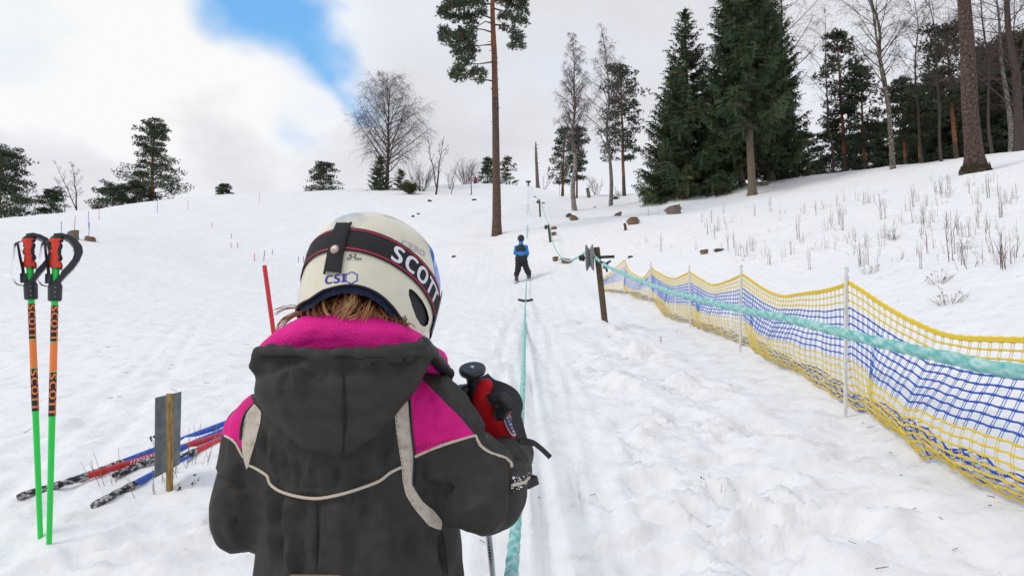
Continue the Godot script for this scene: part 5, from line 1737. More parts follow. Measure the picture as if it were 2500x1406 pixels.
func net(f: Callable, lo: Vector3, hi: Vector3, cell: float) -> MB:
	var nx := int((hi.x - lo.x) / cell) + 2
	var ny := int((hi.y - lo.y) / cell) + 2
	var nz := int((hi.z - lo.z) / cell) + 2
	var B := 4
	nx = (nx / B + 1) * B + 1; ny = (ny / B + 1) * B + 1; nz = (nz / B + 1) * B + 1
	var val := PackedFloat32Array()
	val.resize(nx * ny * nz)
	val.fill(1e9)
	var idx := PackedInt32Array()
	idx.resize(nx * ny * nz)
	idx.fill(-1)
	var reach := cell * B * 0.5 * 1.7321 * 1.5 + cell
	var blocks := []
	for bz in range(0, nz - 1, B):
		for by in range(0, ny - 1, B):
			for bx in range(0, nx - 1, B):
				var c := lo + Vector3(bx + B * 0.5, by + B * 0.5, bz + B * 0.5) * cell
				if absf(f.call(c)) > reach:
					continue
				blocks.append(Vector3i(bx, by, bz))
				for z in range(bz, bz + B + 1):
					for y in range(by, by + B + 1):
						var q := (z * ny + y) * nx + bx
						for x in B + 1:
							if val[q + x] > 1e8:
								val[q + x] = f.call(lo + Vector3(bx + x, y, z) * cell)
	var mb := MB.new()
	var sy := nx; var sz := nx * ny
	var corner := [0, 1, sy, sy + 1, sz, sz + 1, sz + sy, sz + sy + 1]
	var edges := [[0, 1], [2, 3], [4, 5], [6, 7], [0, 2], [1, 3], [4, 6], [5, 7], [0, 4], [1, 5], [2, 6], [3, 7]]
	for b in blocks:
		for z in range(b.z, b.z + B):
			for y in range(b.y, b.y + B):
				for x in range(b.x, b.x + B):
					var q: int = (z * ny + y) * nx + x
					var d := PackedFloat32Array()
					var neg := 0
					for e in 8:
						var w := val[q + corner[e]]
						d.append(w)
						if w < 0.0:
							neg += 1
					if neg == 0 or neg == 8:
						continue
					var s := Vector3.ZERO
					var n := 0
					for e in edges:
						var da := d[e[0]]; var db := d[e[1]]
						if (da < 0.0) != (db < 0.0):
							var t := da / (da - db)
							var a := Vector3(e[0] & 1, (e[0] >> 1) & 1, e[0] >> 2)
							var c := Vector3(e[1] & 1, (e[1] >> 1) & 1, e[1] >> 2)
							s += a.lerp(c, t)
							n += 1
					idx[q] = mb.v.size()
					mb.v.append(lo + (Vector3(x, y, z) + s / n) * cell)
					mb.n.append(Vector3.ZERO)
					mb.c.append(Color.WHITE)
	for b in blocks:
		for z in range(maxi(b.z, 1), b.z + B):
			for y in range(maxi(b.y, 1), b.y + B):
				for x in range(maxi(b.x, 1), b.x + B):
					var q: int = (z * ny + y) * nx + x
					var v0 := val[q]
					for ax in 3:
						var st: int = [1, sy, sz][ax]
						var u: int = [sy, sz, 1][ax]
						var w: int = [sz, 1, sy][ax]
						var v1 := val[q + st]
						if v1 > 1e8 or (v0 < 0.0) == (v1 < 0.0):
							continue
						var a := idx[q]; var c := idx[q - u]; var d := idx[q - u - w]; var e := idx[q - w]
						if a < 0 or c < 0 or d < 0 or e < 0:
							continue
						if v0 < 0.0:
							mb.i.append_array([a, d, c, a, e, d])
						else:
							mb.i.append_array([a, c, d, a, d, e])
	for k in range(0, mb.i.size(), 3):
		var a := mb.i[k]; var b2 := mb.i[k + 1]; var c := mb.i[k + 2]
		var nn := (mb.v[c] - mb.v[a]).cross(mb.v[b2] - mb.v[a])
		mb.n[a] += nn; mb.n[b2] += nn; mb.n[c] += nn
	for k in mb.n.size():
		mb.n[k] = mb.n[k].normalized()
	return mb

# split a mesh along the zero line of a function of the vertex: [where g < 0, the rest]
func cut(src: MB, g: Callable) -> Array:
	var gv := PackedFloat32Array()
	gv.resize(src.v.size())
	for k in src.v.size():
		gv[k] = g.call(src.v[k])
	var out := [MB.new(), MB.new()]
	var map := [{}, {}]
	for k in range(0, src.i.size(), 3):
		var t := [src.i[k], src.i[k + 1], src.i[k + 2]]
		for side in 2:
			var sg := 1.0 if side == 0 else -1.0
			var poly := []
			for e in 3:
				var a: int = t[e]; var b: int = t[(e + 1) % 3]
				var ga := gv[a] * sg; var gb := gv[b] * sg
				if ga < 0.0 or (side == 1 and ga <= 0.0):
					poly.append([a, -1, 0.0])
				if (ga < 0.0) != (gb < 0.0) and ga != gb:
					var f := ga / (ga - gb)
					poly.append([a, b, f])
			if poly.size() < 3:
				continue
			var mb: MB = out[side]
			var ids := []
			for q in poly:
				if q[1] < 0:
					if not map[side].has(q[0]):
						map[side][q[0]] = mb.v.size()
						mb.v.append(src.v[q[0]]); mb.n.append(src.n[q[0]]); mb.c.append(src.c[q[0]])
					ids.append(map[side][q[0]])
				else:
					ids.append(mb.v.size())
					mb.v.append(src.v[q[0]].lerp(src.v[q[1]], q[2])); mb.n.append(src.n[q[0]].lerp(src.n[q[1]], q[2]).normalized()); mb.c.append(src.c[q[0]])
			for e in range(1, ids.size() - 1):
				mb.i.append_array([ids[0], ids[e], ids[e + 1]])
	return out

func inflated(src: MB, d: float) -> MB:
	var mb := MB.new()
	mb.n = src.n.duplicate(); mb.c = src.c.duplicate(); mb.i = src.i.duplicate()
	for k in src.v.size():
		mb.v.append(src.v[k] + src.n[k] * d)
	return mb

func moved(src: MB, o: Vector3) -> MB:
	var mb := MB.new()
	mb.n = src.n; mb.c = src.c; mb.i = src.i
	for k in src.v.size():
		mb.v.append(src.v[k] - o)
	return mb

# where the line of sight through a photo point meets a field
func strike(f: Callable, px: float, py: float, d0 := 0.7) -> Vector3:
	var r := ray(px, py).normalized()
	var t := d0
	for k in 90:
		var d: float = f.call(EYE + r * t)
		if d < 0.0005:
			break
		t += d * 0.75
		if t > 3.0:
			break
	return EYE + r * t

func poly_dist(poly: PackedVector2Array, p: Vector2) -> float:
	var d := 1e9
	var inside := false
	var n := poly.size()
	var j := n - 1
	for k in n:
		var a := poly[k]; var b := poly[j]
		var e := b - a
		var w := p - a
		var q := w - e * clampf(w.dot(e) / e.length_squared(), 0.0, 1.0)
		d = minf(d, q.length_squared())
		if (a.y > p.y) != (b.y > p.y) and p.x < (b.x - a.x) * (p.y - a.y) / (b.y - a.y) + a.x:
			inside = not inside
		j = k
	return -sqrt(d) if inside else sqrt(d)

# ---------------------------------------------------------------- the child's helmet
var hc := Vector3.ZERO     # helmet centre
var hb := Basis.IDENTITY   # its own axes: x to the wearer's right, y up, z to the back

func helmet_r(d: Vector3) -> float:
	# distance from the centre to the outer shell in a direction of the helmet's own axes
	var ry := 0.119 if d.y > 0.0 else 0.36
	var e := Vector3(d.x / 0.119, d.y / ry, d.z / 0.147)
	var r := 1.0 / e.length()
	# the rear shell is raised over the front one, with a soft step between them
	var back := smoothstep(-0.26, -0.12, d.z + 0.25 * d.y - 0.05)
	r += 0.0055 * back * smoothstep(0.15, 0.6, d.y)
	return r

func helmet_field(p: Vector3) -> float:
	var q := hb.inverse() * (p - hc)
	var l := q.length()
	return (l - helmet_r(q / maxf(l, 1e-5))) * 0.85

func helmet_shell(off: float, nu := 150, nv := 110) -> MB:
	# in world axes
	var mb := MB.new()
	for j in nv + 1:
		var el := lerpf(PI * 0.5, -PI * 0.36, float(j) / nv)
		for i in nu:
			var az := TAU * i / nu
			var d := Vector3(sin(az) * cos(el), sin(el), -cos(az) * cos(el))
			mb.v.append(hc + hb * (d * (helmet_r(d) + off)))
			mb.n.append(Vector3.ZERO); mb.c.append(Color.WHITE)
	for j in nv:
		for i in nu:
			var a := j * nu + i; var b := j * nu + (i + 1) % nu
			mb.i.append_array([a, a + nu, b + nu, a, b + nu, b])
	for k in range(0, mb.i.size(), 3):
		var a := mb.i[k]; var b := mb.i[k + 1]; var c := mb.i[k + 2]
		var nn := (mb.v[c] - mb.v[a]).cross(mb.v[b] - mb.v[a])
		mb.n[a] += nn; mb.n[b] += nn; mb.n[c] += nn
	for k in mb.n.size():
		var nn := mb.n[k].normalized()
		if nn.dot(mb.v[k] - hc) < 0.0:
			nn = -nn
		mb.n[k] = nn
	for i in nu:
		mb.n[i] = hb.y
	return mb

func to_helmet(p: Vector3) -> Vector3:
	return hb.inverse() * (p - hc)

# ---------------------------------------------------------------- the child
var child := {}

func V(a: Array) -> Vector3:
	return at(a[0], a[1], a[2])

func setup_child():
	hc = at(916, 684, 1.36)
	hb = Basis(Vector3.UP, deg_to_rad(-26)) * Basis(Vector3.RIGHT, deg_to_rad(-20))
	child.sl = V([652, 1058, 1.35]); child.el = V([600, 1256, 1.36]); child.wl = V([655, 1290, 1.56])
	child.sr = V([1048, 1024, 1.34]); child.er = V([1178, 1196, 1.28]); child.wr = V([1240, 1112, 1.50])
	child.mid = V([872, 1300, 1.345])
	child.top_y = V([860, 1035, 1.345]).y
	child.neck0 = V([855, 960, 1.37]); child.neck1 = V([868, 850, 1.37])

func torso_field(p: Vector3) -> float:
	var c: Vector3 = child.mid
	var w := lerpf(1.48, 1.36, clampf((p.y - c.y) / 0.3, 0.0, 1.0))
	var q := Vector3((p.x - c.x - (p.y - c.y) * -0.05) / w, p.y, p.z - c.z)
	return cap(q, Vector3(0, 0.72, 0), Vector3(0, child.top_y, 0), 0.131, 0.124)

func jacket_field(p: Vector3) -> float:
	var d := torso_field(p)
	d = smin(d, cap(p, child.sl, child.sr, 0.070, 0.074), 0.05)
	d = smin(d, cap(p, child.neck0, child.neck1, 0.10, 0.062), 0.06)
	d = smin(d, smin(cap(p, child.sl, child.el, 0.071, 0.063), cap(p, child.el, child.wl, 0.063, 0.05), 0.02), 0.014)
	d = smin(d, smin(cap(p, child.sr, child.er, 0.078, 0.072), cap(p, child.er, child.wr, 0.072, 0.055), 0.02), 0.018)
	# open hem at the bottom
	return maxf(d, 0.69 - p.y)

var hood_poly := PackedVector2Array()
var hood_rim := []

func hood_mid_z(x: float, y: float) -> float:
	var cx: float = child.mid.x - 0.015
	return -1.196 - 1.9 * (x - cx) * (x - cx) - maxf(0.0, y - 1.24) * 0.35

func hood_field(p: Vector3) -> float:
	var e := poly_dist(hood_poly, Vector2(p.x, p.y))
	if e > 0.2:
		return e - 0.05
	var r := 0.036
	var th := 0.050 - 0.02 * clampf((1.19 - p.y) / 0.12, 0.0, 1.0)
	var w := Vector2(e + r, absf(p.z - hood_mid_z(p.x, p.y)) - (th - r))
	var d := minf(maxf(w.x, w.y), 0.0) + Vector2(maxf(w.x, 0.0), maxf(w.y, 0.0)).length() - r
	return smin(d, chain(p, hood_rim, 0.008), 0.02)

# a crease or a ridge pressed into a meshed cloth: lines of [a, b, depth, width]
func press(mb: MB, lines: Array, wob: FastNoiseLite, amp: float, stretch: Vector3, gain := 1.0):
	for k in mb.v.size():
		var p := mb.v[k]
		var d := 0.0
		for l in lines:
			var a: Vector3 = l[0]; var b: Vector3 = l[1]
			var ba := b - a
			var h := clampf((p - a).dot(ba) / ba.length_squared(), 0.0, 1.0)
			var q: float = (p - a - ba * h).length_squared() / (l[3] * l[3])
			if q < 12.0:
				d += l[2] * gain * exp(-1.5 * sqrt(q)) * sin(PI * clampf(h * 0.8 + 0.1, 0.0, 1.0))
		d += amp * wob.get_noise_3dv(Vector3(p.x * stretch.x, p.y * stretch.y, p.z * stretch.z))
		mb.v[k] = p + mb.n[k] * d
	var n := PackedVector3Array()
	n.resize(mb.v.size())
	for k in range(0, mb.i.size(), 3):
		var a := mb.i[k]; var b := mb.i[k + 1]; var c := mb.i[k + 2]
		var nn := (mb.v[c] - mb.v[a]).cross(mb.v[b] - mb.v[a])
		n[a] += nn; n[b] += nn; n[c] += nn
	for k in n.size():
		mb.n[k] = n[k].normalized()

func zoomed(q: Array) -> Array:
	# points read off an enlargement of the back of the jacket
	return q.map(func(e): return [e[0] / 2.7778 + 500.0, e[1] / 2.7778 + 900.0])

func on_field(f: Callable, q: Array, z := true) -> Array:
	var hits := []
	for e in (zoomed(q) if z else q):
		var p := strike(f, e[0], e[1])
		if f.call(p) < 0.01:
			hits.append(p)
		elif not z or true:
			# just past the outline of the cloth: pull the point back on to it
			for k in 12:
				var d: float = f.call(at(e[0], e[1], 1.35))
				var g := at(e[0], e[1], 1.35)
				var c: Vector3 = child.mid
				p = g.lerp(Vector3(c.x, g.y, g.z), 0.03 * (k + 1))
				if f.call(p) < 0.002:
					break
			hits.append(p)
	return hits

func flat(pts: Array) -> PackedVector2Array:
	var o := PackedVector2Array()
	for p in pts:
		o.append(Vector2(p.x, p.y))
	return o

func cord(pts: Array, r: float, f: Callable, lift: float) -> ArrayMesh:
	# a piped seam that lies on the cloth
	var line := spline(pts, func(p): return 0.008)
	var rad := PackedFloat32Array()
	for k in line.size():
		var p := line[k]
		var g := Vector3(f.call(p + Vector3(0.002, 0, 0)) - f.call(p - Vector3(0.002, 0, 0)), f.call(p + Vector3(0, 0.002, 0)) - f.call(p - Vector3(0, 0.002, 0)), f.call(p + Vector3(0, 0, 0.002)) - f.call(p - Vector3(0, 0, 0.002))).normalized()
		line[k] = p + g * (lift - f.call(p))
		rad.append(r)
	var mb := MB.new()
	mb.tube(line, rad, 8)
	return mb.mesh()

func helmet_text(word: String, size: float, px: float, py: float, px2: float, py2: float, off: float, sx := 1.0) -> MB:
	# lettering laid on the helmet shell; it runs from one photo point towards another
	var tm := TextMesh.new()
	tm.text = word
	var fnt := SystemFont.new()
	fnt.font_names = PackedStringArray(["Droid Sans"])
	fnt.font_weight = 700
	tm.font = fnt
	tm.font_size = 64
	tm.pixel_size = size / 64.0
	tm.depth = 0.0004
	tm.curve_step = 3.0
	tm.horizontal_alignment = HORIZONTAL_ALIGNMENT_LEFT
	var mb := MB.new()
	if tm.get_surface_count() == 0:
		return mb
	var a := tm.surface_get_arrays(0)
	var p0 := strike(helmet_field, px, py); var p1 := strike(helmet_field, px2, py2)
	var o := to_helmet(p0)
	# march along the shell in the direction of the second point, in the plane that holds the two points and the centre
	var q1 := to_helmet(p1)
	var axis := o.cross(q1).normalized()
	var up0 := axis
	var rad := o.length()
	var lo := 1e9
	for v in a[Mesh.ARRAY_VERTEX]:
		lo = minf(lo, v.x)
	var verts := PackedVector3Array()
	for v in a[Mesh.ARRAY_VERTEX]:
		var ang: float = (v.x - lo) * sx / rad
		var d := o.normalized().rotated(axis, ang)
		d = (d + up0 * (v.y / rad)).normalized()
		# letters stand across the writing direction
		mb.v.append(hc + hb * (d * (helmet_r(d) + off + v.z)))
		mb.n.append((hb * d).normalized()); mb.c.append(Color.WHITE)
	mb.i = a[Mesh.ARRAY_INDEX] if a[Mesh.ARRAY_INDEX] != null else PackedInt32Array(range(mb.v.size()))
	return mb

func strap_text(word: String, size: float, px: float, py: float, nn: Vector3, k0: float, towards: Vector3, off: float, sx: float) -> MB:
	# lettering that runs along the goggle strap
	var tm := TextMesh.new()
	tm.text = word
	var fnt := SystemFont.new()
	fnt.font_names = PackedStringArray(["Droid Sans"])
	fnt.font_weight = 700
	tm.font = fnt
	tm.font_size = 64
	tm.pixel_size = size / 64.0
	tm.depth = 0.0004
	tm.curve_step = 3.0
	var mb := MB.new()
	if tm.get_surface_count() == 0:
		return mb
	var a := tm.surface_get_arrays(0)
	var o := to_helmet(strike(helmet_field, px, py))
	o = (o - nn * nn.dot(o)).normalized()
	var w := towards - nn * nn.dot(towards)
	var sg := signf(o.cross(w).dot(nn))
	var lo := Vector2(1e9, 1e9); var hi := Vector2(-1e9, -1e9)
	for v in a[Mesh.ARRAY_VERTEX]:
		lo = lo.min(Vector2(v.x, v.y)); hi = hi.max(Vector2(v.x, v.y))
	var ymid := (lo.y + hi.y) * 0.5
	for v in a[Mesh.ARRAY_VERTEX]:
		var e := o.rotated(nn, sg * (v.x - lo.x) * sx / 0.128)
		var h: float = k0 + v.y - ymid
		var R := 0.128
		var d := Vector3.ZERO
		for k in 4:
			d = (e * R + nn * h).normalized()
			var p := d * helmet_r(d)
			R = (p - nn * nn.dot(p)).length()
		mb.v.append(hc + hb * (d * (helmet_r(d) + off + v.z)))
		mb.n.append((hb * d).normalized()); mb.c.append(Color.WHITE)
	mb.i = a[Mesh.ARRAY_INDEX] if a[Mesh.ARRAY_INDEX] != null else PackedInt32Array(range(mb.v.size()))
	return mb

var ycut_az := [-180, -160, -140, -120, -95, -60, -30, -7, 5, 24, 40, 57, 76, 90, 105, 122, 138, 152, 180]
var ycut_y := [0.03, 0.0, -0.08, -0.11, -0.115, -0.108, -0.106, -0.102, -0.086, -0.071, -0.071, -0.083, -0.104, -0.127, -0.152, -0.156, -0.10, 0.0, 0.03]

func ycut(q: Vector3) -> float:
	var az := rad_to_deg(atan2(q.x, q.z))
	for k in ycut_az.size() - 1:
		if az <= ycut_az[k + 1]:
			return cubic_interpolate(ycut_y[k], ycut_y[k + 1], ycut_y[maxi(k - 1, 0)], ycut_y[mini(k + 2, ycut_y.size() - 1)], (az - ycut_az[k]) / float(ycut_az[k + 1] - ycut_az[k]))
	return 0.03

func make_helmet(t: Node3D, o: Vector3):
	var gloss := func(r, g, b):
		var m := mat(r, g, b, 0.22)
		m.clearcoat_enabled = true
		m.clearcoat = 0.5
		m.clearcoat_roughness = 0.08
		return m
	var cream_tex := ramp_tex(noise_img(256, 0.02, 5, 71), [[0.0, Color(0.58, 0.54, 0.42)], [0.35, Color(0.66, 0.62, 0.49)], [1.0, Color(0.70, 0.67, 0.54)]])
	var cream: StandardMaterial3D = gloss.call(1.0, 1.0, 1.0)
	cream.albedo_color = Color.WHITE
	cream.albedo_texture = cream_tex
	cream.uv1_triplanar = true
	cream.uv1_world_triplanar = true
	cream.uv1_scale = Vector3(4, 4, 4)
	var blue: StandardMaterial3D = gloss.call(0.02, 0.16, 0.62)
	var shell := helmet_shell(0.0)
	var keep: MB = cut(shell, func(p): var q := to_helmet(p); return ycut(q) - q.y)[0]
	# the ear slot: a rounded triangle, found on the shell and kept as a shape across the helmet's side
	var slot := PackedVector2Array()
	for q in [[998, 706], [1004, 705], [1015, 714], [1030, 732], [1042, 755], [1048, 778], [1045, 792], [1036, 798], [1027, 793], [1016, 775], [1006, 748], [998, 720]]:
		var l := to_helmet(strike(helmet_field, q[0], q[1]))
		slot.append(Vector2(l.z, l.y))
	var in_slot := func(p):
		var q := to_helmet(p)
		return poly_dist(slot, Vector2(q.z, q.y)) if absf(q.x) > 0.05 else 1.0
	keep = cut(keep, in_slot)[1]
	var front := func(p):
		var q := to_helmet(p)
		return q.z + 0.024 - 0.55 * (q.y - 0.02) + 0.9 * maxf(0.0, q.y - 0.055)
	var two: Array = cut(keep, front)
	var hm := part("helmet", moved(two[1], o).mesh(), cream, t, "cream ski helmet with black goggle strap")
	part("blue_front", moved(two[0], o).mesh(), blue, hm)
	var navy := tri_mat(ramp_tex(noise_img(128, 0.08, 4, 73), [[0.1, Color(0.006, 0.01, 0.03)], [0.9, Color(0.02, 0.035, 0.09)]]), null, Vector3(9, 9, 9), 0.95)
	var liner: MB = cut(helmet_shell(-0.011, 90, 70), func(p): var q := to_helmet(p); return ycut(q) - 0.012 - q.y)[0]
	part("liner", moved(liner, o).mesh(), navy, hm)
	# dark rubber edge
	var edge := PackedVector3Array(); var er := PackedFloat32Array()
	for k in 145:
		var az := deg_to_rad(-180.0 + 2.5 * k)
		var y := ycut(Vector3(sin(az), 0, cos(az)))
		var ry := 0.119 if y > 0.0 else 0.36
		var hor := sqrt(maxf(1.0 - y * y / (ry * ry), 0.01)) / Vector2(sin(az) / 0.119, cos(az) / 0.147).length()
		var d := Vector3(sin(az) * hor, y, cos(az) * hor)
		edge.append(hc + hb * Vector3(d.x * 0.985, d.y, d.z * 0.985) - o); er.append(0.0024)
	var em := MB.new()
	em.tube(edge, er, 8, Color.WHITE, false)
	part("edge_trim", em.mesh(), M.black, hm)
	# slot lining
	var sm: MB = cut(helmet_shell(-0.006, 220, 150), func(p): return in_slot.call(p) - 0.004)[0]
	var mesh_dark := tri_mat(ramp_tex(noise_img(128, 0.2, 2, 74), [[0.2, Color(0.01, 0.01, 0.014)], [0.8, Color(0.035, 0.035, 0.045)]]), null, Vector3(30, 30, 30), 0.8)
	for s in cut(sm, func(p): return to_helmet(p).x):
		part("ear_vent", moved(s, o).mesh(), mesh_dark, hm)
	# goggle strap: a band between two planes round the shell
	var a := to_helmet(strike(helmet_field, 765, 607)); var b := to_helmet(strike(helmet_field, 880, 587)); var c := to_helmet(strike(helmet_field, 1062, 730))
	var nn := (b - a).cross(c - a).normalized()
	if nn.y < 0.0:
		nn = -nn
	var k0 := nn.dot(a)
	var along := func(p): return nn.dot(to_helmet(p)) - k0
	var band := func(off: float, lo: float, hi: float):
		var s: MB = cut(helmet_shell(off, 200, 130), func(p): return along.call(p) - hi)[0]
		return cut(s, func(p): return lo - along.call(p))[0]
	var webbing := tri_mat(ramp_tex(noise_img(256, 0.2, 2, 75), [[0.2, Color(0.008, 0.008, 0.01)], [0.8, Color(0.022, 0.021, 0.024)]]), normal_tex(noise_img(256, 0.3, 2, 76), 3.0), Vector3(14, 14, 14), 0.85)
	var strap := part("goggle_strap", moved(band.call(0.0028, -0.0245, 0.0245), o).mesh(), webbing, hm)
	for s in [[0.0185, 0.0208], [-0.0208, -0.0185]]:
		part("strap_piping", moved(band.call(0.0036, s[0], s[1]), o).mesh(), mat(0.5, 0.012, 0.06, 0.6), hm)
	part("lettering", moved(strap_text("SCOTT", 0.041, 957, 618, nn, k0, c, 0.0036, 1.28), o).mesh(), mat(0.68, 0.68, 0.76, 0.5), hm)
	part("lettering", moved(helmet_text("CSI", 0.021, 793, 684, 835, 679, 0.0006, 1.25), o).mesh(), mat(0.03, 0.03, 0.36, 0.5), hm)
	part("lettering", moved(helmet_text("52", 0.010, 851, 625, 866, 625, 0.0006, 1.3), o).mesh(), mat(0.08, 0.08, 0.09, 0.5), hm)
	part("lettering", moved(helmet_text("Gr. 500", 0.0065, 846, 632, 868, 632, 0.0006, 1.2), o).mesh(), mat(0.15, 0.15, 0.16, 0.5), hm)
	part("lettering", moved(helmet_text("CERO", 0.019, 980, 592, 1050, 632, 0.0006, 1.3), o).mesh(), mat(0.42, 0.42, 0.44, 0.4), hm)
	# hexagonal sticker
	var hexc := to_helmet(strike(helmet_field, 858, 678))
	var hx := (hb.inverse() * Vector3(1, 0.05, 0)); hx = (hx - hexc.normalized() * hx.dot(hexc.normalized())).normalized()
	var hy := hexc.normalized().cross(hx)
	for q in [[0.0115, 0.0009, mat(0.03, 0.03, 0.36, 0.5)], [0.0092, 0.0014, mat(0.7, 0.68, 0.6, 0.5)]]:
		var m := MB.new()
		var pts := []
		for k in 6:
			var an := TAU * (k + 0.5) / 6.0
			var d := (hexc + (hx * cos(an) + hy * sin(an)) * float(q[0])).normalized()
			pts.append(hc + hb * (d * (helmet_r(d) + float(q[1]))) - o)
		var cc := hc + hb * (hexc.normalized() * (helmet_r(hexc.normalized()) + float(q[1]) + 0.0003)) - o
		for k in 6:
			m.tri(cc, pts[k], pts[(k + 1) % 6])
		for k in m.n.size():
			m.n[k] = (hb * hexc).normalized()
		part("sticker", m.mesh(), q[2], hm)
	# the strap keeper: a tab with a press stud
	var ta := to_helmet(strike(helmet_field, 842, 548)); var tb := to_helmet(strike(helmet_field, 813, 668))
	var tn := ta.cross(tb).normalized()
	var tab_f := func(p):
		var q := to_helmet(p)
		return absf(tn.dot(q) ) - 0.0125
	var ta_y: float = ta.y; var tb_y: float = tb.y
	var tab: MB = cut(helmet_shell(0.0075, 260, 170), tab_f)[0]
	tab = cut(tab, func(p): var q := to_helmet(p); return maxf(q.y - ta_y, tb_y - q.y) if q.z > 0.0 else 1.0)[0]
	var tp := part("strap_keeper", moved(tab, o).mesh(), webbing, hm)
	var tedge := MB.new()
	for s in [-1.0, 1.0]:
		var line := PackedVector3Array(); var lr := PackedFloat32Array()
		for k in 21:
			var f := k / 20.0
			var d: Vector3 = (ta.lerp(tb, f).normalized() * 0.14 + tn * 0.0125 * s).normalized()
			line.append(hc + hb * (d * (helmet_r(d) + 0.0052)) - o); lr.append(0.0025)
		tedge.tube(line, lr, 6)
	part("keeper_edge", tedge.mesh(), webbing, hm)
	var sd := to_helmet(strike(helmet_field, 822, 613)).normalized()
	var st := MB.new()
	lathe(st, hc + hb * (sd * (helmet_r(sd) + 0.0075)) - o, (hb * sd).normalized(), [[0.0, 0.0088], [0.002, 0.0084], [0.0032, 0.006], [0.0036, 0.0]], 20)
	var steel := mat(0.32, 0.27, 0.26, 0.38, 0.75)
	part("press_stud", st.mesh(), steel, hm)
	for q in [[1056, 790], [1034, 824]]:
		var rd := to_helmet(strike(helmet_field, q[0], q[1])).normalized()
		var rv := MB.new()
		lathe(rv, hc + hb * (rd * (helmet_r(rd) - 0.001)) - o, (hb * rd).normalized(), [[0.0, 0.004], [0.002, 0.0035], [0.0022, 0.0]], 12)
		part("rivet", rv.mesh(), mat(0.06, 0.04, 0.03, 0.4, 0.5), hm)
	# goggles on the face side
	var gg: MB = cut(helmet_shell(0.004, 120, 90), func(p): var q := to_helmet(p); return maxf(absf(q.y + 0.035) - 0.045, q.z + 0.072))[0]
	part("goggles", moved(gg, o).mesh(), mat(0.012, 0.012, 0.014, 0.5), hm)

func lock(mb: MB, pts: Array, n: int, spread: float, c0: Color, c1: Color, r := 0.0011, fan := 0.5):
	var base := []
	for q in pts:
		base.append(V(q))
	for k in n:
		var a := unit() * spread
		var b := unit() * spread * fan
		var ctrl := []
		for j in base.size():
			var f := float(j) / (base.size() - 1)
			ctrl.append(base[j] + a.lerp(b, f) + unit() * spread * (0.3 if j > 0 else 0.1))
		var line := spline(ctrl, func(p): return 0.007)
		var rad := PackedFloat32Array()
		for j in line.size():
			rad.append(r * lerpf(1.0, 0.35, float(j) / line.size()))
		mb.tube(line, rad, 4, c0.lerp(c1, rnd()), false)

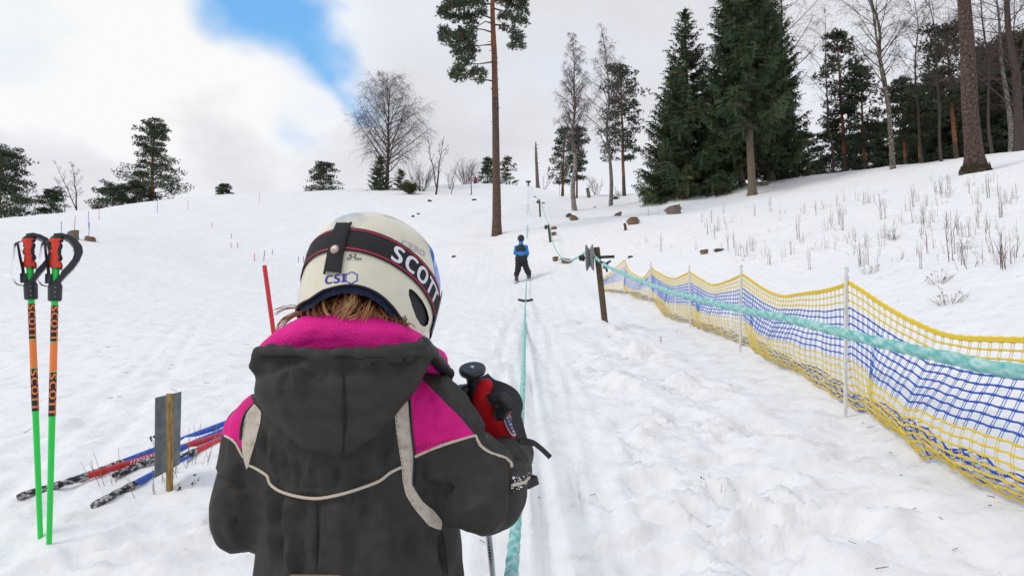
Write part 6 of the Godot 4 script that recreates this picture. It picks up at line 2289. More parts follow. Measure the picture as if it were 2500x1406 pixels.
func make_child():
	rng.seed = 303
	setup_child()
	var foot_ := Vector3(child.mid.x, gy(child.mid.x, 1.36), -1.36)
	var t := thing("person", "child in cream helmet and charcoal and pink ski jacket seen from behind", "person", foot_)
	var o := foot_
	var wob := FastNoiseLite.new()
	wob.seed = 6; wob.frequency = 5.0; wob.fractal_octaves = 3
	# fabrics
	var weave := noise_img(256, 0.35, 2, 81)
	var cloud := noise_img(256, 0.02, 4, 82)
	var cloth := func(a: Color, b: Color, s := 5.0):
		var m := tri_mat(ramp_tex(cloud, [[0.2, a], [0.8, b]]), normal_tex(weave, 2.2), Vector3(s, s, s), 0.62, true, 0.9)
		m.metallic_specular = 0.3
		return m
	var charcoal: Material = cloth.call(Color(0.034, 0.0322, 0.030), Color(0.046, 0.0435, 0.0405))
	var pink: Material = cloth.call(Color(0.62, 0.008, 0.19), Color(0.70, 0.013, 0.235))
	var fleece: Material = cloth.call(Color(0.70, 0.012, 0.24), Color(0.78, 0.02, 0.29), 3.0)
	var stripe: Material = tri_mat(ramp_tex(noise_img(256, 0.03, 5, 83), [[0.15, Color(0.36, 0.28, 0.21)], [0.4, Color(0.53, 0.46, 0.385)], [0.8, Color(0.60, 0.54, 0.465)]]), normal_tex(weave, 2.0), Vector3(6, 6, 6), 0.85)
	var piping := mat(0.55, 0.47, 0.38, 0.8)
	# ---- jacket
	var jm := net(jacket_field, Vector3(-0.62, 0.66, -1.70), Vector3(0.16, 1.36, -1.12), 0.006)
	var L := []
	var add := func(q: Array, depth: float, w: float):
		var p := on_field(jacket_field, q)
		for k in p.size() - 1:
			L.append([p[k], p[k + 1], depth, w])
	# ridges (positive) and creases (negative) read off the back of the jacket
	add.call([[430, 760], [440, 1050], [445, 1300]], 0.006, 0.012)
	add.call([[490, 860], [500, 1100], [510, 1390]], -0.007, 0.012)
	add.call([[545, 900], [565, 1150], [585, 1390]], 0.006, 0.011)
	add.call([[650, 900], [640, 1100], [650, 1390]], -0.005, 0.013)
	add.call([[755, 890], [757, 1100], [755, 1395]], -0.0045, 0.004)
	add.call([[900, 900], [930, 1150]], 0.005, 0.012)
	add.call([[960, 1100], [1000, 1390]], -0.006, 0.014)
	add.call([[1060, 850], [1100, 1100]], -0.005, 0.014)
	add.call([[1180, 820], [1230, 1100], [1250, 1390]], 0.005, 0.016)
	add.call([[1500, 1120], [1450, 1260]], 0.006, 0.014)
	add.call([[1420, 1050], [1390, 1300]], -0.006, 0.016)
	add.call([[1600, 1120], [1645, 1390]], -0.010, 0.010)
	add.call([[430, 440], [470, 700]], 0.006, 0.011)
	add.call([[520, 560], [560, 780]], -0.006, 0.011)
	add.call([[600, 620], [650, 790]], -0.005, 0.010)
	add.call([[390, 420], [410, 620]], -0.005, 0.010)
	add.call([[1250, 420], [1200, 640]], -0.005, 0.014)
	add.call([[700, 640], [720, 800]], 0.004, 0.010)
	add.call([[880, 640], [890, 800]], -0.004, 0.010)
	add.call([[1060, 600], [1060, 780]], -0.004, 0.012)
	for k in 22:
		var x := 490.0 + k * 31.0
		var y := lerpf(800, 850, sin(k / 21.0 * PI)) - 30.0 * (k / 21.0)
		add.call([[x, y - 48.0], [x + 4.0, y - 4.0]], -0.0026, 0.0042)
		add.call([[x + 6.0, y + 34.0], [x + 10.0, y + 78.0 + 30.0 * rnd()]], -0.003, 0.0045)
	# sleeves
	add.call([[90, 720], [160, 760], [270, 820]], -0.008, 0.010)
	add.call([[100, 680], [220, 740]], 0.006, 0.010)
	add.call([[90, 770], [190, 830], [280, 880]], 0.005, 0.012)
	add.call([[225, 640], [245, 780]], -0.005, 0.010)
	add.call([[70, 860], [130, 1000], [210, 1150]], 0.004, 0.014)
	add.call([[150, 900], [240, 1080]], -0.004, 0.012)
	add.call([[1500, 790], [1580, 830], [1670, 800]], -0.008, 0.013)
	add.call([[1500, 740], [1640, 730]], 0.005, 0.014)
	add.call([[1640, 1020], [1760, 960], [1900, 900]], 0.006, 0.012)
	add.call([[1700, 900], [1900, 820]], -0.004, 0.016)
	add.call([[1880, 640], [1960, 720]], -0.004, 0.016)
	add.call([[2075, 650], [2078, 800], [2040, 1040]], -0.007, 0.008)
	add.call([[2050, 660], [2050, 800], [2015, 1030]], 0.004, 0.008)
	add.call([[1850, 330], [1900, 400], [1990, 440]], -0.006, 0.010)
	add.call([[1820, 380], [1900, 470]], 0.005, 0.010)
	add.call([[1950, 470], [2060, 560], [2150, 590]], -0.004, 0.012)
	add.call([[2130, 560], [2110, 640], [2090, 700]], -0.005, 0.008)
	add.call([[2190, 620], [2160, 700]], 0.005, 0.008)
	add.call([[2080, 800], [2150, 785], [2205, 745]], -0.006, 0.006)
	add.call([[1440, 330], [1600, 420], [1760, 470]], 0.003, 0.02)
	press(jm, L, wob, 0.010, Vector3(2.6, 1.0, 2.2), 2.6)
	var region := func(q: Array):
		var poly := flat(on_field(jacket_field, q))
		return func(p: Vector3): return poly_dist(poly, Vector2(p.x, p.y)) if p.z > -1.36 else 1.0
	var shapes := [
		[[[1392, 165], [1460, 60], [1530, 130], [1600, 200], [1740, 340], [1835, 455], [1640, 512], [1425, 592], [1408, 400]], pink, "shoulder_panel"],
		[[[318, 165], [335, 232], [300, 275], [258, 330], [243, 400], [243, 480], [262, 596], [240, 560], [215, 510], [170, 470], [105, 430], [150, 360], [240, 240]], pink, "shoulder_panel"],
		[[[335, 235], [375, 300], [370, 370], [335, 510], [300, 650], [286, 692], [262, 600], [246, 480], [250, 400], [280, 300]], stripe, "reflective_stripe"],
		[[[1376, 180], [1392, 400], [1412, 600], [1405, 790], [1480, 900], [1550, 955], [1610, 1030], [1600, 1095], [1520, 1060], [1440, 970], [1360, 860], [1337, 760], [1330, 660], [1302, 480], [1284, 280]], stripe, "reflective_stripe"]]
	var rest := jm
	var panels := []
	for s in shapes:
		var two: Array = cut(rest, region.call(s[0]))
		rest = two[1]
		panels.append([two[0], s[1], s[2]])
	var jk := part("jacket", moved(rest, o).mesh(), charcoal, t, "charcoal ski jacket with pink shoulders and pale piping")
	for s in panels:
		part(s[2], moved(inflated(s[0], 0.0008), o).mesh(), s[1], jk)
	for q in [[[105, 430], [140, 455], [175, 472], [215, 510], [240, 560], [262, 600]],
			[[297, 652], [370, 690], [425, 728], [440, 775], [490, 820], [600, 860], [750, 880], [900, 857], [1050, 812], [1180, 762], [1260, 702], [1332, 668]],
			[[1425, 596], [1550, 543], [1700, 492], [1835, 457]],
			[[1835, 457], [1868, 525], [1950, 580], [2040, 610], [2074, 640], [2080, 668]],
			[[2080, 792], [2150, 776], [2196, 738]]]:
		var line: Array = on_field(jacket_field, q).map(func(p): return p)
		var mb_ := cord(line, 0.0027, jacket_field, 0.0014)
		var pp := part("piping", mb_, piping, jk)
		pp.position = -o
	# dark edging beside the stripes
	for q in [[[1386, 185], [1400, 400], [1420, 600], [1412, 785]], [[330, 240], [275, 300], [245, 395], [240, 480]]]:
		var pp := part("edging", cord(on_field(jacket_field, q), 0.0022, jacket_field, 0.001), M.black, jk)
		pp.position = -o
	# seams and stitching
	var thread := mat(0.008, 0.008, 0.009, 0.9)
	for q in [[[757, 892], [758, 1050], [757, 1200], [755, 1398]], [[1612, 1105], [1628, 1200], [1640, 1300], [1650, 1398]]]:
		var pp := part("seam", cord(on_field(jacket_field, q), 0.0013, jacket_field, -0.001), thread, jk)
		pp.position = -o
	for q in [[[1428, 540], [1600, 480], [1800, 420]], [[1428, 556], [1620, 492], [1810, 436]], [[1300, 300], [1312, 480], [1345, 660], [1350, 750]], [[130, 425], [190, 470], [232, 530]]]:
		var line := spline(on_field(jacket_field, q), func(p): return 0.0035)
		var sm := MB.new()
		for k in range(0, line.size() - 1, 2):
			var a := line[k]; var b := line[k + 1]
			sm.tube(PackedVector3Array([a + Vector3(0, 0, 0.0022), b + Vector3(0, 0, 0.0022)]), PackedFloat32Array([0.0007, 0.0007]), 4)
		var pp := part("stitching", moved(sm, o).mesh(), mat(0.22, 0.01, 0.09, 0.9) if q[0][0] != 1300 else mat(0.3, 0.25, 0.2, 0.9), jk)
		pp.set_meta("kind", "stuff")
	# label patch low on the back
	var lp := strike(jacket_field, 771, 1412)
	var pm := MB.new()
	pm.box(lp - o + Vector3(0, -0.008, 0.004), Vector3(0.085, 0.03, 0.005), Basis.IDENTITY, Color.WHITE, 0.001)
	part("label_patch", pm.mesh(), mat(0.22, 0.15, 0.10, 0.8), jk)
	# snow sticking to the cuff
	var fl := MB.new()
	var flecks := FastNoiseLite.new()
	flecks.seed = 3; flecks.frequency = 0.012
	for k in 260:
		var zx := rnd(2080, 2215); var zy := rnd(620, 860)
		if rnd() < 0.03:
			zx = rnd(1830, 2080); zy = rnd(440, 620)
		elif absf(zy - lerpf(800, 720, (zx - 2080) / 135.0)) > 60.0 * rnd():
			continue
		var p := strike(jacket_field, zx / 2.7778 + 500.0, zy / 2.7778 + 900.0)
		if jacket_field(p) > 0.004:
			continue
		var s := rnd(0.0004, 0.0015) * (1.8 if rnd() < 0.12 else 1.0)
		fl.box(p - o + Vector3(0, 0, 0.001), Vector3(s * rnd(0.6, 2.2), s * rnd(0.6, 1.6), s), Basis(unit(), rnd(0, 3)))
	var fp := part("snow_flecks", fl.mesh(), M.snow_cap, jk)
	fp.set_meta("kind", "stuff")
	# cuff tab
	var ct := MB.new()
	ct.box(V([1292, 1176, 1.42]) - o, Vector3(0.03, 0.016, 0.03), Basis(Vector3.UP, 0.5) * Basis(Vector3.BACK, 0.3), Color.WHITE, 0.004)
	part("cuff_tab", ct.mesh(), M.black, jk)
	print("jacket ", Time.get_ticks_msec())
	# ---- hood
	for q in [[612, 905], [611, 950], [622, 985], [648, 1022], [690, 1066], [735, 1098], [785, 1112], [832, 1122], [868, 1106], [912, 1060], [960, 1008], [1005, 950], [1030, 905], [1042, 870], [1036, 856], [1000, 866], [930, 882], [860, 888], [790, 882], [720, 872], [660, 870], [628, 878]]:
		var p := at(q[0], q[1], 1.185)
		hood_poly.append(Vector2(p.x, p.y))
	for q in [[620, 894, 1.20, 0.0110], [632, 867, 1.195, 0.0120], [662, 859, 1.18, 0.0101], [700, 859, 1.17, 0.0092], [745, 865, 1.165, 0.0097], [790, 873, 1.16, 0.0110], [830, 867, 1.16, 0.0124], [880, 867, 1.16, 0.0133], [940, 865, 1.165, 0.0133], [990, 857, 1.175, 0.0129], [1024, 851, 1.19, 0.0120], [1040, 861, 1.215, 0.0110]]:
		hood_rim.append([V(q), q[3]])
	var hm := net(hood_field, Vector3(-0.50, 1.06, -1.33), Vector3(-0.10, 1.32, -1.10), 0.0054)
	L = []
	var addh := func(q: Array, depth: float, w: float):
		var p := on_field(hood_field, q)
		for k in p.size() - 1:
			L.append([p[k], p[k + 1], depth, w])
	addh.call([[610, 20], [640, 90], [620, 160]], 0.007, 0.012)
	addh.call([[560, 20], [560, 120]], -0.006, 0.012)
	addh.call([[480, 60], [520, 200], [560, 330]], 0.004, 0.016)
	addh.call([[360, 150], [400, 300], [520, 470]], 0.004, 0.018)
	addh.call([[700, 0], [760, 60], [840, 20]], -0.006, 0.016)
	addh.call([[925, -20], [938, 180], [945, 400], [920, 610]], -0.0035, 0.0035)
	addh.call([[960, 450], [1010, 560]], -0.003, 0.005)
	addh.call([[1450, 20], [1250, 300], [1000, 560]], 0.003, 0.02)
	addh.call([[1380, -60], [1180, 120]], -0.004, 0.02)
	addh.call([[330, 40], [420, 10], [520, -30]], -0.005, 0.012)
	addh.call([[860, -60], [1000, -40], [1300, -75]], -0.007, 0.008)
	addh.call([[340, -70], [480, -50], [680, -60]], -0.006, 0.008)
	press(hm, L, wob, 0.006, Vector3(1.6, 1.6, 1.0), 2.4)
	var hood := part("hood", moved(hm, o).mesh(), charcoal, t)
	var hs := part("seam", cord(on_field(hood_field, [[925, -60], [936, 60], [940, 200], [945, 400], [930, 590]]), 0.0014, hood_field, -0.0012), thread, hood)
	hs.position = -o
	var rim2 := [[V([1034, 838, 1.205]), 0.012], [V([1052, 862, 1.25]), 0.013], [V([1075, 890, 1.31]), 0.012], [V([1096, 912, 1.37]), 0.010], [V([1090, 935, 1.42]), 0.01]]
	var hem := net(func(p): return chain(p, rim2, 0.006), Vector3(-0.2, 1.18, -1.46), Vector3(-0.08, 1.32, -1.17), 0.005)
	part("hood_hem", moved(hem, o).mesh(), M.black, hood)
	var lin_c := [[V([655, 856, 1.225]), 0.016], [V([700, 840, 1.24]), 0.024], [V([752, 824, 1.25]), 0.031], [V([820, 819, 1.255]), 0.033], [V([900, 823, 1.26]), 0.032], [V([960, 835, 1.265]), 0.029], [V([1012, 856, 1.29]), 0.024], [V([1058, 882, 1.34]), 0.02], [V([1080, 900, 1.39]), 0.016]]
	var lining := net(func(p): return chain(p, lin_c, 0.03), Vector3(-0.50, 1.18, -1.46), Vector3(-0.08, 1.38, -1.17), 0.006)
	var LL := []
	for q in [[[905, 790], [908, 850], -0.003, 0.005], [[720, 850], [770, 838], -0.005, 0.008], [[770, 838], [860, 836], -0.004, 0.009], [[735, 812], [780, 800], 0.004, 0.01], [[950, 830], [1000, 836], -0.004, 0.007]]:
		LL.append([strike(func(p): return chain(p, lin_c, 0.03), q[0][0], q[0][1]), strike(func(p): return chain(p, lin_c, 0.03), q[1][0], q[1][1]), q[2], q[3]])
	press(lining, LL, wob, 0.005, Vector3(1.5, 2.0, 1.0))
	part("lining", moved(lining, o).mesh(), fleece, hood)
	var col_c := [[V([748, 838, 1.30]), 0.02], [V([800, 806, 1.31]), 0.021], [V([870, 797, 1.31]), 0.021], [V([940, 806, 1.31]), 0.021], [V([985, 830, 1.33]), 0.02], [V([1010, 860, 1.38]), 0.02]]
	var collar := net(func(p): return chain(p, col_c, 0.02), Vector3(-0.43, 1.20, -1.46), Vector3(-0.12, 1.37, -1.24), 0.006)
	part("collar", moved(collar, o).mesh(), charcoal, t)
	print("hood ", Time.get_ticks_msec())
	make_helmet(t, o)
	print("helmet ", Time.get_ticks_msec())
	# ---- the body under the clothes
	var head := hc + hb * Vector3(0, -0.045, -0.01)
	var body_f := func(p: Vector3):
		var q: Vector3 = hb.inverse() * (p - head)
		var d := (Vector3(q.x / 0.076, q.y / 0.105, q.z / 0.092).length() - 1.0) * 0.076
		d = smin(d, cap(q, Vector3(0, -0.02, -0.088), Vector3(0, -0.035, -0.104), 0.009, 0.011), 0.015)        # nose
		d = smin(d, cap(q, Vector3(-0.02, -0.062, -0.078), Vector3(0.02, -0.062, -0.078), 0.008, 0.008), 0.012)  # lips
		for s in [-1.0, 1.0]:
			d = smin(d, cap(q, Vector3(0.076 * s, -0.02, 0.0), Vector3(0.078 * s, 0.012, 0.004), 0.010, 0.012), 0.008)   # ears
		d = smin(d, cap(p, head + Vector3(0, -0.06, 0.02), child.neck0 + Vector3(0, 0.02, 0), 0.045, 0.055), 0.04)
		d = smin(d, torso_field(p) + 0.03, 0.03)
		d = smin(d, cap(p, child.sl, child.el, 0.035, 0.03), 0.03)
		d = smin(d, cap(p, child.el, child.wl, 0.03, 0.022), 0.02)
		d = smin(d, cap(p, child.sr, child.er, 0.035, 0.03), 0.03)
		d = smin(d, cap(p, child.er, child.wr, 0.03, 0.022), 0.02)
		return d
	var bm := net(body_f, Vector3(-0.6, 0.55, -1.68), Vector3(0.12, 1.48, -1.14), 0.014)
	part("body", moved(bm, o).mesh(), mat(0.52, 0.31, 0.22, 0.6), t)
	# ---- trousers, boots, skis
	var gy0 := foot_.y
	var cx: float = child.mid.x
	var leg_f := func(p: Vector3):
		var d := 1e9
		for s in [-1.0, 1.0]:
			var h := Vector3(cx + 0.085 * s, 0.80, -1.345); var kn := Vector3(cx + 0.105 * s, gy0 + 0.33, -1.40); var an := Vector3(cx + 0.12 * s, gy0 + 0.10, -1.36)
			d = smin(d, smin(cap(p, h, kn, 0.115, 0.088), cap(p, kn, an, 0.088, 0.085), 0.03), 0.03)
		return maxf(d, gy0 + 0.09 - p.y)
	var lm := net(leg_f, Vector3(cx - 0.3, gy0 + 0.05, -1.55), Vector3(cx + 0.3, 0.95, -1.18), 0.012)
	press(lm, [], wob, 0.006, Vector3(1.5, 3.0, 1.5))
	part("trousers", moved(lm, o).mesh(), charcoal, t)
	for s in [-1.0, 1.0]:
		var fx: float = cx + 0.12 * s
		var gyf := gy(fx, 1.36)
		var boot_f := func(p: Vector3):
			var d := cap(p, Vector3(fx, gyf + 0.09, -1.30), Vector3(fx, gyf + 0.075, -1.47), 0.05, 0.04)
			d = smin(d, cap(p, Vector3(fx, gyf + 0.10, -1.33), Vector3(fx, gyf + 0.26, -1.36), 0.052, 0.058), 0.03)
			return maxf(d, gyf + 0.035 - p.y)
		part("boot", moved(net(boot_f, Vector3(fx - 0.1, gyf, -1.56), Vector3(fx + 0.1, gyf + 0.34, -1.2), 0.01), o).mesh(), mat(0.03, 0.03, 0.035, 0.35), t)
		var sk := MB.new()
		var pa := PackedVector3Array()
		for k in 13:
			var f := k / 12.0
			var D := lerpf(0.85, 2.05, f)
			pa.append(Vector3(fx, gy(fx, D) + 0.02 + (0.09 * pow(maxf(0.0, f - 0.87) / 0.13, 2.0)), -D) - o)
		for k in 12:
			var a := pa[k]; var b := pa[k + 1]
			var w0 := lerpf(0.045, 0.036, sin(k / 12.0 * PI)) * (0.6 if k == 11 else 1.0); var w1 := lerpf(0.045, 0.036, sin((k + 1) / 12.0 * PI)) * (0.25 if k == 11 else 1.0)
			var X := Vector3(1, 0, 0); var Y := Vector3(0, 0.013, 0)
			sk.quad(a - X * w0 + Y, a + X * w0 + Y, b + X * w1 + Y, b - X * w1 + Y)
			sk.quad(a - X * w0, a + X * w0, b + X * w1, b - X * w1)
			sk.quad(a - X * w0, b - X * w1, b - X * w1 + Y, a - X * w0 + Y)
			sk.quad(a + X * w0, b + X * w1, b + X * w1 + Y, a + X * w0 + Y)
		part("ski", sk.mesh(), mat(0.6, 0.1, 0.12, 0.3), t)
	# ---- hair
	var hair := MB.new()
	var dark := Color(0.06, 0.024, 0.013); var brown := Color(0.24, 0.095, 0.045); var ginger := Color(0.56, 0.24, 0.10); var blond := Color(0.74, 0.48, 0.26)
	for k in 150:
		var x := rnd(750, 990)
		var y0 := 712.0 + maxf(0.0, x - 880.0) * 0.45 + maxf(0.0, 800.0 - x) * 0.5
		var x1 := lerpf(x, 870, rnd(0.0, 0.3)) + rnd(-15, 15)
		lock(hair, [[x, y0, 1.30], [x + rnd(-10, 10), y0 + 25, 1.261 + rnd(-0.01, 0.012)], [x1, y0 + 60, 1.266], [x1 + rnd(-12, 12), 800 + maxf(0.0, x - 900.0) * 0.35, 1.30]], 5, 0.008, dark, brown, 0.0014, 1.2)
	lock(hair, [[855, 714, 1.261], [862, 728, 1.236], [850, 750, 1.231], [832, 772, 1.236], [822, 795, 1.248]], 44, 0.012, ginger, blond, 0.0008, 1.1)
	lock(hair, [[838, 728, 1.256], [824, 745, 1.236], [832, 768, 1.238], [850, 790, 1.248]], 30, 0.011, brown, ginger, 0.0008, 1.2)
	lock(hair, [[908, 738, 1.261], [900, 752, 1.236], [886, 775, 1.236], [874, 792, 1.248]], 38, 0.011, ginger, Color(0.55, 0.30, 0.15), 0.0008, 1.1)
	lock(hair, [[790, 722, 1.266], [789, 742, 1.238], [798, 765, 1.236], [820, 776, 1.238], [850, 764, 1.238]], 9, 0.003, ginger, blond, 0.0009, 0.8)
	lock(hair, [[770, 735, 1.266], [768, 765, 1.246], [790, 785, 1.246], [840, 783, 1.248]], 30, 0.012, brown, ginger, 0.0008, 1.3)
	lock(hair, [[752, 748, 1.276], [757, 775, 1.251], [775, 795, 1.248]], 34, 0.012, brown, ginger, 0.0008, 1.2)
	lock(hair, [[900, 775, 1.246], [930, 775, 1.248], [965, 785, 1.256], [985, 800, 1.266]], 12, 0.006, brown, ginger, 0.0009, 1.2)
	lock(hair, [[870, 770, 1.236], [850, 780, 1.236], [820, 778, 1.238]], 10, 0.004, ginger, blond, 0.0009, 1.0)
	for q in [[[752, 758, 1.266], [715, 766, 1.256], [688, 782, 1.251], [678, 805, 1.248], [686, 832, 1.241]], [[752, 764, 1.266], [720, 770, 1.256], [694, 788, 1.251], [684, 812, 1.248]], [[750, 752, 1.276], [720, 750, 1.266], [690, 752, 1.256], [668, 762, 1.251]], [[752, 775, 1.266], [735, 785, 1.256], [715, 790, 1.251], [700, 800, 1.248]], [[985, 800, 1.266], [998, 790, 1.256], [1006, 800, 1.251]]]:
		lock(hair, q, 8, 0.0026, brown, ginger, 0.0009, 2.2)
	for k in 60:
		var x := rnd(760, 960)
		var y := 722.0 + maxf(0.0, x - 880.0) * 0.4 + maxf(0.0, 800.0 - x) * 0.35
		lock(hair, [[x, y, 1.272], [x + rnd(-18, 18), y + 22, 1.248], [x + rnd(-30, 30), y + 45, 1.245], [x + rnd(-38, 38), 788 + maxf(0.0, x - 900.0) * 0.3, 1.252]], 2, 0.004, brown, ginger, 0.0008, 1.5)
	var hairm := vmat(0.45)
	var hp := part("hair", hair.mesh(), hairm, t)
	hp.position = -o
	print("hair ", Time.get_ticks_msec())
	# ---- ski pole held in the right hand
	var ptop := V([1153, 903, 1.42]); var pmid := V([1197, 1345, 1.64])
	var pd := (pmid - ptop).normalized()
	var tip := ptop
	for k in 400:
		tip += pd * 0.004
		if tip.y < gy(tip.x, -tip.z):
			break
	var pole := thing("ski_pole", "grey ski pole with black disc-topped grip held by the child", "ski pole", tip)
	var mb := MB.new()
	mb.tube(PackedVector3Array([ptop + pd * 0.12 - tip, ptop + pd * 0.3 - tip, pd * 0.05]), PackedFloat32Array([0.0075, 0.0075, 0.005]), 14)
	var shaft := part("shaft", mb.mesh(), mat(0.40, 0.41, 0.43, 0.35, 0.6), pole)
	mb = MB.new()
	var q0 := ptop.lerp(pmid, 0.90); var q1 := ptop.lerp(pmid, 1.10)
	for k in 10:
		var a := q0.lerp(q1, k / 10.0); var b := q0.lerp(q1, (k + 0.7) / 10.0)
		var w := 0.004 * sin((k + 0.5) / 10.0 * PI)
		mb.quad(a + Vector3(-w, 0, 0.0078) - tip, a + Vector3(w * 0.3, 0, 0.0078) - tip, b + Vector3(w * 0.6, 0, 0.0078) - tip, b + Vector3(-w, 0, 0.0078) - tip)
	part("print", mb.mesh(), M.black, shaft)
	mb = MB.new()
	lathe(mb, ptop - tip, -pd, [[-0.02, 0.014], [-0.012, 0.016], [-0.006, 0.026], [0.0, 0.0275], [0.004, 0.0265], [0.0062, 0.0225], [0.0066, 0.0]], 32)
	part("grip_disc", mb.mesh(), M.guard, pole)
	mb = MB.new()
	lathe(mb, ptop - tip, -pd, [[0.006, 0.0046], [0.0078, 0.004], [0.0082, 0.0]], 12)
	part("screw", mb.mesh(), mat(0.6, 0.6, 0.6, 0.3, 0.8), pole)
	mb = MB.new()
	var gp := PackedVector3Array(); var gr := PackedFloat32Array()
	for k in 13:
		gp.append(ptop + pd * (0.012 + 0.0105 * k) - tip); gr.append(0.0145 + 0.0015 * cos(k * 1.9))
	mb.tube(gp, gr, 14)
	part("grip", mb.mesh(), M.guard, pole)
	mb = MB.new()
	for strip in [[[[1178, 918, 1.450], [1200, 938, 1.425], [1232, 950, 1.410], [1254, 965, 1.405], [1264, 988, 1.403], [1260, 1012, 1.400], [1268, 1045, 1.395], [1276, 1074, 1.390]], 0.026, 0.020], [[[1172, 925, 1.455], [1185, 948, 1.430], [1200, 958, 1.415], [1228, 966, 1.405]], 0.026, 0.024], [[[1258, 1070, 1.393], [1280, 1076, 1.385], [1300, 1080, 1.380], [1322, 1096, 1.375], [1344, 1117, 1.370]], 0.010, 0.010]]:
		var line := spline(strip[0].map(func(e): return V(e) - tip), func(p): return 0.006)
		mb.ribbon(line, strip[1], strip[2], Vector3(0.3, 0.2, 1).normalized())
		var l2 := PackedVector3Array()
		for p in line:
			l2.append(p - Vector3(0, 0, 0.003))
		mb.ribbon(l2, strip[1], strip[2], Vector3(0.3, 0.2, 1).normalized())
	part("wrist_strap", mb.mesh(), M.black, pole)
	mb = MB.new()
	mb.box(V([1285, 1080, 1.388]) - tip, Vector3(0.03, 0.010, 0.008), Basis(Vector3.BACK, -0.15), Color.WHITE, 0.002)
	part("strap_buckle", mb.mesh(), M.guard, pole)
	# ---- gloves
	var red: Material = cloth.call(Color(0.50, 0.006, 0.012), Color(0.60, 0.012, 0.02), 6.0)
	var leather := tri_mat(ramp_tex(noise_img(128, 0.08, 4, 91), [[0.2, Color(0.008, 0.008, 0.009)], [0.8, Color(0.025, 0.025, 0.027)]]), normal_tex(noise_img(128, 0.1, 4, 92), 1.5), Vector3(12, 12, 12), 0.5)
	var right := Vector3(1, 0.1, 0.05).normalized(); var away := Vector3(0, 0, -1)
	var fingers := []
	for k in 4:
		var c := ptop + pd * (0.043 + 0.021 * k)
		fingers.append([[c + right * 0.036 + away * -0.004, 0.0118], [c + right * 0.026 + away * 0.026, 0.0115], [c - right * 0.012 + away * 0.030, 0.011], [c - right * 0.027 + away * 0.004, 0.0105], [c - right * 0.018 - away * 0.018, 0.0095]])
	var thumb := [[V([1222, 1008, 1.415]), 0.016], [V([1238, 985, 1.405]), 0.0145], [V([1228, 974, 1.40]), 0.013], [V([1204, 976, 1.405]), 0.0118]]
	var finger_f := func(p: Vector3):
		var d := 1e9
		for c in fingers:
			d = minf(d, chain(p, c, 0.004))
		return smin(d, chain(p, thumb, 0.006), 0.004)
	var palm := [[V([1184, 950, 1.44]), 0.022], [V([1192, 975, 1.445]), 0.028], [V([1202, 1005, 1.455]), 0.031], [V([1212, 1035, 1.465]), 0.034], [V([1226, 1072, 1.48]), 0.043], [V([1234, 1098, 1.49]), 0.046]]
	var palm_f := func(p: Vector3): return chain(p, palm, 0.02)
	var gb := net(palm_f, V([1100, 1150, 1.44]) - Vector3(0.02, 0.0, 0.16), V([1300, 900, 1.40]) + Vector3(0.06, 0.03, 0.03), 0.0048)
	press(gb, [[strike(palm_f, 1160, 1000), strike(palm_f, 1250, 1010), -0.006, 0.007], [strike(palm_f, 1180, 985), strike(palm_f, 1215, 985), 0.003, 0.008]], wob, 0.004, Vector3(3, 3, 3))
	var glove := part("glove", moved(gb, o).mesh(), red, t, "red and black ski glove gripping the pole")
	part("glove_fingers", moved(net(finger_f, V([1100, 1060, 1.54]) - Vector3(0, 0, 0.03), V([1290, 900, 1.36]) + Vector3(0, 0.02, 0.02), 0.0042), o).mesh(), leather, glove)
	# oval badge on the cuff
	var bp := strike(palm_f, 1243, 1037)
	var bn := (EYE - bp).normalized() * 0.7 + Vector3(0.55, 0.15, 0.0)
	bn = bn.normalized()
	var bu := (V([1255, 1062, 1.43]) - V([1232, 1012, 1.43])).normalized(); bu = (bu - bn * bu.dot(bn)).normalized()
	var bs := bn.cross(bu)
	for q in [[1.0, 0.003, mat(0.68, 0.66, 0.62, 0.7)], [0.84, 0.0036, mat(0.10, 0.08, 0.2, 0.7)]]:
		var m := MB.new()
		for k in 20:
			var a0 := TAU * k / 20.0; var a1 := TAU * (k + 1) / 20.0
			m.tri(bp - o + bn * float(q[1]), bp - o + bn * float(q[1]) + (bu * cos(a0) * 0.025 + bs * sin(a0) * 0.011) * float(q[0]), bp - o + bn * float(q[1]) + (bu * cos(a1) * 0.025 + bs * sin(a1) * 0.011) * float(q[0]))
		part("badge", m.mesh(), q[2], glove)
	for k in 5:
		var m := MB.new()
		m.box(bp - o + bn * 0.0042 + bu * (k - 2) * 0.0075, Vector3(0.003, 0.003, 0.0008) * (1.6 if k % 2 == 0 else 1.1), Basis(bs, bu, bn))
		part("badge_mark", m.mesh(), mat(0.7, 0.62, 0.62, 0.7), glove)
	# left glove, out of sight in front of the body
	var lf := []
	for k in 4:
		var c: Vector3 = child.wl + Vector3(0.03 - 0.004 * k, 0.02 - 0.018 * k, -0.085)
		lf.append([[c, 0.0118], [c + Vector3(0.02, 0, -0.03), 0.0112], [c + Vector3(0.042, 0, -0.02), 0.0105], [c + Vector3(0.04, 0, 0.006), 0.0095]])
	var lg := func(p: Vector3):
		var d := cap(p, child.wl, child.wl + Vector3(0.02, -0.005, -0.08), 0.045, 0.034)
		for c in lf:
			d = smin(d, chain(p, c, 0.004), 0.005)
		return smin(d, chain(p, [[child.wl + Vector3(0.03, 0.02, -0.04), 0.014], [child.wl + Vector3(0.055, 0.03, -0.07), 0.012], [child.wl + Vector3(0.06, 0.02, -0.095), 0.011]], 0.005), 0.008)
	part("glove", moved(net(lg, child.wl - Vector3(0.09, 0.12, 0.16), child.wl + Vector3(0.13, 0.1, 0.06), 0.006), o).mesh(), red, t)
	print("child ", Time.get_ticks_msec())

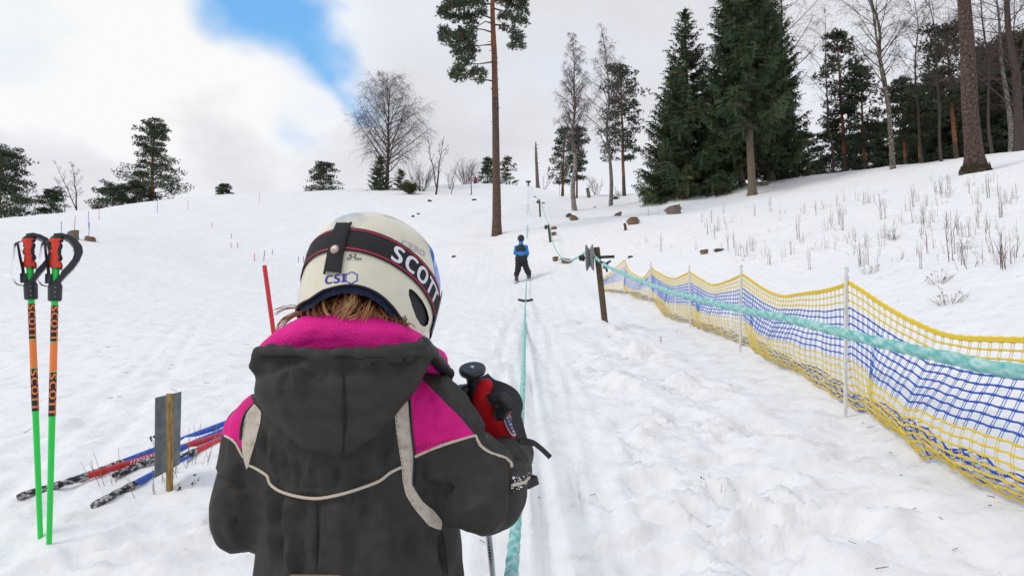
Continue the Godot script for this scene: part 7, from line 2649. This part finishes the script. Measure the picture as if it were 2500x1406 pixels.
# ---------------------------------------------------------------- people farther up
func make_far_people():
	var D := 24.6
	var f := ground(1277, D)
	var t := thing("person", "skier in blue jacket and black trousers riding the tow uphill", "person", f)
	var q := func(px, py, dd := 0.0): return at(px, py, D + dd) - f
	var sl: Vector3 = q.call(1261, 604); var sr: Vector3 = q.call(1284, 603)
	var el: Vector3 = q.call(1258, 618, 0.05); var er: Vector3 = q.call(1288, 619, 0.05)
	var wl: Vector3 = q.call(1268, 624, 0.35); var wr: Vector3 = q.call(1286, 626, 0.35)
	var ch: Vector3 = q.call(1272, 606); var wa: Vector3 = q.call(1272, 622)
	var jf := func(p: Vector3):
		var c := ch
		var s := Vector3((p.x - c.x) / 1.3, p.y, p.z)
		var d := cap(s, Vector3(0, ch.y - 0.02, ch.z), Vector3(0, wa.y - 0.02, wa.z), 0.13, 0.135)
		d = smin(d, cap(p, sl, sr, 0.075, 0.075), 0.05)
		d = smin(d, smin(cap(p, sl, el, 0.075, 0.065), cap(p, el, wl, 0.065, 0.05), 0.02), 0.02)
		d = smin(d, smin(cap(p, sr, er, 0.075, 0.065), cap(p, er, wr, 0.065, 0.05), 0.02), 0.02)
		d = smin(d, cap(p, q.call(1272, 600), q.call(1272, 592, 0.02), 0.09, 0.07), 0.03)
		return maxf(d, q.call(1272, 628).y - p.y)
	var jm := net(jf, Vector3(-0.6, 0.5, -0.7), Vector3(0.6, 1.6, 0.4), 0.02)
	var wob := FastNoiseLite.new(); wob.frequency = 4.0; wob.seed = 2
	press(jm, [], wob, 0.012, Vector3(1.5, 1, 1))
	var x0: float = q.call(1260, 600).x; var x1: float = q.call(1283, 600).x; var y0: float = q.call(1272, 615).y; var y1: float = q.call(1272, 597).y
	var poly := PackedVector2Array([Vector2(x0, y0), Vector2(x1, y0), Vector2(x1 + 0.01, y0 + 0.12), Vector2(x1 - 0.08, y1), Vector2(x0 + 0.1, y1), Vector2(x0 - 0.01, y0 + 0.14)])
	var two: Array = cut(jm, func(p): return poly_dist(poly, Vector2(p.x, p.y)) if p.z > -0.02 else 1.0)
	var jk := part("jacket", two[1].mesh(), mat(0.012, 0.19, 0.52, 0.7), t)
	part("back_panel", two[0].mesh(), mat(0.014, 0.015, 0.024, 0.7), jk)
	var lf := func(p: Vector3):
		var hl: Vector3 = q.call(1267, 634); var hr: Vector3 = q.call(1278, 634); var kl: Vector3 = q.call(1265, 656, 0.05); var kr: Vector3 = q.call(1285, 655, 0.05); var al: Vector3 = q.call(1261, 670); var ar: Vector3 = q.call(1291, 669)
		var d := smin(cap(p, hl, kl, 0.135, 0.10), cap(p, kl, al, 0.10, 0.095), 0.04)
		d = smin(d, smin(cap(p, hr, kr, 0.135, 0.10), cap(p, kr, ar, 0.10, 0.095), 0.04), 0.05)
		return smin(d, cap(p, q.call(1267, 628), q.call(1278, 628), 0.13, 0.13), 0.05)
	var lm := net(lf, Vector3(-0.6, 0.05, -0.5), Vector3(0.6, 1.0, 0.4), 0.022)
	press(lm, [], wob, 0.025, Vector3(2, 3, 2))
	part("trousers", lm.mesh(), mat(0.013, 0.012, 0.018, 0.8), t)
	var hd := q.call(1272, 582, 0.05) as Vector3
	var hf := func(p: Vector3): return (Vector3((p.x - hd.x) / 0.125, (p.y - hd.y) / 0.135, (p.z - hd.z) / 0.15).length() - 1.0) * 0.12
	part("helmet", net(func(p): return maxf(hf.call(p), hd.y - 0.07 - p.y), hd - Vector3.ONE * 0.2, hd + Vector3.ONE * 0.2, 0.015).mesh(), mat(0.012, 0.012, 0.018, 0.25), t)
	var bf := func(p: Vector3):
		var d := (Vector3((p.x - hd.x) / 0.085, (p.y - hd.y + 0.05) / 0.12, (p.z - hd.z) / 0.1).length() - 1.0) * 0.085
		d = smin(d, cap(p, hd + Vector3(0, -0.08, -0.11), hd + Vector3(0, -0.10, -0.12), 0.012, 0.014), 0.01)
		d = smin(d, cap(p, hd + Vector3(0, -0.1, 0), ch, 0.06, 0.07), 0.04)
		for w in [wl, wr]:
			d = smin(d, cap(p, w, w + Vector3(0.0, -0.01, -0.1), 0.05, 0.04), 0.02)
		return smin(d, cap(p, ch, wa, 0.09, 0.09), 0.05)
	part("body", net(bf, Vector3(-0.6, 0.6, -0.8), Vector3(0.6, 1.75, 0.4), 0.02).mesh(), mat(0.02, 0.018, 0.02, 0.7), t)
	for s in [[1261, 683], [1292, 682]]:
		var b0: Vector3 = q.call(s[0], s[1])
		b0.y = gy(b0.x + f.x, D) - f.y
		var turn := 0.16 if s[0] < 1270 else -0.16
		var fw := Vector3(sin(turn), 0.16, -cos(turn)).normalized()
		var bt := func(p: Vector3):
			var d := cap(p, b0 + Vector3(0, 0.10, 0.03), b0 + fw * 0.17 + Vector3(0, 0.09, 0), 0.062, 0.05)
			return maxf(smin(d, cap(p, b0 + Vector3(0, 0.12, 0.02), b0 + Vector3(0, 0.32, -0.02), 0.065, 0.075), 0.03), b0.y + 0.045 - p.y)
		var bo := part("boot", net(bt, b0 - Vector3(0.2, 0.05, 0.4), b0 + Vector3(0.2, 0.45, 0.2), 0.016).mesh(), mat(0.05, 0.05, 0.055, 0.3), t)
		var sk := MB.new()
		var X := fw.cross(Vector3.UP).normalized()
		var up := X.cross(fw)
		sk.box(b0 + Vector3(0, 0.03, 0) + fw * 0.25, Vector3(0.085, 0.02, 1.45), Basis(X, up, X.cross(up)), Color.WHITE, 0.0)
		sk.box(b0 + Vector3(0, 0.05, 0) + fw * 1.05 + up * 0.03, Vector3(0.08, 0.016, 0.2), Basis(X, up, X.cross(up)) * Basis(Vector3.RIGHT, 0.35), Color.WHITE, 0.0)
		part("ski", sk.mesh(), mat(0.62, 0.62, 0.64, 0.35), t)
		sk = MB.new()
		sk.box(b0 + Vector3(0, 0.055, 0) - fw * 0.12, Vector3(0.07, 0.045, 0.10), Basis(X, up, X.cross(up)), Color.WHITE, 0.008)
		part("binding", sk.mesh(), mat(0.5, 0.5, 0.52, 0.4), t)
	# the small figure at the top
	D = 99.0
	f = ground(1160, D)
	t = thing("person", "small figure in red jacket and blue trousers at the top of the slope", "person", f)
	var tf := func(p: Vector3):
		var d := cap(p, Vector3(0, 0.62, 0), Vector3(0.03, 0.88, 0.02), 0.19, 0.16)
		d = smin(d, cap(p, Vector3(-0.16, 0.9, 0), Vector3(-0.2, 0.62, -0.1), 0.075, 0.06), 0.03)
		return smin(d, cap(p, Vector3(0.18, 0.9, 0), Vector3(0.22, 0.62, -0.1), 0.075, 0.06), 0.03)
	part("jacket", net(tf, Vector3(-0.5, 0.3, -0.4), Vector3(0.5, 1.2, 0.4), 0.03).mesh(), mat(0.62, 0.015, 0.05, 0.8), t)
	var pf := func(p: Vector3):
		return smin(cap(p, Vector3(-0.08, 0.52, 0), Vector3(-0.2, 0.0, 0), 0.13, 0.09), cap(p, Vector3(0.08, 0.52, 0), Vector3(0.17, 0.0, 0), 0.13, 0.09), 0.04)
	part("trousers", net(pf, Vector3(-0.5, -0.15, -0.4), Vector3(0.5, 0.8, 0.4), 0.03).mesh(), mat(0.02, 0.02, 0.28, 0.8), t)
	var h2 := func(p: Vector3):
		var d := (Vector3(p.x / 0.1, (p.y - 1.08) / 0.13, p.z / 0.12).length() - 1.0) * 0.1
		d = smin(d, cap(p, Vector3(0, 1.0, 0), Vector3(0, 0.7, 0), 0.06, 0.1), 0.04)
		d = smin(d, cap(p, Vector3(-0.2, 0.62, -0.1), Vector3(-0.19, 0.52, -0.14), 0.05, 0.04), 0.02)
		return smin(d, cap(p, Vector3(0.22, 0.62, -0.1), Vector3(0.21, 0.52, -0.14), 0.05, 0.04), 0.02)
	part("body", net(h2, Vector3(-0.5, 0.4, -0.4), Vector3(0.5, 1.4, 0.4), 0.025).mesh(), mat(0.4, 0.2, 0.15, 0.7), t)
	var hh := func(p: Vector3): return maxf((Vector3(p.x / 0.13, (p.y - 1.12) / 0.14, p.z / 0.15).length() - 1.0) * 0.12, 1.06 - p.y)
	part("helmet", net(hh, Vector3(-0.3, 0.9, -0.3), Vector3(0.3, 1.4, 0.3), 0.025).mesh(), mat(0.55, 0.012, 0.06, 0.5), t)
	print("people ", Time.get_ticks_msec())

# ---------------------------------------------------------------- the scene
func _ready():
	rng.seed = 7
	var cam := Camera3D.new()
	cam.name = "camera"
	cam.fov = rad_to_deg(2.0 * atan(703.0 / FOC))
	cam.near = 0.05
	cam.far = 1500.0
	add_child(cam)
	cam.position = EYE
	cam.rotation = Vector3(TILT, 0, 0)
	cam.current = true
	var env := Environment.new()
	env.background_mode = Environment.BG_SKY
	env.sky = make_sky()
	env.background_energy_multiplier = 1.0
	env.tonemap_mode = Environment.TONE_MAPPER_LINEAR
	env.tonemap_exposure = 0.96
	env.sdfgi_enabled = true
	env.ssao_enabled = true
	env.ssil_enabled = true
	var we := WorldEnvironment.new()
	we.name = "environment"
	we.environment = env
	add_child(we)
	var sun := DirectionalLight3D.new()
	sun.name = "sun"
	sun.light_energy = 0.36
	sun.light_color = Color(1.0, 0.97, 0.93)
	sun.light_angular_distance = 16.0
	sun.shadow_enabled = true
	sun.rotation_degrees = Vector3(-46, -68, 0)
	add_child(sun)
	print("sky ", Time.get_ticks_msec())
	nz_a.seed = 3; nz_a.frequency = 0.35; nz_a.fractal_octaves = 3
	nz_b.seed = 9; nz_b.frequency = 2.1; nz_b.fractal_octaves = 2
	nz_c.seed = 17; nz_c.frequency = 2.4; nz_c.fractal_octaves = 4
	solve_ground(control_points())
	# footprints and lumps trodden into the near snow: [column, row, half width, half length, turn, depth]
	for q in [[545, 1278, 0.05, 0.09, 0.3, 0.05], [430, 1345, 0.26, 0.05, 0.35, 0.035], [330, 1300, 0.10, 0.06, 0.9, 0.03], [560, 1345, 0.16, 0.05, 0.5, 0.03], [240, 1350, 0.15, 0.06, -0.3, 0.025], [130, 1385, 0.12, 0.08, 0.4, 0.03], [400, 1265, 0.09, 0.06, 0.2, 0.025],
			[1525, 1322, 0.13, 0.05, 0.4, -0.05], [1840, 1275, 0.10, 0.05, 0.6, 0.05], [1720, 1245, 0.14, 0.08, -0.5, 0.035], [1590, 1180, 0.12, 0.07, 0.2, 0.03], [1900, 1350, 0.16, 0.09, 0.3, 0.045], [1640, 1385, 0.14, 0.08, -0.2, 0.04], [1760, 1120, 0.12, 0.07, 0.5, 0.03], [1480, 1230, 0.10, 0.05, -0.4, 0.03], [1880, 1180, 0.13, 0.08, 0.1, 0.035], [2050, 1300, 0.16, 0.1, 0.2, 0.04], [2180, 1220, 0.14, 0.08, -0.3, 0.03]]:
		var p := hit_ground(q[0], q[1])
		dents.append([p.x, -p.z, q[2], q[3], cos(q[4]), sin(q[4]), q[5]])
	make_ground()
	print("ground ", Time.get_ticks_msec())
	make_trees()
	make_props()
	make_child()
	make_far_people()
